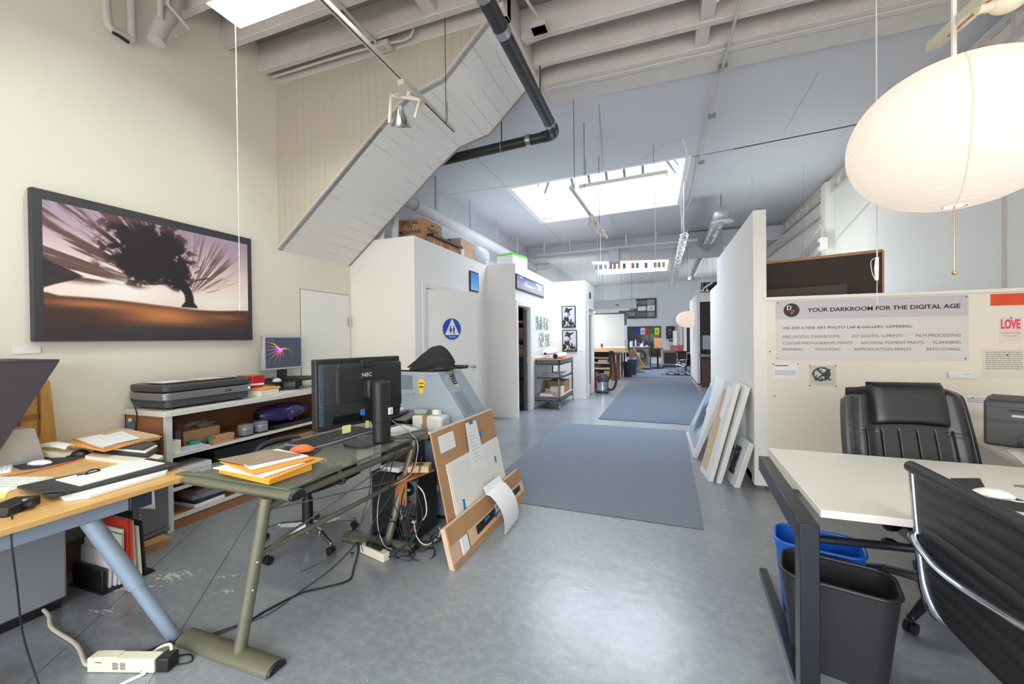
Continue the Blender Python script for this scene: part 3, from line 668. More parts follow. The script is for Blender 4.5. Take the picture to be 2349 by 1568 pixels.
for i in range(3):
    sb('flat_carton', 2.33+.01*i, 2.50+.005*i, Z1+.022*i, .021, -3.58+.005*i, -3.495, CRD, ('lowest', 'middle', 'topmost')[i]+' of three flat brown cartons on upper shelf', 'box', 'flat cartons on upper shelf')
def spindle(y, x, label, col):
    t = T('disc_spindle', label, 'disc spindle', (x, y, Z1)); MB().cyl((0, 0, 0), (0, 0, .012), .065, n=32).build('base', BLK, t)
    MB().cyl((0, 0, .012), (0, 0, .06), .059, n=32).build('discs', col, t); MB().cyl((0, 0, .06), (0, 0, .072), .059, n=32).build('label_disc', ALU, t)
    MB().lathe([(.063, .012), (.063, .09), (.055, .1), (.012, .102)], n=32).build('cover', M('clear_cover', (225, 235, 235), .05, alpha=.22), t)
spindle(2.66, -3.565, 'clear spindle of greenish discs on the upper shelf', M('disc_green', (66, 84, 82), .25, .3))
spindle(2.815, -3.57, 'clear spindle of grey discs next to the purple bag', M('disc_grey', (82, 86, 96), .25, .3))
PUR = M('purple_plastic', (52, 42, 96), .22, bump=.5, bs=22)
t = T('bag', 'dark purple plastic bag lying on black binder on upper shelf', 'bag', (-3.66, 3.12, Z1+.04))
def bagf(u, v):
    a = 2*PI*u; w = math.sin(PI*min(max(v, .02), .98))**.35
    sq = lambda q: math.copysign(abs(q)**.55, q); return (.14*sq(math.cos(a))*w*(1+.05*math.sin(19*v+a*3)), (v-.5)*.56, .09+.085*sq(math.sin(a))*w*(1+.07*math.sin(17*v+5*a)))
MB().grid(bagf, 26, 22).build('body', PUR, t)
MB().lathe([(.045, 0), (.05, .01), (.03, .02), (.012, .035)], (.14, -.02, .07), 14, 0).build('knot', PUR, t)
sb('binder', 2.90, 3.45, Z1, .035, -3.85, -3.50, BLK, 'black binder under the purple bag', 'binder')
sb('paper_ream', 2.04, 2.34, Z2+.046, .09, -3.75, -3.52, PAP, 'curled white paper stack on middle shelf', 'paper', bev=.02)
sb('carton', 2.36, 2.85, Z2, .20, -3.85, -3.52, BLK, 'large black box on the middle shelf', 'box')
sb('carton', 3.02, 3.45, Z2, .14, -3.85, -3.55, CRD, 'brown box on middle shelf behind the office chair', 'box')
t = T('magazine_stack', 'black and white magazines at the left end of the lowest shelf edge', 'magazines', (-3.6, 2.12, Z2-.0))
for i, (m, h) in enumerate(((BLK, .02), (PAP, .01), (DGR, .015))): MB().box(-.08, .1, -.09+.01*i, .12-.01*i, -.0+sum((.0, .02, .03)[:i+1]), sum((.0, .02, .03)[:i+1])+h).build('magazine', m, t)
t.location = (-3.60, 2.13, Z2)
explode(t, ('dark magazine lowest of three at the post on middle shelf', 'white magazine between two dark ones on middle shelf', 'grey magazine topmost of three at the post on middle shelf'), 'magazine', 'magazines on the middle shelf')
t = T('folder_stack', 'grey folders and blue binders piled on the bottom shelf', 'folders', (-3.6, 2.28, Z3))
for i, (m, z, h, dy, rot) in enumerate(((PAP, 0, .03, .0, 0), (M('binder_navy', (44, 52, 74), .5), .03, .03, .02, .05), (M('folder_grey', (134, 128, 128), .6), .062, .04, .08, -.1), (M('folder_grey2', (110, 104, 106), .6), .104, .03, .06, .12))):
    MB(at(0, 0, 0, rot)).box(-.17, .10, -.10, .14+dy, z, z+h).build('folder', m, t, bev=.002)
explode(t, ('white board lowest in the pile on the bottom shelf', 'navy binder on the white board on the bottom shelf', 'thick grey folder above the navy binder on bottom shelf', 'darker grey folder topmost on the bottom shelf pile'), 'folder', 'folders on the bottom shelf')
# blue card clipped to the bookshelf end
t = T('hanging_card', 'blue and tan card hanging on the bookshelf side panel', 'card', (-3.9, SY0-.004, .79))
MB().box(-.055, .055, -.004, 0, -.10, .03).build('card', M('card_blue', (70, 104, 150), .5), t); MB().box(-.04, .04, -.006, -.004, -.09, -.03).build('label', CRD2, t); MB().box(-.012, .012, -.012, .0, .025, .05).build('clip', PAP2, t)
# --- flatbed scanner
t = T('flatbed_scanner', 'large grey flatbed scanner on the bookshelf', 'scanner', (-3.735, 2.315, .912), R(0)); t.scale = (1, 1.09, 1.28)
SGR = M('scanner_grey', (128, 128, 130), .35, .4); SDK = M('scanner_dark', (60, 60, 62), .5)
xa_, xb_, ya_, yb_ = -.235, .215, -.30, .36
MB().slab([(x, y, .012) for x, y in rrect(.43, .62, .04, c=(-.01, .03))], (0, 0, .046)).build('base', SDK, t, bev=.004)
MB().slab([(x, y, .056) for x, y in rrect(.45, .66, .05, c=(-.01, .03))], (0, 0, .044)).build('body', SGR, t, bev=.006)
MB().slab([(x, y, .105) for x, y in rrect(.445, .655, .05, c=(-.01, .03))], (0, 0, .042)).build('lid', SDK, t, bev=.01)
MB().slab([(x, y, .147) for x, y in rrect(.30, .50, .03, c=(-.01, .03))], (0, 0, .006)).build('lid_panel', BLK, t)
MB().box(.2155, .2175, .12, .17, .072, .084).build('badge', BLK2, t); MB().box(.2155, .2175, .315, .33, .07, .086).build('power_light', M('blue_light', (120, 190, 240), .4, emis=.6), t)
for x in (-.18, .16):
    for y in (-.22, .28): MB().cyl((x, y, 0), (x, y, .014), .015).build('foot', BLK, t)
text('EPSON', (-3.735+.2178, 2.32+.123, .912+.097), (0, 1, 0), (0, 0, 1), .044, .006, PAP, t, th=.0004)
tag(MB(at(-3.745, 2.18, 1.110, .05)).box(-.10, .10, -.13, .10, 0, .002).build('paper_sheet', PAP), 'white sheet on the near half of the scanner lid', 'paper')
tag(MB(at(-3.74, 2.44, 1.110, -.04)).box(-.09, .11, -.12, .12, 0, .003).build('paper_sheet', PAP2), 'cream sheets on the far half of the scanner lid', 'paper')
tag(MB().tube([(-3.9, 2.0, .97), (-3.86, 1.96, .99), (-3.80, 1.955, .93), (-3.78, 1.955, .85), (-3.80, 1.955, .74)], .004, 6, sm=6).build('black_cable', BLK), 'black cord looping behind the scanner down the bookshelf end', 'cable')
# --- things on the far part of the bookshelf
def onshelf(px, z, mat, h, name, label, cat, **k): return tag(MB().slab(quadz(z, *px), (0, 0, h)).build(name, mat, **k), label, cat)
t = T('gift_box', 'red plaid gift box on the bookshelf behind the scanner', 'box', (-3.72, 2.84, .912), R(-15))
RED = M('red_gift', (172, 26, 40), .4)
MB().box(-.09, .09, -.07, .07, 0, .10).build('body', RED, t, bev=.002); MB().box(-.10, .10, -.08, .08, .12, .19).build('lid', RED, t, bev=.002)
MB().box(-.095, .095, -.075, .075, .10, .12).build('paper_fold', PAP, t); MB().box(-.012, -.006, -.081, .081, .12, .192).box(.03, .034, -.081, .081, .12, .192).box(-.101, .101, -.03, -.026, .12, .192).build('stripe', M('gold_stripe', (205, 150, 80), .5), t)
tag(MB(at(-3.62, 2.86, .912, .15)).box(-.11, .10, -.10, .12, 0, .055).build('book_block', PAP2, bev=.002), 'cream paper block on the bookshelf beside the scanner', 'paper')
tag(MB(at(-3.62, 2.86, .969, .05)).box(-.12, .10, -.09, .14, 0, .018).build('envelope', ORG, bev=.004), 'orange padded envelope on the cream paper block', 'envelope')
tag(MB(at(-3.58, 3.10, .912, .3)).box(-.1, .08, -.12, .12, 0, .004).build('paper_sheet', PAP), 'white sheets lying on bookshelf by the monitor riser', 'paper')
mb = MB(at(-3.78, 3.42, .912, 0))
t = T('monitor_riser', 'black riser stand on the bookshelf under the small silver monitor', 'riser', (-3.80, 3.34, .912), R(0))
MB().box(-.14, .14, -.27, .27, .085, .1).build('top', BLK, t, bev=.004)
for x in (-.12, .12):
    for y in (-.25, .0, .25): MB().box(x-.012, x+.012, y-.018, y+.018, 0, .085).build('leg', BLK, t)
t = T('small_monitor', 'small silver monitor showing colourful light streaks', 'monitor', (-3.82, 3.3, 1.012), R(0))
SLV = M('silver_plastic', (190, 190, 192), .35, .4)
y0m, y1m, z0m, z1m = -.24, .24, .115, .475
MB().box(-.045, .0, y0m, y1m, z0m, z1m).build('bezel', SLV, t, bev=.004); MB().box(-.07, -.045, y0m+.03, y1m-.03, z0m+.03, z1m-.03).build('back', BLK, t)
MB().box(-.05, -.02, -.05, .05, 0, .13).build('neck', BLK, t); MB().box(-.09, .06, -.11, .10, 0, .014).build('foot', BLK, t, bev=.004)
def streaks(u, v):
    c = np.zeros(u.shape+(3,))+np.array((.13, .14, .18)); A = 1.3
    cx, cy = .42, .60
    rays = [(-.42, -.02, .02, (.95, .35, .9)), (-.42, -.16, .0, (.8, .25, .95)), (-.38, -.40, .03, (1, .45, .1)), (-.20, -.46, .05, (1, .5, .2)), (-.06, -.52, .06, (.9, .3, .2)), (.08, -.28, .05, (.95, .1, .4)), (-.42, .26, .06, (1, .75, .1)), (-.26, .36, -.08, (.6, .9, .2)), (.34, -.14, .1, (.2, .85, .2)), (.14, -.02, .05, (1, .4, .1)), (-.40, .12, .03, (.9, .45, .3))]
    for dx, dy, bend, col in rays:
        for k in range(36):
            s_ = k/35; x = cx+dx*s_; y = cy+dy*s_+bend*math.sin(PI*s_)
            d = ((u-x)*1.3)**2+(v-y)**2; w = (.006+.010*(1-s_))**2
            g = np.exp(-d/w); c = c*(1-g[..., None]*.55)+g[..., None]*.55*np.array(mixc((1., .35, .85), col, np.array(s_*1.6)))
    return c
painted('screen', (-3.82+.0005, 3.3+y0m+.02, 1.012+z0m+.02), (0, .44, 0), (0, 0, .32), 150, 110, streaks, t, emis=.9, rough=.2)
keyboard('keyboard', [(668, 874), (706, 866), (672, 861), (632, 868)], 'black keyboard on the riser under the silver monitor', BLK, BLK, z=1.014, h=.014)
m_ = mouse((632, 863), 1.014, 'white mouse beside the small silver monitor', KW, KW, L=.09, rz=0); m_.location = (-3.73, 3.13, 1.0125)
# --- tree photograph (generic dusk tree with zoom blur)
t = T('framed_photograph', 'large dark framed photograph of a windblown tree at dusk', 'picture', (-3.98, 2.26, 1.96))
FR = M('frame_charcoal', (50, 50, 56), .6)
MB().box(-4.008, -3.955, 1.483, 3.046, 1.445, 2.483).build('frame', FR, t, world=True, bev=.002)
def tree(u, v):
    x, y = u, v; A = 1.62; cx, cy = .615, .37
    dx, dy = (x-cx)*A, y-cy; r = np.hypot(dx, dy)+1e-4; th = np.arctan2(dy, dx); ang = np.degrees(th)
    sky = mixc((.95, .86, .83), (.66, .57, .66), ss(.45, 1.0, y)); sky = mixc(sky, (.99, .95, .94), np.exp(-((x-.33)**2/.05+(y-.40)**2/.014))); sky = mixc(sky, (.98, .93, .90), np.exp(-((x-.82)**2/.03+(y-.36)**2/.01)))
    st = noise(th*30+5, r*2.6+x*2, 4); st2 = noise(th*44+2, r*5+9, 3); cl = noise(x*17, y*11, 4); cl2 = noise(x*38+3, y*24, 3)
    # crown core left of the trunk, streaks thrown outwards
    core = np.exp(-(((x-.40)/.20)**2+((y-.74)/.27)**2)**1.4); core = core+.55*np.exp(-(((x-.55)/.09)**2+((y-.60)/.2)**2))
    leftst = ss(.60, .12, x)*ss(.34, .55, y+.45*(.3-x))*1.25; rightst = ss(30, 42, ang)*ss(100, 66, ang)*ss(.75, .42, r)*.9+.6*ss(17, 24, ang)*ss(40, 32, ang)*ss(.60, .38, r)*ss(.14, .24, r)
    topd = ss(.62, .95, y)*ss(.66, .5, x)
    leaf = ss(.36, .66, core*.78+1.2*(cl-.5)+.8*(cl2-.5)+.20)*ss(.03, .2, core)
    leaf = np.maximum(leaf, ss(.38, .60, st*.8+st2*.4-.08)*np.clip(leftst*.95+topd*.6, 0, 1))
    leaf = np.maximum(leaf, ss(.42, .62, st*.75+st2*.4-.06)*np.clip(rightst, 0, 1))
    low = ss(.425, .50, y+.16*np.abs(x-.5)-.035*np.sin(x*30)*(.5+cl)); leaf = leaf*np.where(x < cx, low, 1)*ss(.40, .46, y)
    c = mixc(sky, (.34, .23, .23), leaf*.93); c = mixc(c, (.12, .08, .10), leaf*ss(.25, .62, core+.35*(cl-.4)))
    tx = .625-.10*ss(.36, .62, y)**1.3; bw = .030+.022*ss(.35, .29, y)+.022*ss(.40, .55, y)
    c = mixc(c, (.12, .09, .11), ss(bw, bw-.012, np.abs(x-tx))*ss(.28, .30, y)*ss(.72, .55, y))
    for x1, y1, w in ((.84, .70, .016), (.76, .84, .014), (.28, .50, .022), (.42, .80, .02), (.64, .90, .014)):
        t_ = np.clip(((x-.60)*(x1-.60)*A*A+(y-.47)*(y1-.47))/((x1-.60)**2*A*A+(y1-.47)**2), 0, 1); d = np.hypot((x-.60-(x1-.60)*t_)*A, y-.47-(y1-.47)*t_-.02*np.sin(t_*7))
        c = mixc(c, (.14, .10, .12), ss(w*(1.15-t_), w*(.5-.4*t_), d+.006*(cl2-.5))*(1-.6*t_))
    hill = .285+.035*np.sin(3.1*x+1.2)*ss(.8, .2, x)+.02*ss(.75, 1, x)-.012*ss(.5, .7, x); hill = hill+.02*ss(.06, .0, x)
    g = ss(hill+.010, hill-.010, y)
    gc = mixc((.30, .19, .14), (.74, .46, .28), np.clip(np.exp(-((y-.20-.08*(.5-x))**2/.007+(x-.50)**2/.045))+.7*np.exp(-((y-.27)**2/.0010+(x-.16)**2/.03))+.5*np.exp(-((y-.215)**2/.001+(x-.84)**2/.012)), 0, 1))
    gc = mixc(gc, (.20, .18, .21), ss(.20-.10*(x-.5)**1 if 0 else .17, .05, y)); gc = mixc(gc, (.22, .15, .16), ss(.35, .05, x)*ss(.27, .18, y)*.8)
    gc = gc*(.9+.2*noise(x*4, y*50, 3))[..., None]; c = mixc(c, gc, g)
    return mixc(c, (.17, .13, .15), ss(.0, .02, .13-x-np.abs(y-.48)*.9+.02*np.sin(y*30))*.95)
painted('photograph', (-3.955, 1.53, 1.46), (0, 1.47, 0), (0, 0, .955), 560, 340, tree, t, rough=.6)
MB().box(-4.009, -4.004, 1.40, 1.53, 1.365, 1.415).build('caption_card', PAP, None, 'small white caption card below the tree photograph', 'card')
# --- computer tower and papers under the desk
t = T('computer_tower', 'grey metal computer tower beside the bookshelf end', 'computer', (-3.42, 1.83, .06))
TGR = M('tower_metal', (122, 124, 124), .4, .4, bump=.1, bs=500)
MB().box(-3.66, -3.36, 1.70, 1.92, .10, .53).build('body', TGR, t, world=True, bev=.006)
MB().box(-3.68, -3.34, 1.69, 1.70, .065, .56).build('front_panel', TGR, t, world=True, bev=.003)
MB().box(-3.655, -3.365, 1.69, 1.93, .062, .10).build('handle_rail', TGR, t, world=True, bev=.008)
MB().box(-3.359, -3.357, 1.735, 1.75, .20, .30).build('port_strip', ALU, t, world=True)
for k in range(4): MB().cyl((-3.358, 1.742, .215+.024*k), (-3.355, 1.742, .215+.024*k), .004, n=8).build('port', BLK, t, world=True)
for i, (x, y, a) in enumerate(((-3.46, 1.57, .1), (-3.36, 1.80, -.1), (-3.60, 1.82, .05))):
    c_ = T('cardboard_pad', ('cardboard pads on floor before the computer tower, left pile', 'cardboard pads under the corner of the computer tower', 'cardboard pads hidden behind the tower foot')[i], 'cardboard', (x, y, 0), a)
    for k in range(4): MB().box(-.12+.004*k, .10, -.10, .09-.003*k, .014*k+.001+.0*i, .014*k+.013).build('cardboard_sheet', CRD, c_)
    explode(c_, [w_+' cardboard sheet of the '+('pile before', 'pile under', 'pile hidden behind')[i]+' the grey computer tower' for w_ in ('lowest', 'second', 'third', 'topmost')], 'cardboard', 'cardboard sheets under the tower')
t = T('file_sorter', 'black file sorter on the floor holding letters and red folders', 'file sorter', (-3.05, 1.46, 0))
MB().box(-3.30, -3.0, 1.372, 1.392, 0, .13).build('end_plate', BLK, t, world=True, bev=.004)
MB().box(-3.30, -2.98, 1.36, 1.62, 0, .012).build('base', BLK, t, world=True)
MB().box(-3.30, -3.1, 1.60, 1.62, 0, .20).build('end_plate', BLK, t, world=True)
cols = [PAP, PAP, PAP2, PAP, M('folder_red', (206, 70, 44), .6), M('folder_red', (0, 0, 0)), PAP2, PAP2, BLK]
for k in range(9):
    y = 1.405+.021*k; h = (.20, .24, .29, .31, .36, .35, .34, .30, .33)[k]
    tag(MB(at(-3.13, y, .0135, .03*math.sin(k*2), R(-3+k*.8))).box(-.17, .12+.01*(k % 3), 0, (.012, .008, .01)[k % 3], 0, h).build('file_folder', cols[k]), ('white', 'white', 'cream', 'white', 'red', 'orange-red', 'cream', 'cream', 'dark')[k]+' file '+('nearest the camera in', 'second in', 'third in', 'fourth in', 'fifth, red-edged, in', 'sixth, red-edged, in', 'seventh in', 'eighth in', 'rearmost in')[k]+' the black floor sorter', 'folder', 'files in the floor sorter')
tag(MB().slab([(-3.35, 1.62, .35), (-3.12, 1.70, .34), (-3.14, 1.70, .55), (-3.38, 1.62, .56)], (0, .004, 0)).build('letter', PAP), 'tall white letter standing behind the red folders', 'paper')
# --- power strips and cords on the floor
def strip(name, px0, px1, label, L_, w=.075, h=.05, z=0, rz=None, nout=6):
    a, b = Zp(z, *px0), Zp(z, *px1); c = (a+b)/2; rz = math.atan2(b.y-a.y, b.x-a.x) if rz is None else rz
    t = T(name, label, 'power strip', (c.x, c.y, z), rz)
    MB().box(-L_/2, L_/2, -w/2, w/2, .001, h).build('body', CRM, t, bev=.005)
    return t
t = strip('power_strip', (212, 1532), (366, 1534), 'cream power strip on the floor below the birch desk', .30, .05, .062)
mb = MB().box(-.112, -.09, -.0258, -.0252, .044, .047).box(-.088, -.084, -.0258, -.0252, .043, .048).box(.09, .11, -.0258, -.0252, .009, .012)
for k in range(7): mb.box(-.035+.0, -.012+.003*(k % 3), -.0258, -.0252, .016+.0045*k, .018+.0045*k).box(.0, .022+.002*(k % 2), -.0258, -.0252, .016+.0045*k, .018+.0045*k)
mb.build('printed_label', INK, t)
MB().box(-.12, -.02, -.02, .02, .0625, .066).build('ridge', CRM, t, bev=.001)
tag(MB().box(0, .055, -.03, .03, 0, .06).build('power_adapter', BLK, bev=.005), 'black plug adapter at the right end of cream floor power strip', 'adapter').matrix_world = base(t) @ Matrix.Translation((.152, .01, 0))
b0 = base(t) @ V((-.15, 0, .03))
tag(MB().tube([b0, b0+V((-.03, -.01, -.01)), Zp(.012, 175, 1478), Zp(.012, 120, 1440), Zp(.02, 112, 1412), Zp(.03, 100, 1398)], .0085, 10, sm=8).build('thick_cable', M('cord_cream', (196, 186, 168), .5)), 'thick cream cord from the floor power strip to the pedestal', 'cable')
tag(MB().tube([base(t) @ V((.10, -.03, .01)), Zp(.006, 330, 1545), Zp(.006, 280, 1568), Zp(.006, 230, 1600)], .006, 8, sm=6).build('white_cable', PAP), 'white cord running off the bottom edge from power strip', 'cable')
tag(MB().tube([base(t) @ V((.07, .03, .03)), base(t) @ V((.10, .06, .05)), base(t) @ V((.16, .045, .075)), base(t) @ V((.18, .03, .06))], .006, 8, sm=6).build('cream_cable', CRM), 'short cream cord looping over the black adapter', 'cable')
def cord(pts, r, label, mat=BLK, name='black_cable', sm=7): return tag(MB().tube(pts, r, 7, sm=sm).build(name, mat), label, 'cable')
F = lambda x, y, z=.006: Zp(z, x, y)
cord([F(820, 1240), F(822, 1262), F(812, 1300), F(800, 1330), F(740, 1348), F(690, 1360), F(620, 1395), F(560, 1428), F(480, 1455), F(400, 1470), F(340, 1490), F(310, 1498)], .0055, 'black cord snaking across floor from right power strip to left')
cord([F(830, 1230), F(770, 1295), F(690, 1355), F(620, 1405), F(540, 1438), F(470, 1462), F(400, 1478)], .003, 'thin grey cord beside the black floor cord', DGR, 'grey_cable')
cord([F(385, 1512), F(400, 1505), F(436, 1500), F(440, 1515), F(410, 1522), F(396, 1514)], .0035, 'small black cord loop by the plug adapter')
cord([F(405, 1458), F(420, 1455), F(425, 1462), F(408, 1472), F(388, 1472)], .008, 'black cord coil around the desk leg foot')
tag(MB().lathe([(.06, 0), (.11, .02), (.13, .12), (.09, .2), (.03, .22)], (-2.62, .60, 0), 20).build('waste_bag', BLK), 'dark bag on the floor under the birch desk front', 'bag')
# ================================================================ GLASS DESK AND AROUND
OLV = M('olive_metal', (112, 110, 92), .38, .35)
TG = M('table_glass', (150, 152, 138), .04, alpha=.30, spec=.8); TGE = M('glass_edge', (90, 120, 105), .1, alpha=.8)
GZ = .745
t = T('glass_desk', 'glass desk with olive-grey metal frame carrying the big black monitor', 'desk', (-2.0, 1.98, 0))
MB().box(-2.38, -1.62, 1.42, 2.62, GZ-.008, GZ).build('glass_top', TG, t, world=True)
MB().box(-1.6205, -1.618, 1.42, 2.62, GZ-.008, GZ).box(-2.38, -1.62, 1.418, 1.4205, GZ-.008, GZ).build('glass_edge', TGE, t, world=True)
def endbeam(y):
    x0, x1 = -2.42, -1.60
    mb = MB(at(0, y, GZ-.034)); prof = [(.050*math.cos(2*PI*k/20), .026*math.sin(2*PI*k/20)) for k in range(20)]
    mb.hexa([(x0, a, b) for a, b in prof], [(x1, a, b) for a, b in prof]); mb.build('end_beam', OLV, t, world=True)
    for x, s_ in ((x1, 1), (x0, -1)):
        MB(at(0, y, GZ-.034)).hexa([(x, a*.96, b*.96) for a, b in prof], [(x+s_*.012, a*.8, b*.8) for a, b in prof]).build('end_cap', BLK, t, world=True)
endbeam(1.44); endbeam(2.62)
for (xb, yb, xt, yt) in ((-1.80, 1.30, -1.745, 1.40), (-1.80, 2.37, -1.70, 2.56)):
    MB().cyl((xb, yb, .03), (xt, yt, GZ-.05), .027, n=20).build('leg', OLV, t, world=True)
    y = yb; x0, x1 = -2.16, -1.58
    prof = [(.052*math.cos(PI*k/12), .038*math.sin(PI*k/12)) for k in range(13)]
    MB(at(0, y, .002)).hexa([(x0, a, b) for a, b in prof], [(x1, a, b) for a, b in prof]).build('foot_bar', OLV, t, world=True)
    MB(at(0, y, .002)).hexa([(x1, a*.93, b*.93) for a, b in prof], [(x1+.01, a*.85, b*.85) for a, b in prof]).build('foot_cap', BLK, t, world=True)
    for z in (.42, .30):
        f_ = (z-.03)/(GZ-.08); MB().sph((xb+(xt-xb)*f_+.028, yb+(yt-yb)*f_-.012, z), .006).build('bolt', CHR, t, world=True)
lx = lambda z, i: (V((-1.80, 1.30, .03)).lerp(V((-1.745, 1.40, .695)), (z-.03)/.665), V((-1.80, 2.37, .03)).lerp(V((-1.70, 2.56, .695)), (z-.03)/.665))[i]
MB().cyl(lx(.44, 0), lx(.43, 1), .014, n=12).build('stretcher', OLV, t, world=True)
MB().cyl(lx(.655, 0), lx(.65, 1), .019, n=12).build('stretcher', OLV, t, world=True)
MB().cyl(lx(.44, 0)+V((.01, 0, 0)), lx(.65, 1), .004, n=6).cyl(lx(.64, 0)+V((.01, 0, 0)), lx(.43, 1), .004, n=6).cyl((-2.3, 1.48, .69), (-2.3, 2.6, .69), .014, n=8).build('brace_wire', OLV, t, world=True)
# stack of envelopes
def gz(px, z0, h, mat, name, label, cat, rz=None, **k):
    return tag(MB().slab([p for p in quadz(GZ+z0, *px)], (0, 0, h)).build(name, mat, **k), label, cat)
t = T('yellow_box', 'flat yellow card box under the envelopes on the glass desk', 'box', Zp(GZ, 600, 1080))
YEL = M('yellow_card', (226, 170, 52), .6)
MB().slab(quadz(GZ+.001, (502, 1085), (616, 1112), (716, 1078), (600, 1058)), (0, 0, .03)).build('box', YEL, t, world=True, bev=.002)
gz([(505, 1072), (619, 1102), (745, 1053), (640, 1040)], .033, .006, ORG, 'envelope', 'orange envelope lying lowest on the yellow box', 'envelope')
gz([(488, 1074), (603, 1096), (700, 1062), (585, 1050)], .041, .004, PAP, 'paper_sheet', 'white sheets between the two orange envelopes', 'paper')
gz([(505, 1060), (582, 1089), (722, 1052), (640, 1036)], .047, .007, ORG, 'envelope', 'orange envelope under the marbled folder, upper of the two', 'envelope')
gz([(540, 1052), (575, 1078), (708, 1046), (636, 1030)], .056, .004, PAP, 'paper_sheet', 'bright white sheets right under the marbled folder', 'paper')
MRB = M('marbled_folder', (158, 138, 120), .35, var=.18, vs=9)
gz([(500, 1054), (572, 1067), (692, 1042), (618, 1032)], .063, .003, MRB, 'folder', 'brown marbled glossy folder on top of the envelopes', 'folder')
# mouse, pad, keyboard
gz([(625, 1042), (705, 1052), (738, 1030), (668, 1018)], .001, .004, BLK, 'mouse_pad', 'black mouse pad on the glass desk', 'mouse pad')
ORM = M('mouse_orange', (238, 112, 62), .4)
mouse((693, 1036), GZ+.005, 'orange and black mouse on glass desk', ORM, BLK, rz=R(-56), L=.14, Wd=.075, Hh=.042)
keyboard('keyboard', [(704, 1036), (858, 990), (822, 978), (666, 1019)], 'long black keyboard in front of the large black monitor', M('kbd_grey', (120, 124, 130), .45), M('key_black', (30, 30, 33), .5), z=GZ, h=.02, cols=18)
# --- large black monitor, rear view
L_, R_ = V((-2.0, 1.935, 0)), V((-1.825, 2.545, 0)); a = (R_-L_).normalized(); n_ = V((a.y, -a.x, 0)); ang = math.atan2(a.y, a.x); Wm = (R_-L_).length
t = T('large_monitor', 'large black monitor seen from behind on the glass desk', 'monitor', (L_.x+a.x*Wm/2, L_.y+a.y*Wm/2, GZ), ang)
zb, zt_ = .125, .568; MBK = M('monitor_black', (34, 36, 38), .45, bump=.15, bs=500)
MB().box(-Wm/2, Wm/2, -.02, .035, zb, zt_).build('bezel', MBK, t, bev=.008)
MB().box(-Wm/2+.015, Wm/2-.015, .0352, .036, zb+.015, zt_-.015).build('screen', BLK2, t)
MB().hexa([(-Wm/2+.015, -.02, zb+.01), (Wm/2-.01, -.02, zb+.01), (Wm/2-.01, -.02, zt_-.03), (-Wm/2+.015, -.02, zt_-.03)], [(-Wm/2+.10, -.062, zb+.11), (Wm/2-.02, -.062, zb+.11), (Wm/2-.02, -.062, zt_-.045), (-Wm/2+.10, -.062, zt_-.045)]).build('back_shell', MBK, t, bev=.004)
MB().box(-Wm/2+.105, Wm/2-.03, -.070, -.062, zb+.16, zt_-.06).build('rear_panel', MBK, t, bev=.006)
MB().box(-.04, .06, -.085, -.06, zt_-.06, zt_-.015).build('carry_handle', MBK, t, bev=.004)
VB = M('vent_blue_grey', (86, 112, 132), .5)
mb = MB(); mc = MB()
for k in range(34):
    z = zb+.035+k*.0112; mb.box(-Wm/2+.018, -Wm/2+.040, -.037, -.022, z, z+.005); 
    if k > 10: mc.box(-Wm/2+.112, -Wm/2+.122, -.0725, -.0695, z, z+.004)
mb.build('vent', VB, t); mc.build('vent', VB, t)
m3 = base(t)
text('NEC', m3 @ V((-.03, -.0705, zt_-.125)), m3.to_3x3() @ V((1, 0, 0)), (0, 0, 1), .075, .026, M('logo_silver', (205, 208, 212), .4), t, bold=.025)
MB().box(-.22, -.02, -.05, -.02, zb+.03, zb+.09).build('connector_panel', BLK2, t); MB().box(-.035, -.015, -.075, -.045, zb+.065, zb+.105).build('video_plug', M('plug_blue', (40, 110, 190), .5), t)
st = MB().slab([(x, y, 0) for x, y in rrect(.32, .25, .09, c=(.03, -.06))], (0, 0, .012)).build('stand_base', MBK, t, bev=.005)
mb = MB(); mb.slab([(x, y, .01) for x, y in rrect(.115, .085, .035, c=(.055, -.155))], (0, 0, .40)); mb.build('stand_column', MBK, t, bev=.01)
MB().box(-.02, .10, -.125, -.06, .30, .42).build('mount', MBK, t, bev=.012)
MB().slab([(x, y, .145) for x, y in rrect(.119, .089, .036, c=(.055, -.155))], (0, 0, .003)).build('column_joint', BLK2, t)
MB().box(.075, .112, -.2005, -.199, .19, .235).build('asset_label', PAP, t)
mb = MB()
for k in range(5): mb.box(.095, .105, -.2012, -.2004, .196+.006*k, .199+.006*k)
mb.build('label_print', INK, t)
STK = M('sticky_pale', (226, 224, 160), .7)
tag(MB(base(t)).box(-.15, -.09, -.028, -.026, .085, .135).build('sticky_note', STK), 'pale yellow note hanging under the large black monitor, nearer', 'note')
tag(MB(base(t)).box(.02+.0, .045, -.03, -.028, .09, .14).build('sticky_note', STK), 'pale yellow note next to the monitor stand column', 'note')
gz([(865, 990), (885, 1005), (960, 985), (925, 975)], .001, .006, PAP, 'paper_sheet', 'white papers on the glass desk behind the monitor stand', 'paper')
gz([(862, 1008), (882, 1016), (905, 1010), (890, 1000)], .001, .01, M('pale_grey', (190, 192, 194), .5), 'desk_card', 'pale card holder near the monitor stand foot', 'card')
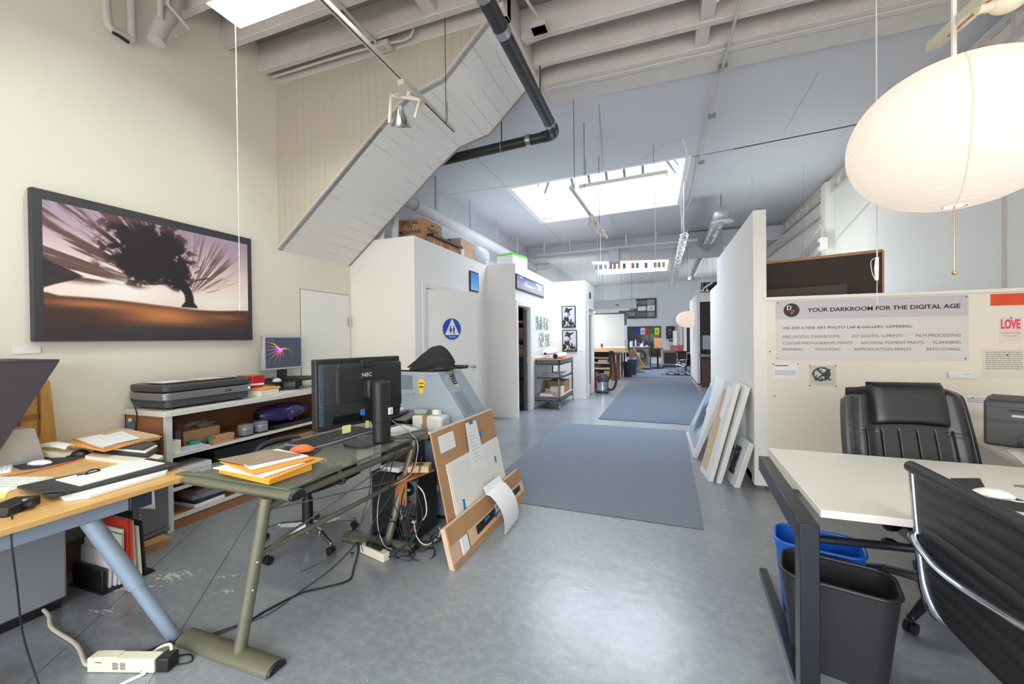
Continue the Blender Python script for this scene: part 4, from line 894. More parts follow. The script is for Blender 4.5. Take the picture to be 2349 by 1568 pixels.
# --- office chairs
def star(t, r, mat, n=5, z=.10, w=.045, caster=BLK, rot=0, hub=.035):
    MB().cyl((0, 0, z-.03), (0, 0, z+.06), hub, n=20).build('hub', mat, t)
    for k in range(n):
        a = rot+2*PI*k/n; d = V((math.cos(a), math.sin(a), 0)); s_ = V((-d.y, d.x, 0))
        mb = MB(); p0 = d*.03+V((0, 0, z+.025)); p1 = d*r*.6+V((0, 0, z+.015)); p2 = d*r+V((0, 0, z-.025))
        q = lambda p, w_, h_: [p-s_*w_/2-V((0, 0, h_/2)), p+s_*w_/2-V((0, 0, h_/2)), p+s_*w_*.35+V((0, 0, h_/2)), p-s_*w_*.35+V((0, 0, h_/2))]
        mb.hexa(q(p0, w, .04), q(p1, w*.85, .032)); mb.hexa(q(p1, w*.85, .032), q(p2, w*.6, .026))
        leg = mb.build('base_leg', mat, t, bev=.005)
        c = d*(r-.01)+V((0, 0, .028)); mc = MB()
        for o in (-.014, .014): mc.cyl(c+s_*(o-.009), c+s_*(o+.009), .027, n=16)
        mc.cyl(c+V((0, 0, 0)), c+V((0, 0, z-.045)), .008, n=8)
        mc.build('caster', caster, leg)
def task_chair(label, loc, rz):
    t = T('office_chair', label, 'chair', loc, rz); POL = M('polished_alu', (165, 168, 172), .2, .95)
    MB().grid(lambda u, v: ((u-.5)*.50*(1-.1*v), (v-.5)*.48, .47+.03*(abs(u-.5)*2)**2-.015*math.sin(PI*v)), 12, 12, .06).build('seat', BLK, t)
    MB().grid(lambda u, v: ((u-.5)*.46*(1-.15*v), -.26-.04*v+.06*(abs(u-.5)*2)**2, .50+.21*v), 12, 12, -.03).build('backrest', BLK, t)
    MB().bar((0, -.2, .42), (0, -.30, .62), .06, .02).build('back_bar', BLK, t)
    MB().cyl((0, 0, .12), (0, 0, .42), .026, n=18).cyl((0, 0, .12), (0, 0, .30), .036, n=18).build('gas_column', BLK, t)
    MB().box(-.12, .12, -.14, .12, .39, .43).build('mechanism', BLK, t, bev=.01)
    MB().tube([(.10, .05, .41), (.25, .06, .40), (.27, .06, .41)], .006, 6).build('lever', BLK, t)
    for s_ in (-1, 1):
        MB().tube([(.22*s_, -.05, .43), (.30*s_, -.04, .45), (.31*s_, .02, .55), (.30*s_, .12, .645), (.30*s_, .02, .665), (.30*s_, -.12, .665)], [.016, .016, .016, .018, .014, .012], 10, sm=5).build('arm_support', POL, t)
        MB().tube([(.30*s_, .17, .655), (.30*s_, .12, .685), (.30*s_, 0, .698), (.30*s_, -.15, .69), (.30*s_, -.20, .675)], [.012, .026, .03, .028, .012], 12, flat=.6, sm=4).build('arm_pad', BLK, t)
    star(t, .33, POL, rot=R(20)); return t
task_chair('black office chair with polished base behind the glass desk', (-2.38, 2.23, 0), R(178))
# --- film scanner / processor machine
MCH = M('machine_blue_grey', (158, 170, 184), .4, bump=.04, bs=200); MLO = M('machine_lower', (98, 118, 144), .42)
t = T('processing_machine', 'big grey-blue photo processing machine in front of the restroom wall', 'machine', (-2.0, 3.2, 0))
yF, yB_ = 3.02, 3.45
pr_ = [(-2.17, .94), (-2.17, 1.155), (-1.775, 1.155), (-1.42, .60), (-1.75, .60), (-2.12, .815)]
pr_ = [(-2.17, .94), (-2.17, 1.15), (-1.775, 1.15), (-1.44, .66), (-1.44, .62), (-1.95, .62), (-1.95, .82), (-2.11, .82)]
MB().hexa([(x, yF, z) for x, z in pr_], [(x, yB_, z) for x, z in pr_]).build('console', MCH, t, world=True, bev=.006)
MB().box(-1.93, -1.60, 2.84, 3.42, .03, .655).build('cabinet', MLO, t, world=True, bev=.006)
MB().box(-1.91, -1.62, 2.86, 3.40, 0, .03).build('plinth', BLK, t, world=True)
mb = MB()
for i in range(9):
    for j in range(10): mb.box(-2.13+.0125*i+.006*(j % 2), -2.122+.0125*i+.006*(j % 2), yF-.0012, yF+.0005, 1.0+.0125*j, 1.007+.0125*j)
mb.build('speaker_grille', DGR, t, world=True)
MB().box(-2.145, -2.0, yF-.008, yF, .96, .975).build('grille_lip', MCH, t, world=True)
sl = V((-1.44+1.775, 0, .66-1.15)).normalized(); nl = V((-sl.z, 0, sl.x))
nl = nl if nl.x > 0 else -nl; pS = lambda s_, y: V((-1.775, y, 1.15))+sl*s_+nl*.0006
mb = MB()
for k in range(12): mb.slab([pS(.22+.018*k, 3.08), pS(.226+.018*k, 3.08), pS(.226+.018*k, 3.24), pS(.22+.018*k, 3.24)], nl*.0008)
mb.build('vent_slots', M('slot_grey', (96, 104, 114), .6), t, world=True)
MB().slab([pS(.01, 3.21), pS(.04, 3.21), pS(.04, 3.25), pS(.01, 3.25)], nl*.001).slab([pS(.14, 3.20), pS(.17, 3.20), pS(.17, 3.235), pS(.14, 3.235)], nl*.001).build('yellow_tape', M('tape_yellow', (226, 206, 60), .6), t, world=True)
MB().slab([pS(.035, 3.19), pS(.14, 3.17), pS(.14, 3.24), pS(.035, 3.26)], nl*.0016).build('warning_label', BLK, t, world=True)
mb = MB()
for k in range(4): mb.slab([pS(.045+.024*k, 3.19), pS(.05+.024*k, 3.185), pS(.05+.024*k, 3.235), pS(.045+.024*k, 3.24)], nl*.0022)
mb.build('label_print', PAP, t, world=True)
YS = M('sticker_yellow', (238, 200, 50), .5)
MB().lathe([(.036, 0), (.036, .002)], (-1.93, yF-.003, 1.055), 24, 1).box(-1.95, -1.91, yF-.003, yF-.0005, .965, 1.03).build('bulb_sticker', YS, t, world=True)
MB().box(-1.955, -1.905, yF-.0042, yF-.003, 1.05, 1.06).build('sticker_text', M('sticker_ink', (120, 90, 20), .6), t, world=True)
text('dust', (-1.885, yF-.001, 1.112), (1, 0, 0), (0, 0, 1), .07, .028, M('marker_violet', (120, 130, 190), .6), t)
MB().box(-1.86, -1.76, 2.836, 2.841, .10, .36).build('side_slot', BLK, t, world=True)
MB().box(-1.72, -1.67, 2.836, 2.84, .22, .27).build('outlet_plate', PAP, t, world=True)
MB().box(-2.2, -1.83, 3.06, 3.42, 1.151, 1.163).build('tray', BLK2, t, world=True, bev=.003)
t = T('black_bag', 'crumpled black fabric bag on top of the processing machine', 'bag', (-1.88, 3.22, 1.164), R(10))
BAG = M('bag_black', (30, 31, 33), .85, bump=.3, bs=60)
def bag(u, v):
    x = -.30+.46*u; h = (math.sin(PI*min(1, (u*.93+.03)**1.8))**.75)*.20; w = .13*(math.sin(PI*min(max(u, .03), .97))**.5)
    a = PI*v; rip = .012*math.sin(14*a+9*u)*math.sin(PI*u)
    return (x+.01*math.sin(8*v+3*u), math.cos(a)*(w+rip)-.02, max(0, math.sin(a))*(h+rip*1.6))
MB().grid(bag, 30, 26).build('body', BAG, t)
MB().tube([(.12, -.07, .012), (.18, -.08, .02), (.23, -.02, .015), (.24, .04, .02)], .012, 8, sm=4).tube([(-.3, 0, .005), (-.22, -.11, .01), (-.05, -.13, .012), (.1, -.11, .008)], .007, 6, sm=4).build('strap', BLK, t)
mb = MB(at(-1.74, 3.33, 1.165, .2))
tag(mb.box(-.07, .09, -.03, .03, 0, .015).build('film_holder', BLK2), 'lower flat black film holder beside the black bag', 'film holder')
tag(MB(at(-1.74, 3.33, 1.165, .3)).box(-.05, .1, -.025, .02, .0155, .03).build('film_holder', BLK2), 'upper flat black film holder beside the black bag', 'film holder')
tag(MB(at(-2.1, 3.09, 1.164, .1)).box(-.05, .05, -.02, .02, 0, .018).build('small_white_box', PAP2), 'small white box on the left end of the machine top', 'box')
# --- things between desk and machine
t = T('bubble_wrap_parcel', 'bubble-wrapped parcel with brown tape on the machine cabinet', 'parcel', (-1.76, 3.0, .656), R(0))
BBW = M('bubble_wrap', (228, 226, 222), .3, bump=1, bs=60)
MB().box(-.16, .12, -.15, .0, 0, .155).build('body', BBW, t, bev=.02); MB().box(-.055, -.015, -.153, .003, -.0+.001, .159).build('tape_band', CRD, t)
text('fragile', (-1.807, 2.846, .67), (0, 0, 1), (-1, 0, 0), .08, .018, INK, t, th=.001)
tag(MB(at(-1.86, 2.92, .815, .3)).box(-.06, .05, -.04, .04, 0, .04).build('wrapped_packet', M('packet_green', (150, 168, 158), .3, bump=.6, bs=40), bev=.01), 'crinkled greenish packet on the left of bubble-wrapped parcel', 'packet')
tag(MB(at(-1.735, 2.94, .815, -.1)).box(-.03, .03, -.02, .02, 0, .035).build('small_white_box', PAP), 'small white box on top of bubble-wrapped parcel', 'box')
t = T('black_equipment', 'dark glossy equipment heap left of the machine cabinet', 'equipment', (-2.1, 3.0, .0))
MB().box(-.20, .12, -.06, .35, .0, .70).build('body', BLK, t, bev=.01)
MB().slab([(-.26, -.1, .70), (.1, -.1, .70), (.1, .3, .72), (-.2, .3, .76)], (0, 0, .05)).slab([(-.2, .0, .75), (-.12, 0, .82), (-.05, 0, .76)], (0, .2, 0)).build('cover', BLK2, t, bev=.004)
t = T('grey_tray', 'open grey plastic tray behind the glass desk', 'tray', (-1.93, 2.78, .64))
for b_ in ((-.14, .16, -.1, .1, 0, .01), (-.14, .16, -.1, -.09, .01, .09), (-.14, .16, .09, .1, .01, .09), (-.14, -.13, -.09, .09, .01, .09), (.15, .16, -.09, .09, .01, .09)): MB().box(*b_).build('panel', M('tray_grey', (140, 146, 150), .4), t)
MB().box(-.12, .14, -.08, .08, -.64, 0).build('support', DGR, t)
# --- computer towers below the glass desk
t = T('computer_tower', 'black computer tower behind the far leg of the glass desk', 'computer', (-1.87, 2.62, 0))
MB().box(-2.0, -1.79, 2.44, 2.88, .01, .47).build('body', BLK, t, world=True, bev=.006); MB().box(-2.005, -1.985, 2.435, 2.88, .01, .475).build('side_edge', ALU, t, world=True)
t = T('router_box', 'white router box on top of the black computer tower', 'router', (-1.86, 2.52, .475))
MB().box(-.07, .09, -.06, .08, 0, .035).build('body', PAP, t, bev=.006); MB().box(-.071, -.0, -.062, .08, .005, .02).build('band', M('band_blue', (120, 150, 165), .5), t)
t = T('computer_tower', 'open-backed computer tower with tangled cables and bright connectors', 'computer', (-1.66, 2.6, 0))
MB().box(-1.77, -1.625, 2.47, 2.74, .01, .44).build('body', BLK, t, world=True, bev=.004)
MB().box(-1.745, -1.628, 2.462, 2.47, .03, .43).build('back_plate', M('back_plate', (110, 116, 120), .35, .6), t, world=True)
MB().lathe([(.045, 0), (.045, -.006)], (-1.685, 2.463, .37), 20, 1).build('fan_cover', BLK2, t, world=True); mb = MB()
for k in range(5): mb.box(-1.68, -1.635, 2.456, 2.463, .06+.028*k, .075+.028*k)
mb.build('expansion_slots', BLK2, t, world=True)
for i, (x, z, c) in enumerate(((-1.69, .24, (190, 60, 170)), (-1.685, .215, (40, 190, 150)), (-1.69, .27, (60, 90, 200)), (-1.68, .15, (200, 40, 60)), (-1.6, .10, (200, 40, 80)), (-1.61, .085, (130, 60, 190)), (-1.64, .37, (60, 190, 190)), (-1.685, .18, (220, 220, 220)), (-1.60, .15, (200, 220, 230)))):
    x -= .045; MB().box(x-.012, x+.014, 2.44, 2.463, z-.007, z+.007).build('connector', M('conn_%d' % i, c, .5), t, world=True)
MB().box(-1.768, -1.748, 2.466, 2.4705, .14, .28).build('printed_label', PAP, t, world=True)
t = T('wooden_ledge', 'orange-brown cardboard flap folded over the open computer tower', 'cardboard', (-1.68, 2.5, .44))
OBR = M('orange_board', (178, 116, 66), .6)
MB().slab([(-1.77, 2.44, .445), (-1.66, 2.40, .445), (-1.56, 2.60, .47), (-1.70, 2.66, .47)], (0, 0, .012)).build('top', OBR, t, world=True)
MB().slab([(-1.79, 2.43, .27), (-1.685, 2.425, .26), (-1.68, 2.425, .445), (-1.77, 2.435, .445)], (0, .01, 0)).build('flap', OBR, t, world=True)
t = T('wooden_block', 'pale wooden block with round hole on the orange cardboard flap', 'block', (-1.64, 2.53, .485), R(20))
MB().box(-.075, .075, -.05, .06, 0, .045).build('body', PINE, t, bev=.003); MB().cyl((0, .005, .0452), (0, .005, .046), .03, n=24).build('hole', M('hole_brown', (120, 84, 50), .8), t); MB().sph((.02, -.0505, .02), .003).build('nail', INK, t)
t = strip('power_strip', (835, 1270), (890, 1285), 'cream power strip with plugs beside the glass desk leg', .24, .055, .055, rz=R(-14))
t.location = (-1.79, 2.215, 0)
for k in range(4): MB().box(-.018, .018, -.012, .012, .055, .08).build('plug', BLK, t).location = (0, 0, 0)
for i, k in enumerate([o for o in kids(t) if o.name.startswith('plug')]): k.location = (-.06+.036*i, 0, 0)
MB().box(.08, .1005, -.024, .024, .01, .045).build('side_label', M('label_pale_blue', (190, 200, 215), .5), t)
W_ = (-1.79, 2.225)
cord([(W_[0], W_[1]-.05, .08), (W_[0]-.02, W_[1], .20), (W_[0]+.0, W_[1]+.12, .24), (W_[0]+.03, W_[1]+.2, .10), (W_[0]+.06, W_[1]+.26, .02)], .005, 'black cord arching up from power strip plugs, tall loop')
cord([(W_[0], W_[1]+.0, .08), (W_[0]+.02, W_[1]+.04, .17), (W_[0]+.06, W_[1]+.12, .18), (W_[0]+.1, W_[1]+.16, .03), (W_[0]+.2, W_[1]+.2, .01)], .005, 'black cord arching low over the power strip')
cord([Zp(GZ+.01, 900, 965), (-1.62, 2.45, .74), (-1.60, 2.43, .60), (-1.63, 2.40, .50), (-1.72, 2.36, .44), (-1.80, 2.30, .40), (-1.80, 2.26, .2), (-1.75, 2.26, .06), (-1.70, 2.28, .03)], .0032, 'white cord falling from glass desk to power strip', M('cord_pale_grey', (176, 174, 166), .5), 'white_cable')
cord([(-1.75, 2.30, .75), (-1.61, 2.42, .745), (-1.61, 2.45, .62), (-1.66, 2.44, .48), (-1.72, 2.42, .30), (-1.70, 2.44, .12), (-1.62, 2.42, .01)], .004, 'black cord dropping beside the white cord to the floor')
cord([(-1.80, 2.1, .745), (-1.66, 2.2, .70), (-1.72, 2.2, .5), (-1.80, 2.2, .35), (-1.88, 2.16, .2), (-2.0, 2.05, .05), (-2.1, 1.9, .005)], .003, 'thin grey cord hanging from the monitor to the floor', DGR, 'grey_cable')
cord([(-1.62, 2.46, .41), (-1.55, 2.44, .36), (-1.53, 2.44, .24), (-1.57, 2.455, .17)], .0045, 'pale cord bowing out beside open computer tower', CRM, 'pale_cable')
cord([(-1.64, 2.45, .14), (-1.60, 2.43, .05), (-1.52, 2.42, .02), (-1.47, 2.5, .05), (-1.5, 2.56, .08)], .004, 'pale cord curling at the foot of open computer tower', CRM, 'pale_cable')
for i, (r_, cx, cy, z) in enumerate(((.085, -1.50, 2.33, .006), (.07, -1.55, 2.42, .02), (.09, -1.52, 2.45, .04), (.05, -1.62, 2.36, .01), (.06, -1.46, 2.48, .06))):
    cord([(cx+r_*math.cos(a), cy+r_*.9*math.sin(a), z+.015*math.sin(a*2+i)) for a in [R(25*k) for k in range(17)]], .0048, ('largest black cord ring flat on the floor', 'black cord ring under the tower connectors', 'black cord ring behind the largest ring', 'small black cord ring at desk foot', 'small black cord ring on the cable heap')[i])
for i in range(5):
    x = -1.73+.024*i
    cord([(x, 2.45, .40-.06*i), (x+.03, 2.425, .28), (x-.01, 2.42, .15), (x+.02, 2.41, .05), (x+.06-.03*i, 2.36, .01)], .004, ('leftmost', 'second', 'middle', 'fourth', 'rightmost')[i]+' of the black cords hanging from the open tower back')
for i, (a_, b_, c_, r_) in enumerate((((-1.72, 2.1, .74), (-1.78, 2.14, .40), (-1.84, 2.16, .05), .003), ((-1.66, 2.3, .72), (-1.72, 2.32, .35), (-1.60, 2.34, .02), .0035), ((-1.70, 2.5, .66), (-1.80, 2.36, .30), (-1.88, 2.24, .06), .003), ((-1.60, 2.5, .60), (-1.55, 2.42, .22), (-1.66, 2.30, .01), .0035))):
    m1 = V(a_).lerp(V(b_), .5)+V((.03*(-1)**i, -.02, -.02)); m2 = V(b_).lerp(V(c_), .5)+V((-.03*(-1)**i, -.02, -.02))
    cord([a_, m1, b_, m2, c_], r_, ('grey', 'black', 'grey', 'black')[i]+' cable hanging loosely '+('from the big monitor stand', 'beside the far glass desk leg', 'from the far glass desk beam', 'over the open tower cables')[i], DGR if i % 2 == 0 else BLK, 'hanging_cable')
for i, (cx, cy, r_) in enumerate(((-1.66, 2.28, .10), (-1.58, 2.25, .07), (-1.70, 2.36, .06))):
    cord([(cx+r_*math.cos(a), cy+r_*.8*math.sin(a), .012+.02*abs(math.sin(a*1.5+i))) for a in [R(30*k) for k in range(15)]], .0042, ('wide', 'middle', 'small')[i]+' tangled black cable loop between power strip and open tower')
# --- cardboard boards leaning
def lean(name, label, bl, br, tl, tr, th, mat, edge=None, cat='board', **k):
    t = T(name, label, cat, (V(bl)+V(br))/2, 0)
    bl, br, tl, tr = map(V, (bl, br, tl, tr)); n = (br-bl).cross(tl-bl).normalized()
    return t, bl, (br-bl), (tl-bl), n
def P2(F_, u, v, o=0): t, b, U, Vv, n = F_; return b+U*u+Vv*v+n*o
def piece(F_, name, q, o, th, mat, **k): return MB().slab([P2(F_, u, v, o) for u, v in q], F_[4]*th).build(name, mat, F_[0], world=True, **k)
rect = lambda a, b, c, d: [(a, b), (c, b), (c, d), (a, d)]
FB = lean('leaning_board', 'tall cardboard-backed board with white sheet leaning on the machine', (-1.27, 2.36, 0), (-1.24, 3.34, 0), (-1.455, 2.38, .81), (-1.43, 3.34, .815), 0, CRD)
s_ = -1 if FB[4].x > 0 else 1
piece(FB, 'board', rect(0, 0, 1, 1), 0, -.012*1, CRD, bev=.001)
piece(FB, 'edge_strip', rect(0, .985, 1, 1.0), .0005, -.02, M('edge_pale', (226, 206, 190), .6))
piece(FB, 'backing_sheet', rect(.10, .0, .98, .70), .001, .008, WPN, bev=.001)
piece(FB, 'inner_mat', rect(.12, .0, .93, .665), .0092, .002, M('mat_white', (232, 230, 226), .6))
piece(FB, 'note', rect(.07, .80, .28, .94), .001, .001, PAP)
piece(FB, 'receipt', [(.42, .52), (.66, .50), (.64, .95), (.46, .96)], .012, .0012, PAP)
for q in (rect(.52, .93, .58, .965), rect(.66, .77, .685, .84), [(.20, .26), (.225, .25), (.235, .36), (.21, .37)], [(.83, .47), (.855, .465), (.86, .53), (.835, .535)]): piece(FB, 'tape', q, .0136, .0012, BLT)
mb = MB()
for k in range(9): mb.slab([P2(FB, .48, .60+.032*k, .0136), P2(FB, .61-.03*(k % 3), .60+.032*k, .0136), P2(FB, .61-.03*(k % 3), .603+.032*k, .0136), P2(FB, .48, .603+.032*k, .0136)], FB[4]*.0003)
mb.build('receipt_print', GINK, FB[0], world=True)
FS = lean('leaning_picture', 'low cardboard-wrapped frame with black openings leaning before the tall board', (-1.205, 2.23, 0), (-1.155, 3.50, 0), (-1.275, 2.238, .245), (-1.225, 3.51, .25), 0, CRD)
piece(FS, 'wrapper', rect(0, 0, 1, 1), -.002, -.035, CRD2, bev=.003)
piece(FS, 'wrapper_flap', [(0, .56), (.62, .56), (.62, 1), (0, 1)], 0, .006, CRD)
piece(FS, 'wrapper_flap', [(.62, .60), (1, .60), (1, 1), (.62, 1)], 0, .005, CRD)
piece(FS, 'wrapper_flap', [(0, 0), (1, 0), (1, .20), (0, .12)], 0, .006, CRD)
piece(FS, 'wood_moulding', [(.17, .15), (.99, .22), (.99, .60), (.17, .56)], .001, .004, PINE)
piece(FS, 'opening', [(.27, .27), (.58, .33), (.58, .53), (.27, .50)], .0055, .001, BLK)
piece(FS, 'opening', [(.74, .33), (.93, .36), (.93, .53), (.74, .53)], .0055, .001, BLK)
piece(FS, 'mat_stack', [(.10, .14), (.165, .16), (.165, .54), (.10, .54)], .001, .01, PAP)
piece(FS, 'dark_gap', [(.168, .15), (.178, .15), (.178, .54), (.168, .54)], .001, .005, BLK)
piece(FS, 'fold_paper', [(.52, .36), (.60, .38), (.60, .62), (.52, .60)], .008, .001, M('note_lilac', (216, 218, 236), .7))
piece(FS, 'paper_mark', [(.545, .42), (.553, .42), (.553, .54), (.545, .54)], .0092, .0006, INK)
for q in ([(.37, .40), (.43, .42), (.43, .50), (.37, .48)], [(.50, .26), (.52, .26), (.515, .44), (.495, .44)], [(.60, .22), (.635, .24), (.635, .28), (.60, .26)]): piece(FS, 'tape', q, .0095, .0012, BLT)
t = T('curled_paper', 'long white paper curling over the low cardboard frame', 'paper', P2(FS, .58, 0)+V((.05, 0, 0)))
def curl(u, v):
    y = 2.78+.30*u+.02*v; s_ = v
    if s_ < .35: p = P2(FS, (y-2.23)/1.27, 1.0-s_*.0, 0); return (p.x+.02-.10*(.35-s_), y+.10*(.35-s_), p.z+.02+.12*(.35-s_))
    k = (s_-.35)/.65; return (-1.23+.02+.14*math.sin(k*PI*.55), y-.06*k, .27-.26*k+.03*math.sin(PI*k))
MB().grid(curl, 8, 18, .001).build('sheet', PAP, t, world=True)
tag(MB().sph(Zp(.012, 808, 1268), .012, .012, .006).build('rubber_cap', BLK), 'small black cap lying on the floor by the cord', 'cap')
# ================================================================ RIGHT SIDE
BFR = M('frame_black_metal', (34, 37, 42), .32, .4, bump=.05, bs=100)
t = T('white_desk', 'white-topped desk with black square-tube frame standing over two waste bins', 'desk', (1.4, 2.35, 0))
MB().hexa([(.58, 1.895, .722), (2.15, 1.905, .722), (2.15, 2.80, .722), (.605, 2.85, .722)], [(.58, 1.895, .752), (2.15, 1.905, .752), (2.15, 2.80, .752), (.605, 2.85, .752)]).build('desktop', M('desktop_white', (236, 230, 222), .4), t, world=True, bev=.002)
MB().hexa([(.492, 1.83, .632), (.556, 1.83, .632), (.60, 2.79, .632), (.545, 2.79, .632)], [(.492, 1.83, .715), (.556, 1.83, .715), (.60, 2.79, .715), (.545, 2.79, .715)]).build('top_rail', BFR, t, world=True, bev=.003)
MB().box(.492, .556, 1.825, 1.89, .03, .716).build('leg', BFR, t, world=True, bev=.003)
MB().hexa([(.492, 1.83, 0), (.55, 1.83, 0), (.585, 2.79, 0), (.545, 2.79, 0)], [(.492, 1.83, .045), (.55, 1.83, .045), (.585, 2.79, .045), (.545, 2.79, .045)]).build('foot_bar', BFR, t, world=True, bev=.003)
MB().cyl((.54, 1.98, .60), (2.05, 2.10, .60), .016, n=14).build('stretcher', BFR, t, world=True)
MB().box(2.05, 2.1, 1.9, 2.76, 0, .715).build('leg', BFR, t, world=True)
MB().box(.5555, .5565, 1.845, 1.875, .64, .70).build('scuff', M('scuff_grey', (130, 134, 138), .7), t, world=True)
def bin_(label, loc, rz, mat, L_=.37, W_=.25, H_=.38):
    t = T('waste_bin', label, 'bin', loc, rz); sc = .80
    a = rrect(L_, W_, .07, 7); b = [(x*sc, y*sc) for x, y in a]; ai = [(x*.965, y*.955) for x, y in a]; bi = [(x*sc*.95, y*sc*.95) for x, y in a]; n = len(a)
    vs = [(x, y, 0) for x, y in b]+[(x, y, H_-.012) for x, y in a]+[(x, y, H_-.01) for x, y in ai]+[(x, y, .01) for x, y in bi]
    fs = [[k, (k+1) % n, n+(k+1) % n, n+k] for k in range(n)]+[[n+k, n+(k+1) % n, 2*n+(k+1) % n, 2*n+k] for k in range(n)]+[[2*n+k, 2*n+(k+1) % n, 3*n+(k+1) % n, 3*n+k] for k in range(n)]+[list(range(n)), list(range(3*n, 4*n))]
    MB().add(vs, fs).build('body', mat, t)
    MB().tube([(x*1.0, y*1.0, H_-.006) for x, y in a], .009, 8, closed=True).build('rim', mat, t); return t
BLUE = M('bin_blue', (20, 96, 196), .35); BB = M('bin_black', (36, 37, 40), .45, bump=.03, bs=300)
bin_('blue plastic waste bin behind the black bin under white desk', (.75, 2.50, 0), R(-14), BLUE)
bin_('black plastic waste bin in front of the blue one, under white desk', (.71, 2.14, 0), R(-15), BB, L_=.40, W_=.26, H_=.40)
# --- executive leather chair
t = T('executive_chair', 'black leather high-back chair behind the white desk', 'chair', (1.40, 2.76, 0), R(184)); CH = t
def hw(v): return .318-.028*v+.012*math.sin(PI*v)   # half width by height
def back(u, v, off=0):
    s_ = (u-.5)*2; z = .46+.65*v; y = -.24-.16*v
    w = hw(v)*(1-.10*max(0, (v-.9)/.1)**3); x = s_*w
    bol = .045*(1-ss(.78, 1.0, abs(s_))*1.0)+.018*ss(.55, .75, abs(s_))
    g = min(abs(s_-q) for q in (-.62, -.36, -.09, .19, .46, .72)); ch = -.010*math.exp(-(g/.010)**2)*(1-ss(.60, .64, v)) if abs(s_) < .8 else 0
    side = -.006*math.exp(-((v-.60)/.012)**2)*ss(.5, .56, abs(s_))*ss(.97, .9, abs(s_))
    topr = -.06*max(0, (v-.93)/.07)**2
    return (x, y+bol+ch+side+topr+off, z-.05*max(0, abs(s_)-.7)*ss(.8, 1, v))
MB().grid(lambda u, v: back(u, v), 240, 70, -.08).build('backrest', LTH, t, ang=60)
def head(u, v):
    s_ = (u-.5)*2; z = .895+.245*v-.014*s_*s_*(1-v); w = .192-.006*v; e = (1-abs(s_)**9)*(1-abs(2*v-1)**7)
    return (s_*w, -.24-.16*((z-.46)/.665)+.028+.062*max(0, e)**.45, z)
MB().grid(head, 30, 22).build('headrest', LTH, t, ang=60)
for s_ in (-1, 1): MB().tube([V(back(.5+s_*.455, v))+V((0, .002, 0)) for v in [.02+.05*k for k in range(19)]], .0035, 6).build('seam_piping', LTH, t)
MB().grid(lambda u, v: ((u-.5)*.56, -.26+.54*v, .47+.035*math.sin(PI*v)**.4*math.sin(PI*u)**.4), 16, 16, .10).build('seat', LTH, t, ang=60)
for s_ in (-1, 1):
    MB().tube([(s_*.30, -.28, .60), (s_*.34, -.20, .640), (s_*.35, -.05, .655), (s_*.345, .10, .645), (s_*.34, .17, .63)], [.03, .042, .045, .045, .03], 12, sm=4, flat=.6).build('armrest', LTH, t)
    MB().tube([(s_*.34, .14, .63), (s_*.345, .16, .52), (s_*.30, .08, .43), (s_*.2, 0, .41)], .022, 10, sm=4).tube([(s_*.31, -.26, .6), (s_*.33, -.22, .48), (s_*.28, -.1, .42), (s_*.2, -.02, .41)], .02, 10, sm=4).build('arm_support', BLK, t)
MB().box(-.16, .16, -.18, .14, .36, .40).build('mechanism', BLK, t, bev=.01)
MB().tube([(.10, .08, .37), (.24, .12, .36), (.30, .13, .37)], .006, 6).lathe([(.008, 0), (.016, .015), (.02, .05), (.012, .06)], (.29, .13, .372), 10, 0).build('lever', BLK, t)
MB().cyl((0, 0, .12), (0, 0, .37), .03, n=18).build('gas_column', BLK, t)
BPL = M('base_black', (34, 35, 38), .3)
star(t, .41, BPL, rot=R(41), w=.06)
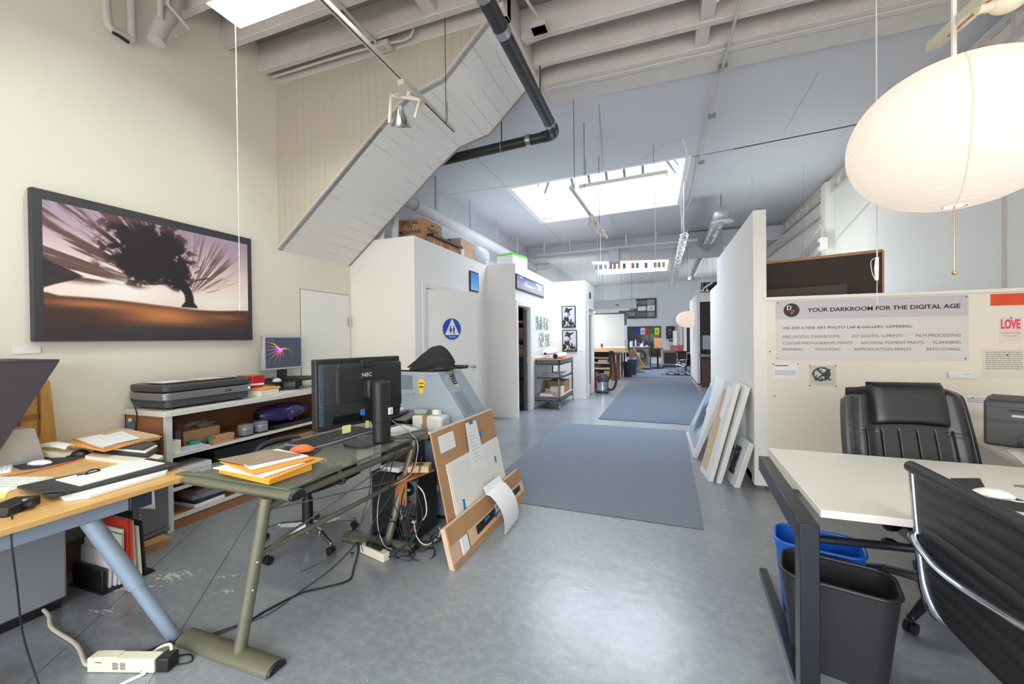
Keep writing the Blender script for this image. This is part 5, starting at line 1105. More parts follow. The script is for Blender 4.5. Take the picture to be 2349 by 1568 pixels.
# --- ribbed sling chairs
RIB = M('sling_black', (30, 30, 33), .5, bump=.2, bs=300)
def sling_chair(label, loc, rz, group=None):
    t = T('ribbed_chair', label, 'chair', loc, rz, group); hwid = .27
    prof = smooth([V((0, y, z)) for y, z in ((.25, .43), (.18, .455), (0, .42), (-.13, .385), (-.205, .41), (-.245, .50), (-.262, .62), (-.275, .78), (-.285, .945))], 9)
    L_ = [0]
    for a, b in zip(prof, prof[1:]): L_.append(L_[-1]+(b-a).length)
    def at_len(s_):
        s_ = min(max(s_, 0), L_[-1]-1e-6)
        for i in range(len(L_)-1):
            if L_[i+1] >= s_: return prof[i].lerp(prof[i+1], (s_-L_[i])/(L_[i+1]-L_[i])), (prof[i+1]-prof[i]).normalized()
    def f(u, v):
        p, d = at_len(v*L_[-1]); n = V((0, -d.z, d.y)); r = (1-abs(2*u-1)**6)*.010*abs(math.sin(PI*v*L_[-1]/.052))**.5
        return (p.x+(u-.5)*2*hwid, p.y-n.y*r*-1, p.z-n.z*r*-1)
    MB().grid(f, 14, 150, .014).build('sling', RIB, t, ang=70)
    for s_ in (-1, 1):
        MB().tube([p+V((s_*(hwid+.008), 0, -.0)) for p in prof[:-1]], [.020, .022, .024, .024, .022, .014, .012, .012], 10, flat=1.0).build('side_rail', CHR, t)
    e = prof[-1]; MB().cyl(e+V((-hwid-.015, 0, .0)), e+V((hwid+.015, 0, .0)), .021, n=18).build('top_roll', RIB, t)
    e = prof[0]; MB().cyl(e+V((-hwid-.01, 0, 0)), e+V((hwid+.01, 0, 0)), .018, n=16).build('front_roll', RIB, t)
    MB().tube([(-hwid-.02, -.262, .70), (-hwid+.02, -.295, .70), (-.10, -.325, .695), (0, -.33, .69), (.10, -.325, .695), (hwid-.02, -.295, .70), (hwid+.02, -.262, .70)], .015, 12, sm=5, flat=.7).build('back_stretcher', CHR, t)
    MB().tube([(-hwid, -.02, .405), (-.1, -.02, .36), (.1, -.02, .36), (hwid, -.02, .405)], .014, 10, sm=5).build('seat_stretcher', CHR, t)
    for s_ in (-1, 1):
        MB().tube([(s_*(hwid+.01), -.262, .685), (s_*(hwid+.06), -.2, .68), (s_*(hwid+.065), -.02, .665), (s_*(hwid+.06), .06, .60), (s_*(hwid+.045), .04, .50), (s_*(hwid+.01), -.02, .42)], .012, 10, sm=5).build('armrest', CHR, t)
    MB().cyl((0, 0, .11), (0, 0, .36), .022, n=16).build('gas_column', CHR, t)
    star(t, .30, CHR, rot=R(15), w=.04); return t
sling_chair('large black ribbed chair with chrome rails at the white desk front', (1.145, 1.62, 0), R(-90))
# --- mouse and pad on the white desk
tag(MB().slab(quadz(.7525, (2180, 1098), (2248, 1098), (2260, 1120), (2349, 1150), (2400, 1180), (2330, 1172), (2240, 1145)), (0, 0, .004)).build('mouse_pad', M('pad_dark', (46, 47, 46))), 'dark mouse pad on the white desk', 'mouse pad')
mouse((2279, 1138), .757, 'white mouse on the white desk, behind the ribbed chair', KW, ALU, rz=R(70), L=.12, Hh=.03)
cord([Zp(.762, 2318, 1146), Zp(.758, 2335, 1150), Zp(.758, 2360, 1152)], .003, 'short white mouse cord on the white desk', PAP, 'white_cable')
tag(MB().slab(quadz(.7525, (2325, 1112), (2400, 1118), (2400, 1126), (2330, 1118)), (0, 0, .003)).build('pen', ALU), 'thin silver pen at right edge of the white desk', 'pen')
# --- second desk with printer
t = T('side_desk', 'pale side desk carrying the printer by the noticeboard wall', 'desk', (2.4, 3.4, 0))
MB().hexa([(1.76, 2.86, .72), (2.95, 2.75, .72), (3.0, 4.3, .72), (1.95, 4.3, .72), (1.925, 3.53, .72)], [(1.76, 2.86, .75), (2.95, 2.75, .75), (3.0, 4.3, .75), (1.95, 4.3, .75), (1.925, 3.53, .75)]).build('desktop', M('desktop_cream', (224, 216, 204), .4), t, world=True, bev=.002)
MB().box(2.05, 2.10, 4.2, 4.25, 0, .72).build('leg', BLK, t, world=True); MB().box(2.9, 2.95, 2.85, 2.9, 0, .72).build('leg', BLK, t, world=True); MB().box(2.9, 2.95, 4.2, 4.25, 0, .72).build('leg', BLK, t, world=True)
t = T('laser_printer', 'dark grey laser printer on the pale side desk behind leather chair', 'printer', Zp(.752, 2256, 1017), R(-32))
PRG = M('printer_grey', (74, 74, 76), .5)
MB().box(0, .38, 0, .32, .0, .27).build('body', PRG, t, bev=.012)
MB().box(0.01, .37, -.006, .0, .155, .235).build('upper_panel', PRG, t, bev=.003); MB().box(.01, .37, -.006, 0, .012, .145).build('paper_drawer', PRG, t, bev=.003)
MB().box(.13, .22, -.009, -.004, .012, .035).build('drawer_slot', BLK, t); MB().box(.10, .17, -.009, -.004, .21, .225).build('output_slot', BLK, t)
MB().box(.11, .155, -.0075, -.006, .180, .194).build('badge', M('badge_silver', (190, 190, 190), .4), t)
MB().slab([(.02, .02, .27), (.36, .02, .27), (.36, .3, .275), (.02, .3, .275)], (0, 0, .006)).build('top_tray', BLK, t)
t = T('paper_stack', 'loose white papers piled before the printer at right edge', 'paper', Zp(.752, 2330, 1040)+V((.10, -.02, 0)), 0)
for i in range(5): MB(at(.10+.01*(i % 2), -.05+.012*(i % 3), .062+.013*i, R(20+7*i), 0, R(-3+i))).box(-.14, .10, -.10, .12, 0, .003).build('sheet', PAP, t)
MB(at(.10, -.02, .0)).box(-.10, .12, -.10, .1, 0, .06).build('paper_tray', DGR, t)
explode(t, [w_+' loose white sheet before the laser printer' for w_ in ('lowest', 'second', 'middle', 'fourth', 'topmost')]+['low dark tray under the loose sheets before the laser printer'], 'paper', 'sheets before the laser printer')
tag(MB().slab(quadz(.7515, (2308, 1032), (2349, 1028), (2400, 1050), (2349, 1066)), (0, 0, .004)).build('paper_sheet', PAP), 'flat white sheet at front of side desk', 'paper')
tag(MB(at(2.25, 3.0, .64)).box(-.25, .3, -.16, .16, 0, .04).build('keyboard_tray', BLK, bev=.01), 'black drawer below the side desk top', 'drawer')
# --- wall notices
WY = 4.3695
def wq(name, x0, y0, x1, y1, mat, label, cat, th=.002, **k):
    a, b = Yp(WY, x0, y1), Yp(WY, x1, y0); t = T(name, label, cat, (a.x, WY, a.z)); w, h = b.x-a.x, b.z-a.z
    MB().box(0, w, -th, 0, 0, h).build('sheet', mat, t); return t, w, h
def pins(t, pts, mat=DGR):
    for x, z in pts: MB().sph((x, -.005, z), .005).build('pin', mat, t)
def rules(t, w, rows, z0, dz, x0=.06, x1=.94, hgt=.35, mat=GINK, seed=1, y=-.0028, nm='printed_lines'):
    rr = random.Random(seed); mb = MB()
    for k in range(rows):
        z = z0-dz*k; x = x0
        while x < x1-.03:
            l = rr.uniform(.05, .16); e = min(x1, x+l); mb.box(x*w, e*w, y, y+.0006, z, z+dz*hgt); x = e+.015
    mb.build(nm, mat, t)
t = T('banner', 'wide paper banner advertising the photo lab above the leather chair', 'banner', (.998, WY, 1.207)); bw, bh = 1.343, .538
MB().box(0, bw, -.003, 0, 0, bh).build('sheet', M('banner_white', (218, 214, 214), .6), t)
MB().box(0, bw-.003, -.0036, -.003, bh-.168, bh).build('header_band', M('banner_grey', (200, 194, 200), .6), t)
LB = M('logo_black', (30, 28, 30), .5); LW = M('logo_white', (226, 226, 226), .5); LR = M('logo_red', (226, 50, 48), .5)
def bx(px): return (Yp(WY, px, 750).x-.998)
MB().lathe([(.062, 0), (.062, -.001)], (bx(1815.5), -.0036, bh-.085), 40, 1).build('logo_disc', LB, t)
O = V((.998, WY, 1.207)); RX_, UZ = (1, 0, 0), (0, 0, 1)
text('D', O+V((bx(1805), -.005, bh-.082)), RX_, UZ, .036, .040, LW, t, bold=.015)
text('p', O+V((bx(1813), -.005, bh-.127)), RX_, UZ, .030, .046, LR, t, bold=.02, shear=.25)
text('YOUR DARKROOM FOR THE DIGITAL AGE', O+V((bx(1852), -.0042, bh-.106)), RX_, UZ, bx(2202)-bx(1852), .036, INK, t, bold=.022)
text('WE ARE A FINE ART PHOTO LAB & GALLERY, OFFERING:', O+V((bx(1795), -.0036, bh-.262)), RX_, UZ, bx(2093)-bx(1795), .026, INK, t, bold=.0)
G2 = M('banner_text_grey', (110, 108, 112), .6)
for z, row in ((bh-.338, ((1795, 1926, 'FREE DIGITAL DARKROOMS'), (1954, 2070, 'DIY DIGITAL C-PRINTS'), (2101, 2203, 'FILM PROCESSING'))), (bh-.396, ((1795, 1955, 'CUSTOM PHOTOGRAPHIC PRINTS'), (1974, 2118, 'ARCHIVAL PIGMENT PRINTS'), (2139, 2203, 'SCANNING'))), (bh-.452, ((1795, 1839, 'FRAMING'), (1870, 1927, 'MOUNTING'), (1960, 2089, 'REPRODUCTION PRINTS'), (2125, 2202, 'RETOUCHING')))):
    for a, b, s_ in row: text(s_, O+V((bx(a), -.0036, z)), RX_, UZ, bx(b)-bx(a), .024, G2, t)
pins(t, ((.015, bh-.015), (bw-.015, bh-.015), (.012, .015), (bw-.02, .02)))
t, w, h = wq('notice', 1774, 835, 1830, 867, PAP, 'small text notice left below the banner', 'notice'); rules(t, w, 1, h*.86, .012, .08, .6, .7, INK, 3); rules(t, w, 7, h*.55, .007, seed=4); pins(t, ((0, h), (w, h+.0)))
t, w, h = wq('drawing', 1857, 838, 1917, 884, M('drawing_paper', (216, 210, 202), .7), 'small dark circular drawing pinned below the banner', 'drawing'); pins(t, ((0, h), (w, h), (0, 0), (w, 0)))
def drw(u, v):
    n = noise(u*9, v*7, 4); d = np.hypot(u-.45, (v-.55)*.9); a = ss(.05, .02, np.abs(d-.30-.05*n))+ss(.09, .03, np.abs((u-.1)-(v-.05)*.9))*.9+ss(.08, .03, np.abs((.9-u)-(v-.1)*.9))*.9+ss(.55, .62, n)*ss(.42, .3, d)
    return mixc((.80, .79, .76), (.22, .22, .22), np.clip(a, 0, 1)*ss(.46, .42, np.hypot(u-.5, v-.5)))
painted('print', V(t.location)+V((.004, -.003, .02)), (w-.008, 0, 0), (0, 0, h-.025), 70, 50, drw, t)
t, w, h = wq('orange_card', 2272, 671, 2365, 701, M('card_orange', (222, 82, 40), .6), 'bright orange card at top right of the noticeboard wall', 'card'); rules(t, w, 5, h*.72, h*.14, .06, .45, .2, M('orange_ink', (180, 60, 30), .6), 5)
t, w, h = wq('love_poster', 2293, 727, 2344, 786, M('poster_cream', (226, 220, 206), .7), 'small poster with pink lettering LOVE below orange card', 'poster')
PNK = M('pink_ink', (244, 62, 116), .6); o = V(t.location)
text('LOVE', o+V((.006, -.003, h*.55)), RX_, UZ, w-.016, h*.38, PNK, t, bold=.04)
text('IS EVERYWHERE', o+V((.006, -.003, h*.36)), RX_, UZ, w-.016, .010, PNK, t); text('LOOK FOR IT', o+V((.016, -.003, h*.25)), RX_, UZ, w-.036, .009, PNK, t); pins(t, ((w*.5, h*.98),))
t, w, h = wq('notice', 2254, 800, 2352, 867, PAP2, 'large text notice with two pins at right edge below the LOVE poster', 'notice'); rules(t, w, 9, h*.88, h*.07, seed=7); pins(t, ((w*.58, h*.8),))
t, w, h = wq('notice', 2215, 908, 2268, 940, PAP, 'pale notice between the leather chair and the printer', 'notice'); rules(t, w, 3, h*.8, h*.12, seed=8); pins(t, ((w*.3, h*.85),))
t = T('notice', 'curled white slip pinned right below the banner', 'notice', Yp(WY, 2170, 868)); w = .17
MB().grid(lambda u, v: (w*u*(1-.0)+.0, -.006-.03*(1-v)**2-.02*(1-u)**3, .01+.05*v), 10, 8, .001).build('sheet', PAP, t); pins(t, ((.07, .045),))
mb = MB(); mb.box(.02, .15, -.012, -.0115, .04, .043).box(.03, .13, -.015, -.0145, .032, .034).build('printed_lines', GINK, t)
for px in ((1766, 806), (1777, 908)): tag(MB().sph(Yp(WY, *px), .006).build('pin', DGR), ('grey nail mark left of the banner' if px[1] < 850 else 'tiny dark pin below small text notice'), 'pin')
# --- brown fabric panel behind the low partition
t = T('fabric_panel', 'dark brown fabric panel standing behind the low partition', 'panel', (1.5, 4.9, 1.5))
FBR = M('fabric_brown', (62, 52, 48), .9, bump=.2, bs=300)
MB().slab([(.93, 4.72, 1.3), (1.925, 4.72, 1.3), (1.925, 4.72, 2.19), (.93, 4.72, 2.145)], (0, .04, 0)).build('panel', FBR, t, world=True)
MB().slab([(1.925, 4.715, 1.3), (1.94, 4.715, 1.3), (1.94, 4.715, 2.205), (1.925, 4.715, 2.205)], (0, .05, 0)).bar((.93, 4.74, 2.149), (1.94, 4.74, 2.199), .045, .003, (0, 1, 0)).build('wood_edge', M('edge_wood', (176, 130, 92), .6), t, world=True)
MB().slab([(.93, 4.60, 1.75), (1.62, 4.60, 1.75), (1.62, 4.60, 1.90), (.93, 4.60, 1.875)], (0, .03, 0)).build('lower_board', M('board_brown', (78, 68, 64), .85), t, world=True)
MB().box(.94, 1.0, 4.6, 4.78, 0, 1.32).box(1.85, 1.92, 4.6, 4.78, 0, 1.32).build('leg', BLK, t, world=True)
tag(MB().box(2.1, 2.75, 4.38, 4.42, 1.786, 1.792).build('wood_strip', PINE), 'thin wooden strip lying on top of the low partition', 'strip')
# --- wrapped frames leaning on the tall partition
WRP = M('wrap_white', (214, 218, 224), .3, bump=.5, bs=30, coat=.3); WFR = M('frame_white', (226, 226, 224), .45)
def leaner(name, label, bn, bf, tn, tf, th):     # near/far bottom and top corners
    t = T(name, label, 'frame', (V(bn)+V(bf))/2); bn, bf, tn, tf = map(V, (bn, bf, tn, tf)); n = (bn-bf).cross(tf-bf).normalized()
    if n.x > 0: n = -n
    MB().hexa([bf, bn, tn, tf], [p-n*th for p in (bf, bn, tn, tf)]).build('body', WFR, t, world=True, bev=.006)
    return (t, bf, bn-bf, tf-bf, n)
tb = Zp(0, 1597, 1050); F1 = leaner('wrapped_picture', 'plastic-wrapped framed blue landscape, farthest of those leaning on partition', (.345, 5.22, .012), (.345, 6.55, .0), (.70, 5.20, .92), (.72, 6.50, .86), .05)
def land(u, v):
    c = mixc((.62, .74, .86), (.80, .86, .92), ss(.9, .5, v)); c = mixc(c, (.68, .70, .74), ss(.28, .1, v)); n = noise(u*6+3, v*5, 4)
    d = np.hypot((u-.5)*1.1, (v-.45)*1.0); return mixc(c, (.28, .31, .32), ss(.42, .18, d+.25*(n-.5))*.95)
tt_, b_, U_, V_, n_2 = F1
painted('picture', b_+U_*.07+V_*.08+n_2*.003, U_*.86, V_*.80, 60, 60, land, tt_, rough=.25)
piece(F1, 'inner_rim', [(.05, .055), (.95, .055), (.95, .08), (.05, .08)], 0, .006, WRP); piece(F1, 'inner_rim', [(.93, .06), (.955, .06), (.955, .9), (.93, .9)], 0, .006, WRP); piece(F1, 'inner_rim', [(.045, .06), (.07, .06), (.07, .9), (.045, .9)], 0, .006, WRP)
piece(F1, 'plastic_top', [(.0, .86), (1, .86), (1, 1), (0, 1)], .003, .004, WRP)
piece(F1, 'paper_label', [(.52, .55), (.64, .53), (.60, .93), (.50, .95)], .005, .002, PAP)
F2 = leaner('wrapped_picture', 'white frame with tan cardboard backing and paper label, second from partition end', (.432, 4.43, .0), (.385, 4.80, .0), (.70, 4.55, .96), (.66, 4.95, .96), .045)
piece(F2, 'cardboard_back', [(.08, .06), (.60, .06), (.60, .92), (.08, .92)], 0, .003, CRD2); piece(F2, 'paper_label', [(.42, .62), (.80, .60), (.82, .94), (.45, .95)], .006, .002, PAP); piece(F2, 'plastic_top', [(0, .90), (1, .90), (1, 1), (0, 1)], .003, .004, WRP)
F3 = leaner('leaning_canvas', 'plain white frame just in front of the partition, behind the tan one', (.50, 4.40, .0), (.50, 4.9, .0), (.76, 4.42, .95), (.76, 4.95, .95), .045)
F4 = leaner('wrapped_picture', 'small plastic-wrapped dark picture, nearest the partition corner', (.645, 4.33, .0), (.60, 4.62, .0), (.775, 4.35, .43), (.73, 4.64, .44), .05)
tt_, b_, U_, V_, n_2 = F4
painted('picture', b_+U_*.16+V_*.2+n_2*.003, U_*.5, V_*.6, 30, 40, lambda u, v: mixc((.16, .17, .20), (.52, .56, .62), ss(.45, .75, noise(u*6, v*8, 4))), tt_, rough=.2)
piece(F4, 'plastic_top', [(0, .82), (1, .82), (1, 1), (0, 1)], .003, .004, WRP); piece(F4, 'plastic_side', [(.66, .1), (.78, .1), (.78, .8), (.66, .8)], .003, .003, WRP)
# --- carpet runners
CPT = M('carpet_grey', (136, 143, 158), .95, bump=1, bs=260, var=.12, vs=130)
CPT2 = M('carpet_dark', (108, 116, 132), .95, bump=1, bs=260, var=.12, vs=130)  # same carpet, colour darkened to offset the skylight above it
def rug(pts, label, CPT=CPT): return tag(MB().slab([(x, y, .001) for x, y in pts], (0, 0, .009)).build('carpet_runner', CPT, bev=.002), label, 'rug')
rug([(-1.59, 3.36), (.29, 3.31), (.335, 6.70), (-1.60, 6.72)], 'grey carpet runner between leaning cardboard boards and wrapped pictures')
rug([(-1.04, 7.24), (.92, 7.16), (.95, 14.9), (-.96, 15.0)], 'second grey carpet runner leading down the aisle', CPT2)
rug([(-.98, 15.1), (1.0, 15.1), (2.4, 15.2), (2.6, 22.5), (-1.4, 22.5)], 'large grey carpet in the far work area', CPT2)
# ================================================================ CEILING AND HANGING THINGS
TUBE = M('lamp_tube', (235, 245, 235), .5, emis=36)
TUBE2 = M('lamp_tube_bright', (238, 245, 232), .5, emis=49)
def strip_light(label, fx0, fx1, y, zb, TUBE=TUBE):
    t = T('fluorescent_fixture', label, 'ceiling light', ((fx0+fx1)/2, y, zb))
    MB().box(fx0, fx1, y-.05, y+.05, zb+.09, zb+.15).build('housing', WPN, t, world=True, bev=.004)
    for s_ in (-1, 1):
        MB().slab([(fx0, y+.05*s_, zb+.10), (fx1, y+.05*s_, zb+.10), (fx1, y+.12*s_, zb+.0), (fx0, y+.12*s_, zb+.0)], (0, 0, .006)).build('reflector_wing', WPN, t, world=True)
    for x_, d in ((fx0, .008), (fx1, -.008)): MB().slab([(x_, y-.12, zb), (x_, y+.12, zb), (x_, y+.05, zb+.15), (x_, y-.05, zb+.15)], (d, 0, 0)).build('end_plate', WPN, t, world=True)
    for o in (-.045, .045): MB().cyl((fx0+.03, y+o, zb+.062), (fx1-.03, y+o, zb+.062), .016, n=16).build('lamp_tube', TUBE, t, world=True)
    for x in (fx0+.2, fx1-.2): MB().cyl((x, y, zb+.15), (x, y, 4.6), .003, n=6).build('hanging_wire', ALU, t, world=True)
strip_light('lit fluorescent fixture with pull string above the tree photograph', -2.90, -1.65, 2.05, 3.735, TUBE2)
strip_light('added unseen fluorescent fixture behind the camera, over the birch desk side', -2.9, -1.65, -.1, 3.735)  # this and the next two: unseen fixtures added for more downlight
strip_light('added unseen fluorescent fixture behind the camera, right of the middle', .9, 2.15, -.1, 3.735, TUBE2)
strip_light('added unseen fluorescent fixture behind the camera, nearest the shop window', -1.2, .05, -1.5, 3.735)
STR = M('string_white', (222, 218, 210), .8)
def hang(x, y, z0, z1, r, label, mat=STR, name='pull_string', knob=0, cat='cord'):
    z1 = (4.62 if y < 4.6 else ceil_z(x)+.03) if z1 in (4.3, 4.33) else z1
    t = T(name, label, cat, (x, y, z0)); MB().tube([(0, 0, z1-z0), (.002, 0, (z1-z0)*.6), (0, 0, 0)], r, 6, sm=3).build('cord', mat, t)
    if knob: MB().lathe([(.003, .05), (knob*.7, .03), (knob, .008), (knob*.5, 0)], (0, 0, -.03), 12).build('knob', mat, t)
    return t
q = Yp(2.13, 551, 703); hang(Yp(2.13, 540, 60).x, 2.13, q.z, 3.76, .003, 'white pull cord hanging from the fluorescent fixture before the tree photograph', knob=.007)
# track with spotlight
t = T('lighting_track', 'white ceiling lighting track running past the stair soffit', 'track light', (-2.0, 2.0, 3.6))
TRW = M('track_white', (206, 202, 192), .45)
MB().box(-2.035, -2.0, .6, 3.84, 3.60, 3.63).build('track', TRW, t, world=True); MB().box(-2.024, -2.011, .6, 3.84, 3.5985, 3.60).build('track_slot', DGR, t, world=True)
MB().cyl((-2.018, 3.70, 3.63), (-2.018, 3.70, 3.92), .003, n=6).cyl((-2.018, 1.2, 3.63), (-2.018, 1.2, 4.6), .003, n=6).build('hanging_rod', DGR, t, world=True)
t = T('spotlight', 'white swivel spotlight with bare reflector bulb on the left track', 'spotlight', (-2.018, 3.05, 3.60)); t.scale = (1.5, 1.5, 1.5)
MB().box(-.02, .02, -.10, .12, -.03, -.001).build('adapter', TRW, t, bev=.003); MB().cyl((0, -.02, -.03), (0, -.02, -.07), .014).build('swivel', TRW, t)
MB().tube([(-.03, -.06, -.06), (-.09, -.06, -.05), (-.09, -.08, -.22)], .010, 6).tube([(.0, -.03, -.06), (.06, .0, -.075), (.05, -.04, -.20)], .010, 6).tube([(-.095, -.06, -.05), (.06, .0, -.075)], .01, 6).build('yoke', TRW, t)
lm = at(-.02, -.07, -.20, R(30), R(25)); MB(lm).lathe([(.018, .06), (.022, .03), (.052, -.03), (.062, -.045), (.058, -.045), (.03, -.02), (.012, .0)], n=24).build('reflector', M('reflector', (220, 222, 225), .12, .95), t); MB(lm).sph((0, 0, -.015), .014).build('bulb', PAP2, t)
hang(Yp(3.3, 1021, 100).x, 3.3, Yp(3.3, 1023, 277).z, 4.6, .0035, 'thin dark wire hanging in front of the board wall', DGR, 'hanging_wire', knob=.006, cat='wire')
# conduits
CON = M('conduit_paint', (196, 192, 186), .5)
def pipe(pts, r, label, name='conduit', mat=CON, n=10, sm=0, cat='pipe', t=None): return tag(MB().tube(pts, r, n, sm=sm).build(name, mat), label, cat)
pipe([(-2.55, 2.15, 4.29), (-2.55, 3.28, 4.29)], .013, 'thin conduit under joists above the fluorescent light')
t = T('junction_box', 'painted junction box on the header above the board wall', 'junction box', (-2.52, 3.34, 4.26)); MB().box(-.07, .09, -.05, .06, 0, .05).build('box', CON, t, bev=.004); MB().sph((.02, -.0, -.001), .005).build('screw', DGR, t)
pipe([(-2.45, 3.34, 4.30), (-2.2, 3.34, 4.30), (-2.05, 3.30, 4.5), (-1.3, 3.30, 4.5)], .013, 'bent conduit rising from the junction box', sm=4)
pipe([(-2.6, 3.34, 4.30), (-2.9, 3.33, 4.31), (-3.95, 3.33, 4.31)], .013, 'conduit running left from the junction box', sm=3)
ABS = M('pipe_black', (38, 39, 42), .4, bump=.12, bs=60)
t = T('drain_pipe', 'black drain pipe with elbow hanging below the joists', 'pipe', (-1.18, 3.5, 3.9))
MB().tube([(-1.19, 1.6, 3.93), (-1.18, 4.70, 3.90)], .062, 20).build('pipe', ABS, t, world=True)
MB().tube([(-1.18, 4.68, 3.90), (-1.19, 4.80, 3.90), (-1.24, 4.86, 3.90), (-1.34, 4.88, 3.90)], .068, 20, sm=5).build('elbow', ABS, t, world=True)
MB().tube([(-1.32, 4.88, 3.90), (-3.3, 4.98, 3.86)], .062, 20).build('pipe', ABS, t, world=True)
SS = M('band_steel', (170, 172, 172), .3, .9)
for a, b, r in (((-1.183, 3.05, 3.915), (-1.183, 3.13, 3.915), .068), ((-1.18, 4.55, 3.90), (-1.18, 4.59, 3.90), .068), ((-1.50, 4.889, 3.9), (-1.56, 4.892, 3.9), .07), ((-1.187, 2.62, 3.92), (-1.187, 2.75, 3.92), .067)): MB().cyl(a, b, r, n=20).build('clamp', SS, t, world=True)
for x, y in ((-1.18, 4.2), (-1.9, 4.91)): MB().cyl((x, y, 3.96), (x, y, 4.33), .008, n=8).build('hanger_rod', DGR, t, world=True)
MB().tube([(-1.9, 4.91+.068*math.cos(a), 3.89+.068*math.sin(a)) for a in [R(20*k) for k in range(18)]], .006, 6, closed=True).build('hanger_ring', SS, t, world=True)
t = T('junction_box', 'painted junction box right of the black drain pipe', 'junction box', (-1.02, 3.62, 4.24)); MB().box(-.07, .07, -.05, .06, 0, .06).build('box', CON, t, bev=.004); MB().box(-.075, .075, -.055, .065, .0, .012).build('lid', CON, t)
pipe([(-1.0, 3.60, 4.30), (-1.05, 3.3, 4.30), (-1.12, 3.1, 4.45), (-1.4, 3.05, 4.5)], .013, 'curved conduit leaving the box beside the black pipe', sm=4)
t = T('conduit', 'long white conduit along ceiling right of the large skylight', 'pipe', (.65, 5, 4.27))
MB().tube([(.66, 1.0, 4.285), (.655, 4.2, 4.285), (.64, 4.9, 4.29), (.63, 9.3, 4.33), (.56, 10.2, 4.32)], .014, 10).build('pipe', CON, t, world=True)
for y in (4.9, 5.9, 7.4): MB().box(.60, .69, y-.03, y+.03, 4.27, 4.31).build('bracket', SS, t, world=True)
t = T('ceiling_clip', 'small black device with white pull end fixed to a joist', 'device', (.46, 3.78, 4.30))
MB().box(-.03, .03, -.04, -.01, -.08, .12).build('body', BLK, t, bev=.008); MB().cyl((0, -.03, -.08), (0, -.03, -.13), .012).build('tip', PAP2, t); MB().tube([(.09, -.02, .14), (.10, -.03, .05), (.115, -.03, -.03)], .009, 6, sm=3).build('cable', BLK, t)
pipe([(-.25, 7.0, 4.33), (.1, 6.6, 4.33), (.62, 6.4, 4.33)], .004, 'thin wire along ceiling towards white conduit', 'wire', cat='wire')
# track under the skylight with small lamps
a, b = Zp(3.2, 1308, 428), Zp(3.2, 1392, 545)
t = T('lighting_track', 'short track with a row of small lamps under the large skylight', 'track light', (a+b)/2)
MB().bar(a, b, .035, .03).build('track', TRW, t, world=True)
for i in range(5):
    f_ = .42+.09*i; c = a.lerp(b, f_); l = MB().cyl(c+V((.02*(-1)**i, 0, -.02)), c+V((.04*(-1)**i, .04, -.09)), .03, .042, n=16).build('lamp_head', TRW, t, world=True)
    d_ = (V((.03*(-1)**i, .05, -.11))).normalized(); e_ = c+V((.04*(-1)**i, .04, -.09)); MB().cyl(e_-d_*.01, e_+d_*.002, .036, n=16).build('lamp_glass', M('lamp_warm', (255, 236, 190), .4, emis=3), l, world=True)
for px, f_ in ((1322, .08), (1346, .3), (1376, .72)):
    c = a.lerp(b, f_); MB().cyl(c, (c.x, c.y, 4.34), .004, n=6).build('hanger_rod', DGR, t, world=True)
t = T('fluorescent_fixture', 'white strip light hanging across the large skylight', 'ceiling light', (-.7, 8.2, 4.1))
a, b = Zp(3.9, 1330, 430), Zp(3.9, 1532, 396)
MB().bar(a, b, .12, .06).build('housing', WPN, t, world=True, bev=.005); MB().bar(a+V((.05, 0, -.045)), b+V((-.05, 0, -.045)), .06, .03).build('lamp_tube', M('lamp_tube_cool', (240, 244, 255), .3, emis=2), t, world=True)
MB().cyl((a.x+.1, a.y, 3.93), (a.x+.1, a.y, 5.0), .004, n=6).cyl((b.x-.2, b.y, 3.93), (b.x-.2, b.y, 4.99), .004, n=6).build('hanger_rod', DGR, t, world=True)
# loose wires and cords hanging down the aisle
for i, (px, y, v0, lbl) in enumerate(((1504, 7.0, 675, 'long white pull cord hanging from the middle of the large skylight'), (1378, 10.3, 640, 'thin wire hanging behind the short lamp track'), (1568, 8.2, 530, 'thin white cord right of the large skylight'))):
    p = Yp(y, px, v0); hang(p.x, y, p.z, 4.3, .005 if i != 1 else .003, lbl, knob=.01 if i == 0 else 0)
for px, y, lbl in ((1230, 11.5, 'leftmost'), (1287, 11.0, 'second'), (1425, 14, 'third'), (1449, 13.5, 'fourth'), (1370, 15, 'fifth, behind glass door wall,'), (1380, 15.4, 'sixth, behind glass door wall,'), (1600, 14.6, 'rightmost')):
    p = Yp(y, px, 690 if y > 12.6 else 612); hang(p.x, y, p.z, 4.0 if y < 12.6 else 4.33, .005, lbl+' of the thin wires hanging in the far aisle', M('wire_grey', (150, 150, 152), .5), 'hanging_wire', cat='wire')
# string of cable-wrapped lamps down the right aisle
t = T('lamp_garland', 'long hanging track wrapped in white cable on the right of the aisle', 'track light', (.4, 9, 3.3))
pts = [Zp(3.3, 1570, 535), Zp(3.3, 1556, 585), Zp(3.3, 1548, 625), Zp(3.3, 1542, 655)]
MB().tube(pts, .03, 8).build('track', TRW, t, world=True)
mb = MB(); A_, B_2 = pts[0], pts[-1]
hp = [A_.lerp(B_2, k/140)+V((.07*math.cos(k*1.3), .06*math.cos(k*.7), .07*math.sin(k*1.3)-.03)) for k in range(141)]
mb.tube(hp, .014, 5); mb.build('wrapped_cable', PAP, t, world=True)
for f_ in (0, .12, .5, .95): c = A_.lerp(B_2, f_); MB().cyl(c, (c.x, c.y, 4.35), .005, n=6).build('hanger_rod', ALU, t, world=True)
MB().tube([A_, A_+V((-.1, -.9, .35)), A_+V((-.02, -1.3, .8)), (A_.x-.1, A_.y-1.5, 4.35)], .012, 6, sm=5).build('feed_cord', PAP, t, world=True)
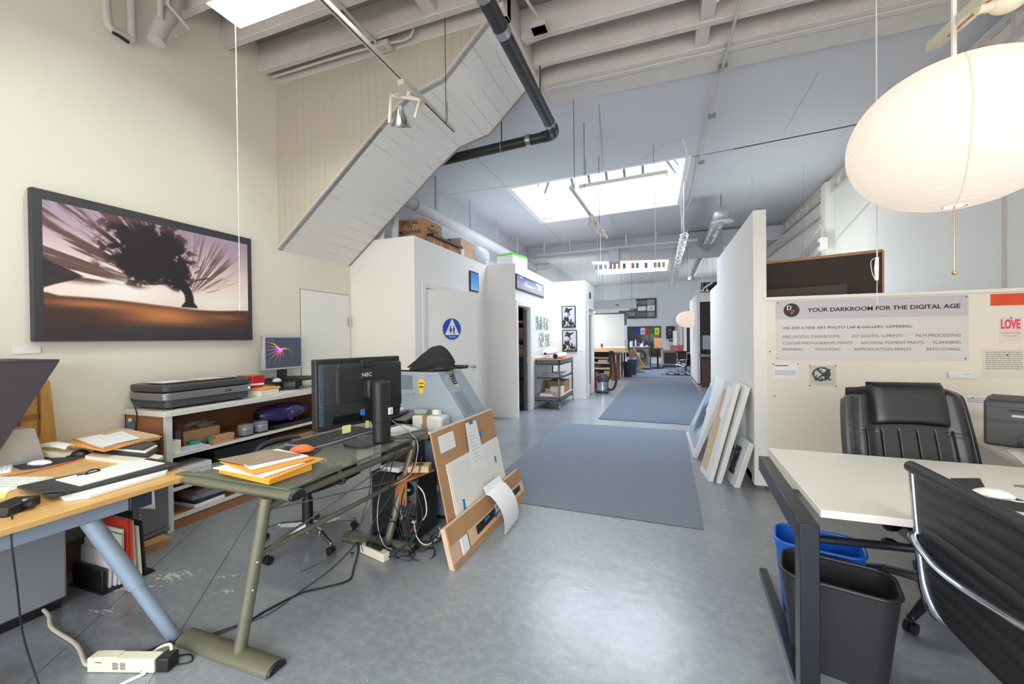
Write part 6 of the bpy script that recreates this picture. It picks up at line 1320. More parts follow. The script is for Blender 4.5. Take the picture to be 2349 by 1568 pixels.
# ducts
GAL = M('galvanised', (190, 195, 198), .38, .7, var=.08, vs=12)
t = T('spiral_duct', 'galvanised spiral duct along the ceiling, passing through the beam', 'duct', (1.25, 12, 4.0))
dx, dz, dr = 1.20, 3.92, .125
for y0, y1 in ((9.55, 12.62), (12.95, 18.0)):
    MB().tube([(dx, y0, dz), (dx+.01, y1, dz)], dr, 24).build('duct', GAL, t, world=True)
for k in range(20):
    y = 9.7+k*.42; MB().tube([(dx+(dr+.004)*math.cos(a), y, dz+(dr+.004)*math.sin(a)) for a in [R(15*j) for j in range(24)]], .006, 4, closed=True).build('seam_ring', GAL, t, world=True)
MB().sph((dx, 9.5, dz+.02), .165, .165, .17, 24, 14).build('elbow', GAL, t, world=True)
MB().lathe([(.155, 0), (.21, -.05), (.22, -.06), (.11, -.055)], (dx, 9.42, dz-.08), 28).build('outlet_flange', GAL, t, world=True)
MB().lathe([(.20, 0), (.24, .0), (.24, .04), (.17, .05)], (dx, 12.56, dz), 28, 1).build('collar', BLK, t, world=True)
MB().lathe([(.17, 0), (.2, -.12), (.24, -.14), (.1, -.12)], (dx+.02, 17.9, dz-.1), 24).build('outlet_flange', GAL, t, world=True)
MB().cyl((dx, 9.5, dz+.2), (dx, 9.5, 4.38), .006, n=6).build('hanger_rod', DGR, t, world=True)
tag(MB().box(dx-.42, dx+.42, 12.52, 12.60, 3.62, 4.36).build('duct_plate', M('plate_grey', (180, 182, 184), .5)), 'painted square plate around the duct at the cross beam', 'plate')
t = T('wall_pipe', 'thick white pipe running along the left wall above the rooms', 'pipe', (-3.8, 8, 3.6))
MB().tube([(-3.85, 4.75, 3.62), (-3.75, 5.4, 3.62), (-3.72, 5.75, 3.61), (-3.70, 6.2, 3.60), (-3.72, 11.9, 3.66), (-3.55, 12.25, 3.66), (-3.2, 12.3, 3.66)], .10, 16, sm=3).build('pipe', CEI, t, world=True)
for y in (5.2, 6.4, 7.8, 9.3, 10.8): MB().box(-3.76, -3.72, y-.015, y+.015, 3.70, 4.33).build('strap', CEI, t, world=True)
t = T('sprinkler_pipe', 'white sprinkler pipe crossing below the ceiling before the beam', 'pipe', (0, 12.2, 4.0))
MB().tube([(-3.6, 12.1, 3.98), (.95, 12.0, 4.02)], .045, 12).build('pipe', CEI, t, world=True)
for k in range(6): x = -3.3+.8*k; MB().box(x-.02, x+.02, 12.0, 12.1, 4.0, 4.329).build('strap', CEI, t, world=True)
t = T('junction_box', 'white electrical box on the right wall column', 'junction box', (XR-.2, 9.3, 3.15)); MB().box(-.06, .06, -.08, .08, -.12, .12).build('box', WPN, t, bev=.01); MB().lathe([(.04, 0), (.04, -.01)], (-.065, 0, 0), 16, 0).build('dial', ALU, t)
# paper lantern
LC = V((1.135, 2.2, 2.235))
LAN = bpy.data.materials.new('lantern_paper'); LAN.use_nodes = True
nt = LAN.node_tree; b_ = nt.nodes['Principled BSDF']; b_.inputs['Base Color'].default_value = (.42, .39, .36, 1); b_.inputs['Roughness'].default_value = .8
b_.inputs['Emission Color'].default_value = (1.0, .83, .70, 1); b_.inputs['Emission Strength'].default_value = .29
t = T('paper_lantern', 'large glowing round paper lantern hanging over the white desk', 'lantern', LC)
def lantern_shape(R_, H_, rings=26):
    prof = []
    for i in range(rings*4+1):
        a = -PI/2*.93+PI*.93*i/(rings*4); rr = R_*math.cos(a)**.92; prof.append((rr*(1+.006*abs(math.sin(i*PI/4))), H_*math.sin(a)))
    return prof
mb = MB(); pf = lantern_shape(.345, .285); n = 56; vs = []; fs = []
for r, h in pf: vs += [(r*math.cos(2*PI*k/n), r*math.sin(2*PI*k/n), h) for k in range(n)]
fs = [[i*n+k, i*n+(k+1) % n, (i+1)*n+(k+1) % n, (i+1)*n+k] for i in range(len(pf)-1) for k in range(n)]
mb.add(vs, fs).build('paper_shade', LAN, t)
MB().tube([(.037*math.cos(a), .037*math.sin(a), -.282) for a in [R(15*k) for k in range(24)]], .004, 6, closed=True).build('bottom_ring', PAP, t)
RBT = M('rib_tan', (226, 178, 150), .8, emis=.28)
mb = MB()
for r, h in pf[4::4]: mb.tube([(r*1.002*math.cos(R(7.5*k)), r*1.002*math.sin(R(7.5*k)), h) for k in range(48)], .0011, 4, closed=True)
mb.build('wire_rings', M('ring_tan', (236, 200, 176), .8, emis=.34), t)
mb = MB()
for az in (250, 10, 130): mb.tube([(r*1.004*math.cos(R(az)), r*1.004*math.sin(R(az)), h) for r, h in pf[::6]], .0022, 5)
mb.build('frame_wire', RBT, t)
MB().sph((0, 0, 0), .035, .035, .05).build('bulb', M('bulb_glow', (255, 226, 196), .5, emis=22), t)
MB().tube([(0, 0, .27), (0, 0, 2.35)], .009, 8).build('hanging_cord', STR, t)
MB().cyl((0, 0, -.28), (0, 0, -.55), .003, n=6).sph((0, 0, -.555), .009).build('pull_chain', M('brass', (190, 160, 120), .3, .8), t)
p0, p1 = Yp(2.9, 2012, 0), Yp(2.9, 2012, 590); h_ = T('pull_string', 'white pull cord with frayed end at right, before brown panel', 'cord', (p1.x, 2.9, p1.z))
MB().tube([(0, 0, 0), (0, 0, 4.62-p1.z)], .0035, 6).build('cord', STR, h_); MB().tube([(0, 0, 0), (-.003, 0, -.06), (-.002, 0, -.13)], [.008, .011, .009], 8).build('frayed_end', PAP, h_)
MB().tube([(0, 0, -.12), (-.001, 0, -.2), (.0, 0, -.27)], .002, 5).tube([(-.0, .0, .0), (-.028, 0, -.02), (-.022, 0, -.09), (-.006, 0, -.13)], .002, 5, sm=4).build('loose_string', PAP2, h_)
t = T('track_fixture', 'cream track light hanging at the top right above the lantern', 'track light', Yp(2.6, 2235, 60))
a, b = Yp(2.55, 2140, 105)-t.location, Yp(1.9, 2290, -30)-t.location
MB().bar(a, b, .05, .035).build('track', CRM, t); MB().bar(a.lerp(b, .3)+V((0, 0, -.018)), a.lerp(b, .9)+V((0, 0, -.018)), .012, .004).build('track_slot', M('copper', (180, 110, 80), .4, .6), t)
m_ = a.lerp(b, .4); MB().cyl(m_, (m_.x, m_.y, 4.4-t.location.z), .004, n=6).build('hanging_wire', STR, t)
e_ = Yp(2.0, 2310, 5)-t.location; MB().sph(e_, .05, .04, .035).cyl(e_+V((-.08, 0, 0)), e_, .02).build('lamp_head', CRM, t)
# painted pipework at the top left
PW = M('pipe_painted', (190, 186, 180), .55)
t = T('wall_pipe', 'painted pipe elbow stub at the top of the left wall, leftmost', 'pipe', (-3.9, 1.5, 3.5))
P_ = lambda x, y, xx=-3.93: Xp(xx, x, y)
MB().tube([P_(243, -40), P_(246, 40), P_(258, 68), P_(285, 82), P_(304, 92)], .028, 10, sm=3).tube([P_(299, -40), P_(303, 92)], .03, 10).build('pipe', PW, t, world=True)
MB().tube([P_(258, 74, -3.9), P_(276, 84, -3.9), P_(296, 98, -3.9)], .012, 6).build('peeled_paint', BLK, t, world=True)
t = T('wall_pipe', 'thick painted pipe joint at the top of the left wall beside the joists', 'pipe', (-3.85, 1.7, 3.6))
MB().tube([P_(398, -50, -3.8), P_(400, 20, -3.8), P_(385, 40, -3.8), P_(372, 58, -3.8), P_(362, 82, -3.8), P_(358, 95, -3.8)], [.05, .05, .065, .06, .055, .058], 16).build('pipe', PW, t, world=True)
MB().tube([P_(368, -50, -3.75), P_(368, 44, -3.75)], .022, 10).tube([P_(385, -30, -3.7), P_(386, 12, -3.7), P_(396, 22, -3.7), P_(437, 70, -3.7)], .012, 8).tube([P_(437, 70, -3.7), P_(404, 82, -3.7)], .008, 6).build('small_pipe', PW, t, world=True)
MB().tube([P_(349, 78, -3.78), P_(356, 88, -3.78), P_(368, 96, -3.78), P_(374, 100, -3.78)], .016, 8).build('pipe_rim', PW, t, world=True)

# added, hidden tube lights that brighten the far work area and booths
for i, (x, y, z, e) in enumerate(((-2.9, 19.5, 2.4, 1), (2.3, 20.5, 2.7, 1), (2.0, 8.6, 2.45, 1), (-2.9, 21.5, 2.45, 1), (2.3, 17.5, 2.6, 1), (-3.2, 15.2, 2.3, 1))):
    t = T('fluorescent_fixture', ('added hidden tube light brightening the far left work area', 'added hidden tube light brightening the far right work area', 'added hidden tube light brightening the right booths behind the tall partition', 'added hidden tube light brightening the far wall, left corner', 'added hidden tube light brightening the far right booths', 'added hidden tube light brightening the white display booth')[i], 'ceiling light', (x, y, z))
    MB().box(-.6, .6, -.03, .03, 0, .04).build('housing', WPN, t)
    for s_ in (-1, 1): MB().cyl((-.58, .07*s_, .02), (.58, .07*s_, .02), .016, n=12).build('lamp_tube', TUBE, t)
    MB().box(-.6, -.59, -.09, .09, -.01, .05).build('end_plate', WPN, t); MB().box(.59, .6, -.09, .09, -.01, .05).build('end_plate', WPN, t)
    for x_ in (-.4, .4): MB().cyl((x_, 0, .04), (x_, 0, ceil_z(x)+.02-z), .003, n=6).build('hanging_wire', ALU, t)
# ================================================================ RESTROOM ROOF, WALL PRINTS, CART, STORAGE
HB2 = 2.776
def carton(label, x0, x1, y0, y1, z0, h, mat=CRD, rz=0, cat='box', flaps=True, name='carton'):
    t = T(name, label, cat, ((x0+x1)/2, (y0+y1)/2, z0), rz); w, d = (x1-x0)/2, (y1-y0)/2
    MB().box(-w, w, -d, d, 0, h).build('body', mat, t, bev=.004)
    if flaps: MB().box(-.03, .03, -d-.001, d+.001, h, h+.0015).build('tape', M('tape_tan', (196, 158, 118), .35), t)
    return t
c0 = Xp(-3.12, 971, 498)
t = carton('brown carton marked special TV microwave and fragile on the restroom roof', c0.x-.46, c0.x, c0.y, c0.y+.52, HB2, c0.z-HB2)
for s_, z, w in (('SPECIAL', .78, .27), ('TV', .60, .09), ('MICROWAVE', .42, .36)): text(s_, (c0.x-.40+(.36-w)/2, c0.y-.001, HB2+(c0.z-HB2)*z), (1, 0, 0), (0, 0, 1), w, .055, INK, t, bold=.02)
text('FRAGILE', (c0.x+.001, c0.y+.10, HB2+(c0.z-HB2)*.55), (0, 1, 0), (0, 0, 1), .30, .06, INK, t, bold=.02)
MB().box(c0.x+.0, c0.x+.002, c0.y+.20, c0.y+.28, HB2+(c0.z-HB2)*.80, HB2+(c0.z-HB2)*.86).build('hand_hole', INK, t, world=True)
c1 = Xp(-3.05, 1055, 600); c2 = Xp(-3.05, 1115, 600)
t = carton('taped brown carton under the flat black case on the restroom roof', -3.5, -3.06, Xp(-3.06, 988, 560).y, c1.y-.02, HB2, .12); 
MB().box(-3.059, -3.057, 5.45, 5.60, HB2+.04, HB2+.10).build('red_label', M('label_red', (196, 60, 60), .6), t, world=True)
for y in (5.15, 5.35, 5.62): MB().box(-3.0595, -3.0585, y, y+.03, HB2+.0, HB2+.12).build('tape', M('tape_tan', (196, 158, 118), .35), t, world=True)
t = T('flat_case', 'flat black case lying on top of the taped carton', 'case', (-3.3, 5.4, HB2+.122)); MB().box(-3.55, -3.02, Xp(-3.06, 984, 545).y+.05, 6.0, HB2+.122, HB2+.165).build('body', M('case_black', (44, 38, 38), .5), t, world=True, bev=.004)
MB(at(-3.3, 5.75, HB2+.168, .2)).box(-.2, .25, -.25, .2, 0, .015).build('thin_lid', M('case_brown', (74, 52, 48), .5), t, world=True)
t = carton('pale open carton at the right of the taped one on the restroom roof', -3.45, -3.03, c1.y, c2.y-.02, HB2, .30, CRD2); MB().box(-3.029, -3.027, c1.y+.02, c1.y+.12, HB2+.02, HB2+.12).build('label', PAP, t, world=True)
PW_ = M('plastic_white', (226, 232, 238), .2, bump=.8, bs=18)
t = T('wrapped_bundle', 'white plastic-wrapped bundle on the roof before the green box', 'bundle', (-3.2, 6.75, HB2))
MB().sph((0, 0, .165), .27, .34, .16, 28, 18, pw=.7).build('body', PW_, t); MB().tube([(-.1, 0, .31), (0, .02, .35), (.08, .05, .33)], [.03, .045, .01], 8, sm=4).build('knot', PW_, t)
t = carton('white box with bright green edge on the roof of the storage room', -2.85, -2.50, 7.15, 7.7, HB2, .24, WPN, R(-12), flaps=False); MB().box(-.177, .177, -.277, .277, .205, .242).build('green_edge', M('lime_green', (110, 220, 60), .5), t)
tag(MB().slab([(-3.75, 4.62, HB2), (-3.52, 4.62, HB2), (-3.50, 4.64, 3.25), (-3.68, 4.64, 3.2)], (0, .02, 0)).build('white_poster', PAP), 'white upright sheet on the restroom roof under the soffit', 'sheet')
tag(MB().cyl((-3.42, 4.75, HB2), (-3.42, 4.75, 3.8), .05).build('standpipe', CEI), 'white vertical pipe on the restroom roof left of the marked carton', 'pipe')
# framed sky picture by the restroom door
def wallpic(name, x, px0, px1, fr, fn, label, cat='picture', nu=40, nv=40, fw_=.02, th=.02, rough=.3, frame=BLK):
    a = Xp(x, *px0); b = Xp(x, *px1); t = T(name, label, cat, (x, (a.y+b.y)/2, (a.z+b.z)/2))
    y0, y1, z0, z1 = a.y, b.y, b.z, a.z
    MB().box(x-.002, x+th, y0, y1, z0, z1).build('frame', frame, t, world=True)
    painted('print', (x+th, y0+fw_, z0+fw_), (0, y1-y0-2*fw_, 0), (0, 0, z1-z0-2*fw_), nu, nv, fn, t, rough=rough); return t
wallpic('framed_picture', RX, (1076, 620), (1096, 671), 0, lambda u, v: mixc(mixc((.55, .78, .96), (.20, .50, .88), v), (.85, .9, .95), ss(.25, .1, v)*ss(.4, .7, noise(u*5, v*3))), 'small blue sky picture above the restroom door edge', nu=20, nv=40)
def pano(u, v):
    c = mixc((.75, .72, .82), (.36, .44, .66), v); c = mixc(c, (.93, .94, .98), ss(.5, .8, noise(u*7, v*4, 4))*ss(.3, .6, v)); c = mixc(c, (.66, .62, .62), ss(.36, .30, v)); c = mixc(c, (.55, .50, .58), ss(.2, .1, v)*noise(u*5, v*9)); return mixc(c, (.97, .95, .97), np.exp(-((u-.42)**2/.02+(v-.45)**2/.01)))
wallpic('framed_picture', JX, (1182, 627), (1246, 683), 0, pano, 'long panorama picture above the storage doorway', nu=90, nv=40)
def flower(seed):
    def fn(u, v):
        n = noise(u*7+seed, v*7+seed*2, 4); c = mixc((.90, .93, .93), (.42, .56, .42), ss(.42, .62, n)); c = mixc(c, (.12, .2, .16), ss(.62, .72, noise(u*9+3*seed, v*9, 3))); return mixc(c, (.93, .42, .24), np.exp(-((u-.5)**2/.05+(v-.42)**2/.01))*.9)
    return fn
for i, (a, b, lb) in enumerate((((1228, 724), (1244, 756), 'upper left'), ((1246, 727), (1258, 757), 'upper right'), ((1234, 762), (1247, 796), 'lower left'), ((1249, 765), (1260, 796), 'lower right'))):
    wallpic('flower_print', JX, a, b, 0, flower(i+1), lb+' of the four flower prints above the steel cart', 'print', 20, 26, .004, .004, frame=PAP)
def bw(u, v):
    n = noise(u*4+2, v*5+1, 5); m = noise(u*7+9, v*6, 4); hat = ss(.03, .0, np.abs(v-.80-.25*(u-.4))-.03)*ss(.15, .25, u)*ss(.85, .7, u); fig = ss(.30, .22, np.hypot((u-.35)*1.0, (v-.62)*.8)); body = ss(.62, .42, v+.5*np.abs(u-.4)); k = np.clip(hat+fig*ss(.35, .6, n)*1.2+body*ss(.42, .55, m), 0, 1); return mixc((.78, .78, .80), (.07, .07, .08), k)
for i, (p, q, lb) in enumerate((((1289, 702), (1321, 751), 'upper'), ((1290, 757), (1324, 806), 'lower'))):
    a, b = Yp(9.598, *p), Yp(9.598, *q); t = T('framed_picture', lb+' of two black and white portraits on the wall behind the cart', 'picture', (a.x, 9.6, b.z))
    MB().box(a.x, b.x, 9.575, 9.6, b.z, a.z).build('frame', BLK, t, world=True); painted('print', (a.x+.02, 9.5745, b.z+.02), (b.x-a.x-.04, 0, 0), (0, 0, a.z-b.z-.04), 50, 60, bw, t, th=.001)
    tag(MB().box(b.x+.05, b.x+.15, 9.594, 9.6, b.z+.02, b.z+.05).build('caption_card', PAP), lb+' tiny caption card right of the portrait', 'card')
# steel cart
t = T('utility_cart', 'grey slotted steel cart with shelves beside the storage doorway', 'cart', (-2.14, 8.6, 0)); STL = M('cart_steel', (98, 110, 122), .4, .3)
cx0, cx1, cy0, cy1 = -2.40, -1.90, 7.98, 9.30
for x in (cx0, cx1):
    for y in (cy0, cy1):
        sx_ = 1 if x == cx0 else -1; sy_ = 1 if y == cy0 else -1
        l = MB().box(min(x, x+sx_*.035), max(x, x+sx_*.035), y-.002*sy_ if 0 else min(y, y+sy_*.003), max(y, y+sy_*.003), .10, .99).box(min(x, x+sx_*.003), max(x, x+sx_*.003), min(y, y+sy_*.035), max(y, y+sy_*.035), .10, .99).build('post', STL, t, world=True)
        mb = MB()
        for k in range(20): mb.box(x+sx_*.012, x+sx_*.024, cy0-.003, cy0-.001, .14+.042*k, .16+.042*k) if y == cy0 else mb.box(x+sx_*.012, x+sx_*.024, y-.001, y+.004, .14+.042*k, .16+.042*k)
        mb.build('slot', PAP2, l, world=True)
        MB().cyl((x-.012, y, .035), (x+.012, y, .035), .033, n=16).cyl((x, y, .035), (x, y, .11), .012).build('caster', M('caster_grey', (150, 152, 154), .5), l, world=True)
for z, h in ((.16, .07), (.62, .03), (.90, .085)):
    MB().box(cx0, cx1, cy0, cy1, z, z+.012).box(cx0, cx1, cy0, cy0+.004, z-h*.2, z+h).box(cx1-.004, cx1, cy0, cy1, z-h*.2, z+h).box(cx0, cx1, cy1-.004, cy1, z-h*.2, z+h).build('shelf', STL, t, world=True)
MB().box(cx0-.01, cx1+.01, cy0-.01, cy1+.01, .985, 1.0).build('top_board', M('board_orange', (190, 130, 90), .6), t, world=True)
MB().box(cx0, cx1, cy0+.01, cy1-.01, .24, .25).build('shelf_board', PINE, t, world=True)
t = T('print_roll', 'large white plastic-wrapped roll lying on cart top', 'roll', (-2.2, 8.5, 1.02)); MB().grid(lambda u, v: ((.13+.02*math.sin(9*v))*math.sin(PI*min(max(v, .02), .98))**.5*math.cos(2*PI*u), (v-.5)*1.0, .10+.09*math.sin(2*PI*u)*math.sin(PI*min(max(v, .02), .98))**.5+.05*math.sin(PI*v)), 18, 16).build('body', PW_, t)
for i, (x, y, r, m, lb) in enumerate(((-2.25, 8.15, .03, PAP, 'thin white tube at the front left of the cart top'), (-2.10, 8.2, .03, CRD, 'brown cardboard tube on the cart top'), (-2.02, 8.55, .055, PAP, 'thick white tube at right of the cart top'))):
    t = T('paper_tube', lb, 'tube', (x, y, 1.002+r)); MB().cyl((-.2 if i < 2 else .0, -.05 if i < 2 else -.42, 0), (.2 if i < 2 else .0, .05 if i < 2 else .42, 0), r, n=20).build('body', m, t); MB().cyl((.2, .05, 0) if i < 2 else (0, -.43, 0), (.203, .051, 0) if i < 2 else (0, -.42, 0), r*.95, n=20).build('end_cap', BLK, t)
for x0, x1, y0, y1, z, h, m, n, lb, ct in ((-2.36, -1.94, 8.05, 8.9, .915, .05, M('tray_pale', (190, 200, 212), .4), 'plastic_tray', 'pale plastic tray on the upper cart shelf', 'tray'), (-2.3, -1.94, 8.5, 9.2, .634, .03, PAP, 'foam_board', 'white boards on the middle cart shelf', 'board'), (-2.36, -2.0, 8.1, 8.7, .634, .012, M('clear_sheet', (205, 212, 220), .2), 'plastic_sheet', 'clear sheet at the front of the middle cart shelf', 'sheet'),
    (-2.32, -1.96, 8.6, 9.2, .252, .25, CRD, 'carton', 'brown carton at the back of the bottom cart shelf', 'box'), (-2.2, -1.95, 8.35, 8.58, .252, .16, PAP, 'carton', 'white box in the middle of the bottom cart shelf', 'box'), (-2.33, -2.05, 8.02, 8.3, .252, .05, PAP, 'paper_stack', 'white papers at front left of the bottom cart shelf', 'paper'), (-2.03, -1.93, 8.02, 8.3, .252, .06, CRD2, 'small_box', 'small tan box at front right of the bottom cart shelf', 'box'), (-2.3, -2.2, 8.33, 8.58, .252, .12, CRD2, 'carton', 'low tan box behind the white papers on the cart', 'box')):
    tag(MB().box(x0, x1, y0, y1, z, z+h).build(n, m, bev=.003), lb, ct)
# storage contents seen through the doorway
SHV = M('shelf_dark', (70, 66, 66), .7)
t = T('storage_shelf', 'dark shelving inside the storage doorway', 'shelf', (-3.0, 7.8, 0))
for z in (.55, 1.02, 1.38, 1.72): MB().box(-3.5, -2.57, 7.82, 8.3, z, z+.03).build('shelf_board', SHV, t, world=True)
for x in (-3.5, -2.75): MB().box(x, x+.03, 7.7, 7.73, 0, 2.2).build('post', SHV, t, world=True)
for x0, x1, z, h, m, n, lb in ((-3.3, -2.60, 1.41, .24, CRD, 'carton', 'brown carton on upper storage shelf behind the doorway'), (-3.3, -2.60, 1.052, .25, CRD, 'carton', 'patterned brown carton on middle storage shelf'), (-3.2, -2.62, 1.752, .04, PAP, 'white_board', 'white board lying on the top storage shelf'), (-2.9, -2.70, 1.793, .22, BLK, 'black_case', 'black case on the top storage shelf')):
    tag(MB().box(x0, x1, 7.85, 8.2, z, z+h).build(n, m, bev=.004), lb, 'box' if 'carton' in lb else 'case')
t = T('coat', 'dark coats hanging inside the storage doorway', 'coat', (-2.75, 7.45, .1)); MB().grid(lambda u, v: (-.12+.1*math.cos(2*PI*u)*(1+.2*math.sin(6*v)), .12*math.sin(2*PI*u)+.02*math.sin(9*v), .15+.75*v), 20, 14).build('body', M('coat_dark', (62, 64, 72), .85), t); MB().sph((-.02, .05, .62), .05, .06, .05).build('pink_patch', M('pink_cloth', (220, 40, 110), .6), t)
MB().box(-2.55, -2.49, 7.66, 7.74, 0, 2.0).build('door_edge', M('door_edge_grey', (96, 94, 96), .6), None, kind='structure', label=None).name = 'trim_60'
MB().box(-2.489, -2.487, 7.68, 7.71, .97, 1.05).build('strike_plate', ALU, None, 'small metal strike plate on the storage door edge', 'plate')
# ================================================================ FAR WORK AREA
YW = 23.58
def farpic(x0, y0, x1, y1, fn, label, fr=BLK, nu=60, nv=30):
    a, b = Yp(YW, x0, y0), Yp(YW, x1, y1); t = T('framed_picture', label, 'picture', (a.x, YW, b.z)); MB().box(a.x, b.x, YW-.05, YW, b.z, a.z).build('frame', fr, t, world=True)
    painted('print', (a.x+.05, YW-.052, b.z+.05), (b.x-a.x-.1, 0, 0), (0, 0, a.z-b.z-.1), nu, nv, fn, t)
def collage(u, v):
    c = np.zeros(u.shape+(3,))+.24; n = noise(u*9, v*8, 4)
    for a, b, w, h, g in ((.03, .80, .27, .15, .55), (.33, .78, .2, .14, .6), (.55, .70, .22, .22, .4), (.78, .68, .19, .30, .55), (.50, .38, .24, .24, .75), (.77, .36, .2, .28, .85), (.78, .03, .2, .26, .5), (.48, .06, .26, .2, .35), (.05, .1, .38, .2, .5), (.1, .4, .3, .3, .6)):
        m = ((u > a) & (u < a+w) & (v > b) & (v < b+h)); c = np.where(m[..., None], (g*(.6+.8*n))[..., None]*np.ones(3), c)
    return c
farpic(1420, 687, 1506, 729, collage, 'wide black and white collage high on the far wall')
farpic(1528, 748, 1548, 776, lambda u, v: mixc((.12, .12, .13), (.62, .6, .6), ss(.28, .16, np.hypot(u-.42, (v-.55)*.8))*ss(.4, .6, noise(u*7, v*8))), 'dark portrait of a face on the far wall', nu=24, nv=30)
a = Yp(YW, 1534, 781); tag(MB().box(a.x, a.x+.25, YW-.02, YW, a.z-.05, a.z+.05).build('nameplate', DGR), 'small dark plate below the dark portrait', 'plate')
a, b = Yp(YW, 1438, 751), Yp(YW, 1514, 818)
w_ = T('window_2', None, None, (a.x, YW, b.z)); w_['kind'] = 'structure'
MB().box(a.x, b.x, YW-.02, YW-.005, b.z, a.z).build('dark_pane', M('window_dark', (34, 36, 42), .15), w_, world=True); MB().box(a.x-.05, a.x, YW-.05, YW, b.z, a.z+.05).box(b.x, b.x+.05, YW-.05, YW, b.z, a.z+.05).box(a.x, b.x, YW-.05, YW, a.z, a.z+.05).box((a.x+b.x)/2+.3, (a.x+b.x)/2+.34, YW-.05, YW, b.z, a.z).build('window_frame', M('frame_brown', (52, 44, 42), .6), w_, world=True)
fl = [((30, 60, 150), 'blue'), ((190, 190, 215), 'white'), ((190, 44, 56), 'red'), ((36, 120, 70), 'green'), ((224, 214, 40), 'yellow')]
for i, (c, nme) in enumerate(fl):
    a, b = Yp(23.3, 1458+11*i, 751), Yp(23.3, 1468.6+11*i, 766.5); t = T('prayer_flag', nme+' flag in the row of five before the dark far window', 'flag', (a.x, 23.3, b.z), 0, 'row of prayer flags')
    MB().grid(lambda u, v: (a.x+(b.x-a.x)*u, 23.3+.01*math.sin(9*u), b.z+(a.z-b.z)*v), 8, 4, .004).build('cloth', M('flag_'+nme, c, .8), t, world=True)
    MB().sph(((a.x+b.x)/2, 23.29, (a.z*.4+b.z*.6)), .045, .003, .06).build('emblem', M('flag_ink_'+nme, tuple(int(x*.6) for x in c), .8), t, world=True)
tag(MB().tube([Yp(23.59, 1446, 748), Yp(23.3, 1458, 751), Yp(23.3, 1490, 751.5), Yp(23.3, 1513, 751), Yp(23.59, 1519, 748)], .008, 5).build('flag_string', BLK), 'cord holding the flags before the far window', 'cord')
cols2 = ['yellow', 'blue', 'white', 'red', 'green', 'yellow', 'blue', 'red', 'green', 'blue', 'red', 'green', 'yellow']
PALE = {'yellow': (236, 226, 150), 'blue': (90, 100, 190), 'white': (235, 235, 240), 'red': (226, 110, 120), 'green': (120, 180, 150)}  # cloth colours paled to stand for skylight shining through
for i, px in enumerate((1368, 1378, 1389, 1401, 1410, 1420, 1432, 1452, 1462, 1482, 1503, 1512, 1522)):
    c = cols2[i]; yy = 15.7; a = Yp(yy, px-3.6, 606.5-.035*(px-1368)); b = Yp(yy, px+3.6, 618-.035*(px-1368))
    t = T('prayer_flag', ('first second third fourth fifth sixth seventh eighth ninth tenth eleventh twelfth last'.split()[i])+' from left, '+c+', of the small flags across far skylight', 'flag', (a.x, yy, b.z), 0, 'flags across the far skylight')
    MB().grid(lambda u, v: (a.x+(b.x-a.x)*u, yy+.01*math.sin(8*u), b.z+(a.z-b.z)*v), 4, 3, .003).build('cloth', M('paleflag_'+c, PALE[c], .8, alpha=.85), t, world=True)
tag(MB().tube([(-2.7, 15.7, 4.34), Yp(15.7, 1360, 607), Yp(15.7, 1440, 603.5), Yp(15.7, 1534, 600.5), (.7, 15.7, 4.36)], .006, 5).build('flag_string', PAP2), 'thin cord holding the small flags across the far skylight', 'cord')
# white cube wall / projection booth
t = T('white_booth', 'white boxed display booth with dark top edge at the far left', 'booth', (-2.1, 16.6, 0))
MB().box(-3.2, -1.29, 16.0, 17.4, .85, 2.33).build('body', M('booth_white', (226, 232, 240), .5), t, world=True, bev=.01); MB().box(-3.22, -1.20, 15.98, 17.42, 2.33, 2.37).build('top_edge', DGR, t, world=True); MB().box(-1.289, -1.2, 16.0, 16.05, 1.9, 2.33).build('side_curtain', M('curtain_blue', (80, 98, 120), .7), t, world=True)
MB().box(-1.285, -1.22, 16.3, 16.6, .85, 1.35).build('side_paper', PAP, t, world=True)
for x in (-3.1, -1.4):
    for y in (16.1, 17.3): MB().box(x-.03, x+.03, y-.03, y+.03, 0, .85).build('leg', DGR, t, world=True)
t = T('hanging_light_box', 'long grey hooded light box hanging before the collage', 'ceiling light', (-1.6, 13.8, 2.5)); a, b = Yp(13.8, 1340, 697), Yp(13.8, 1459, 715)
MB().box(-3.0, b.x, 13.6, 14.1, b.z+.12, a.z+.08).build('hood', M('hood_grey', (196, 200, 204), .5), t, world=True, bev=.01); MB().box(-3.0, b.x-.2, 13.62, 13.75, b.z+.05, b.z+.12).build('ledge', WPN, t, world=True)
MB().box(-3.0, -2.1, 13.75, 14.0, b.z+.02, b.z+.06).build('lamp_panel', M('lamp_cool', (255, 250, 240), .5, emis=22), t, world=True)
for px in (1375, 1383, 1449): MB().cyl((Yp(13.8, px, 690).x, 13.85, a.z), (Yp(13.8, px, 690).x, 13.85, 4.33), .008, n=6).build('hanging_wire', ALU, t, world=True)
MB().box(Yp(13.6, 1412, 700).x, Yp(13.6, 1420, 700).x, 13.59, 13.6, b.z+.22, b.z+.25).build('switch', DGR, t, world=True)
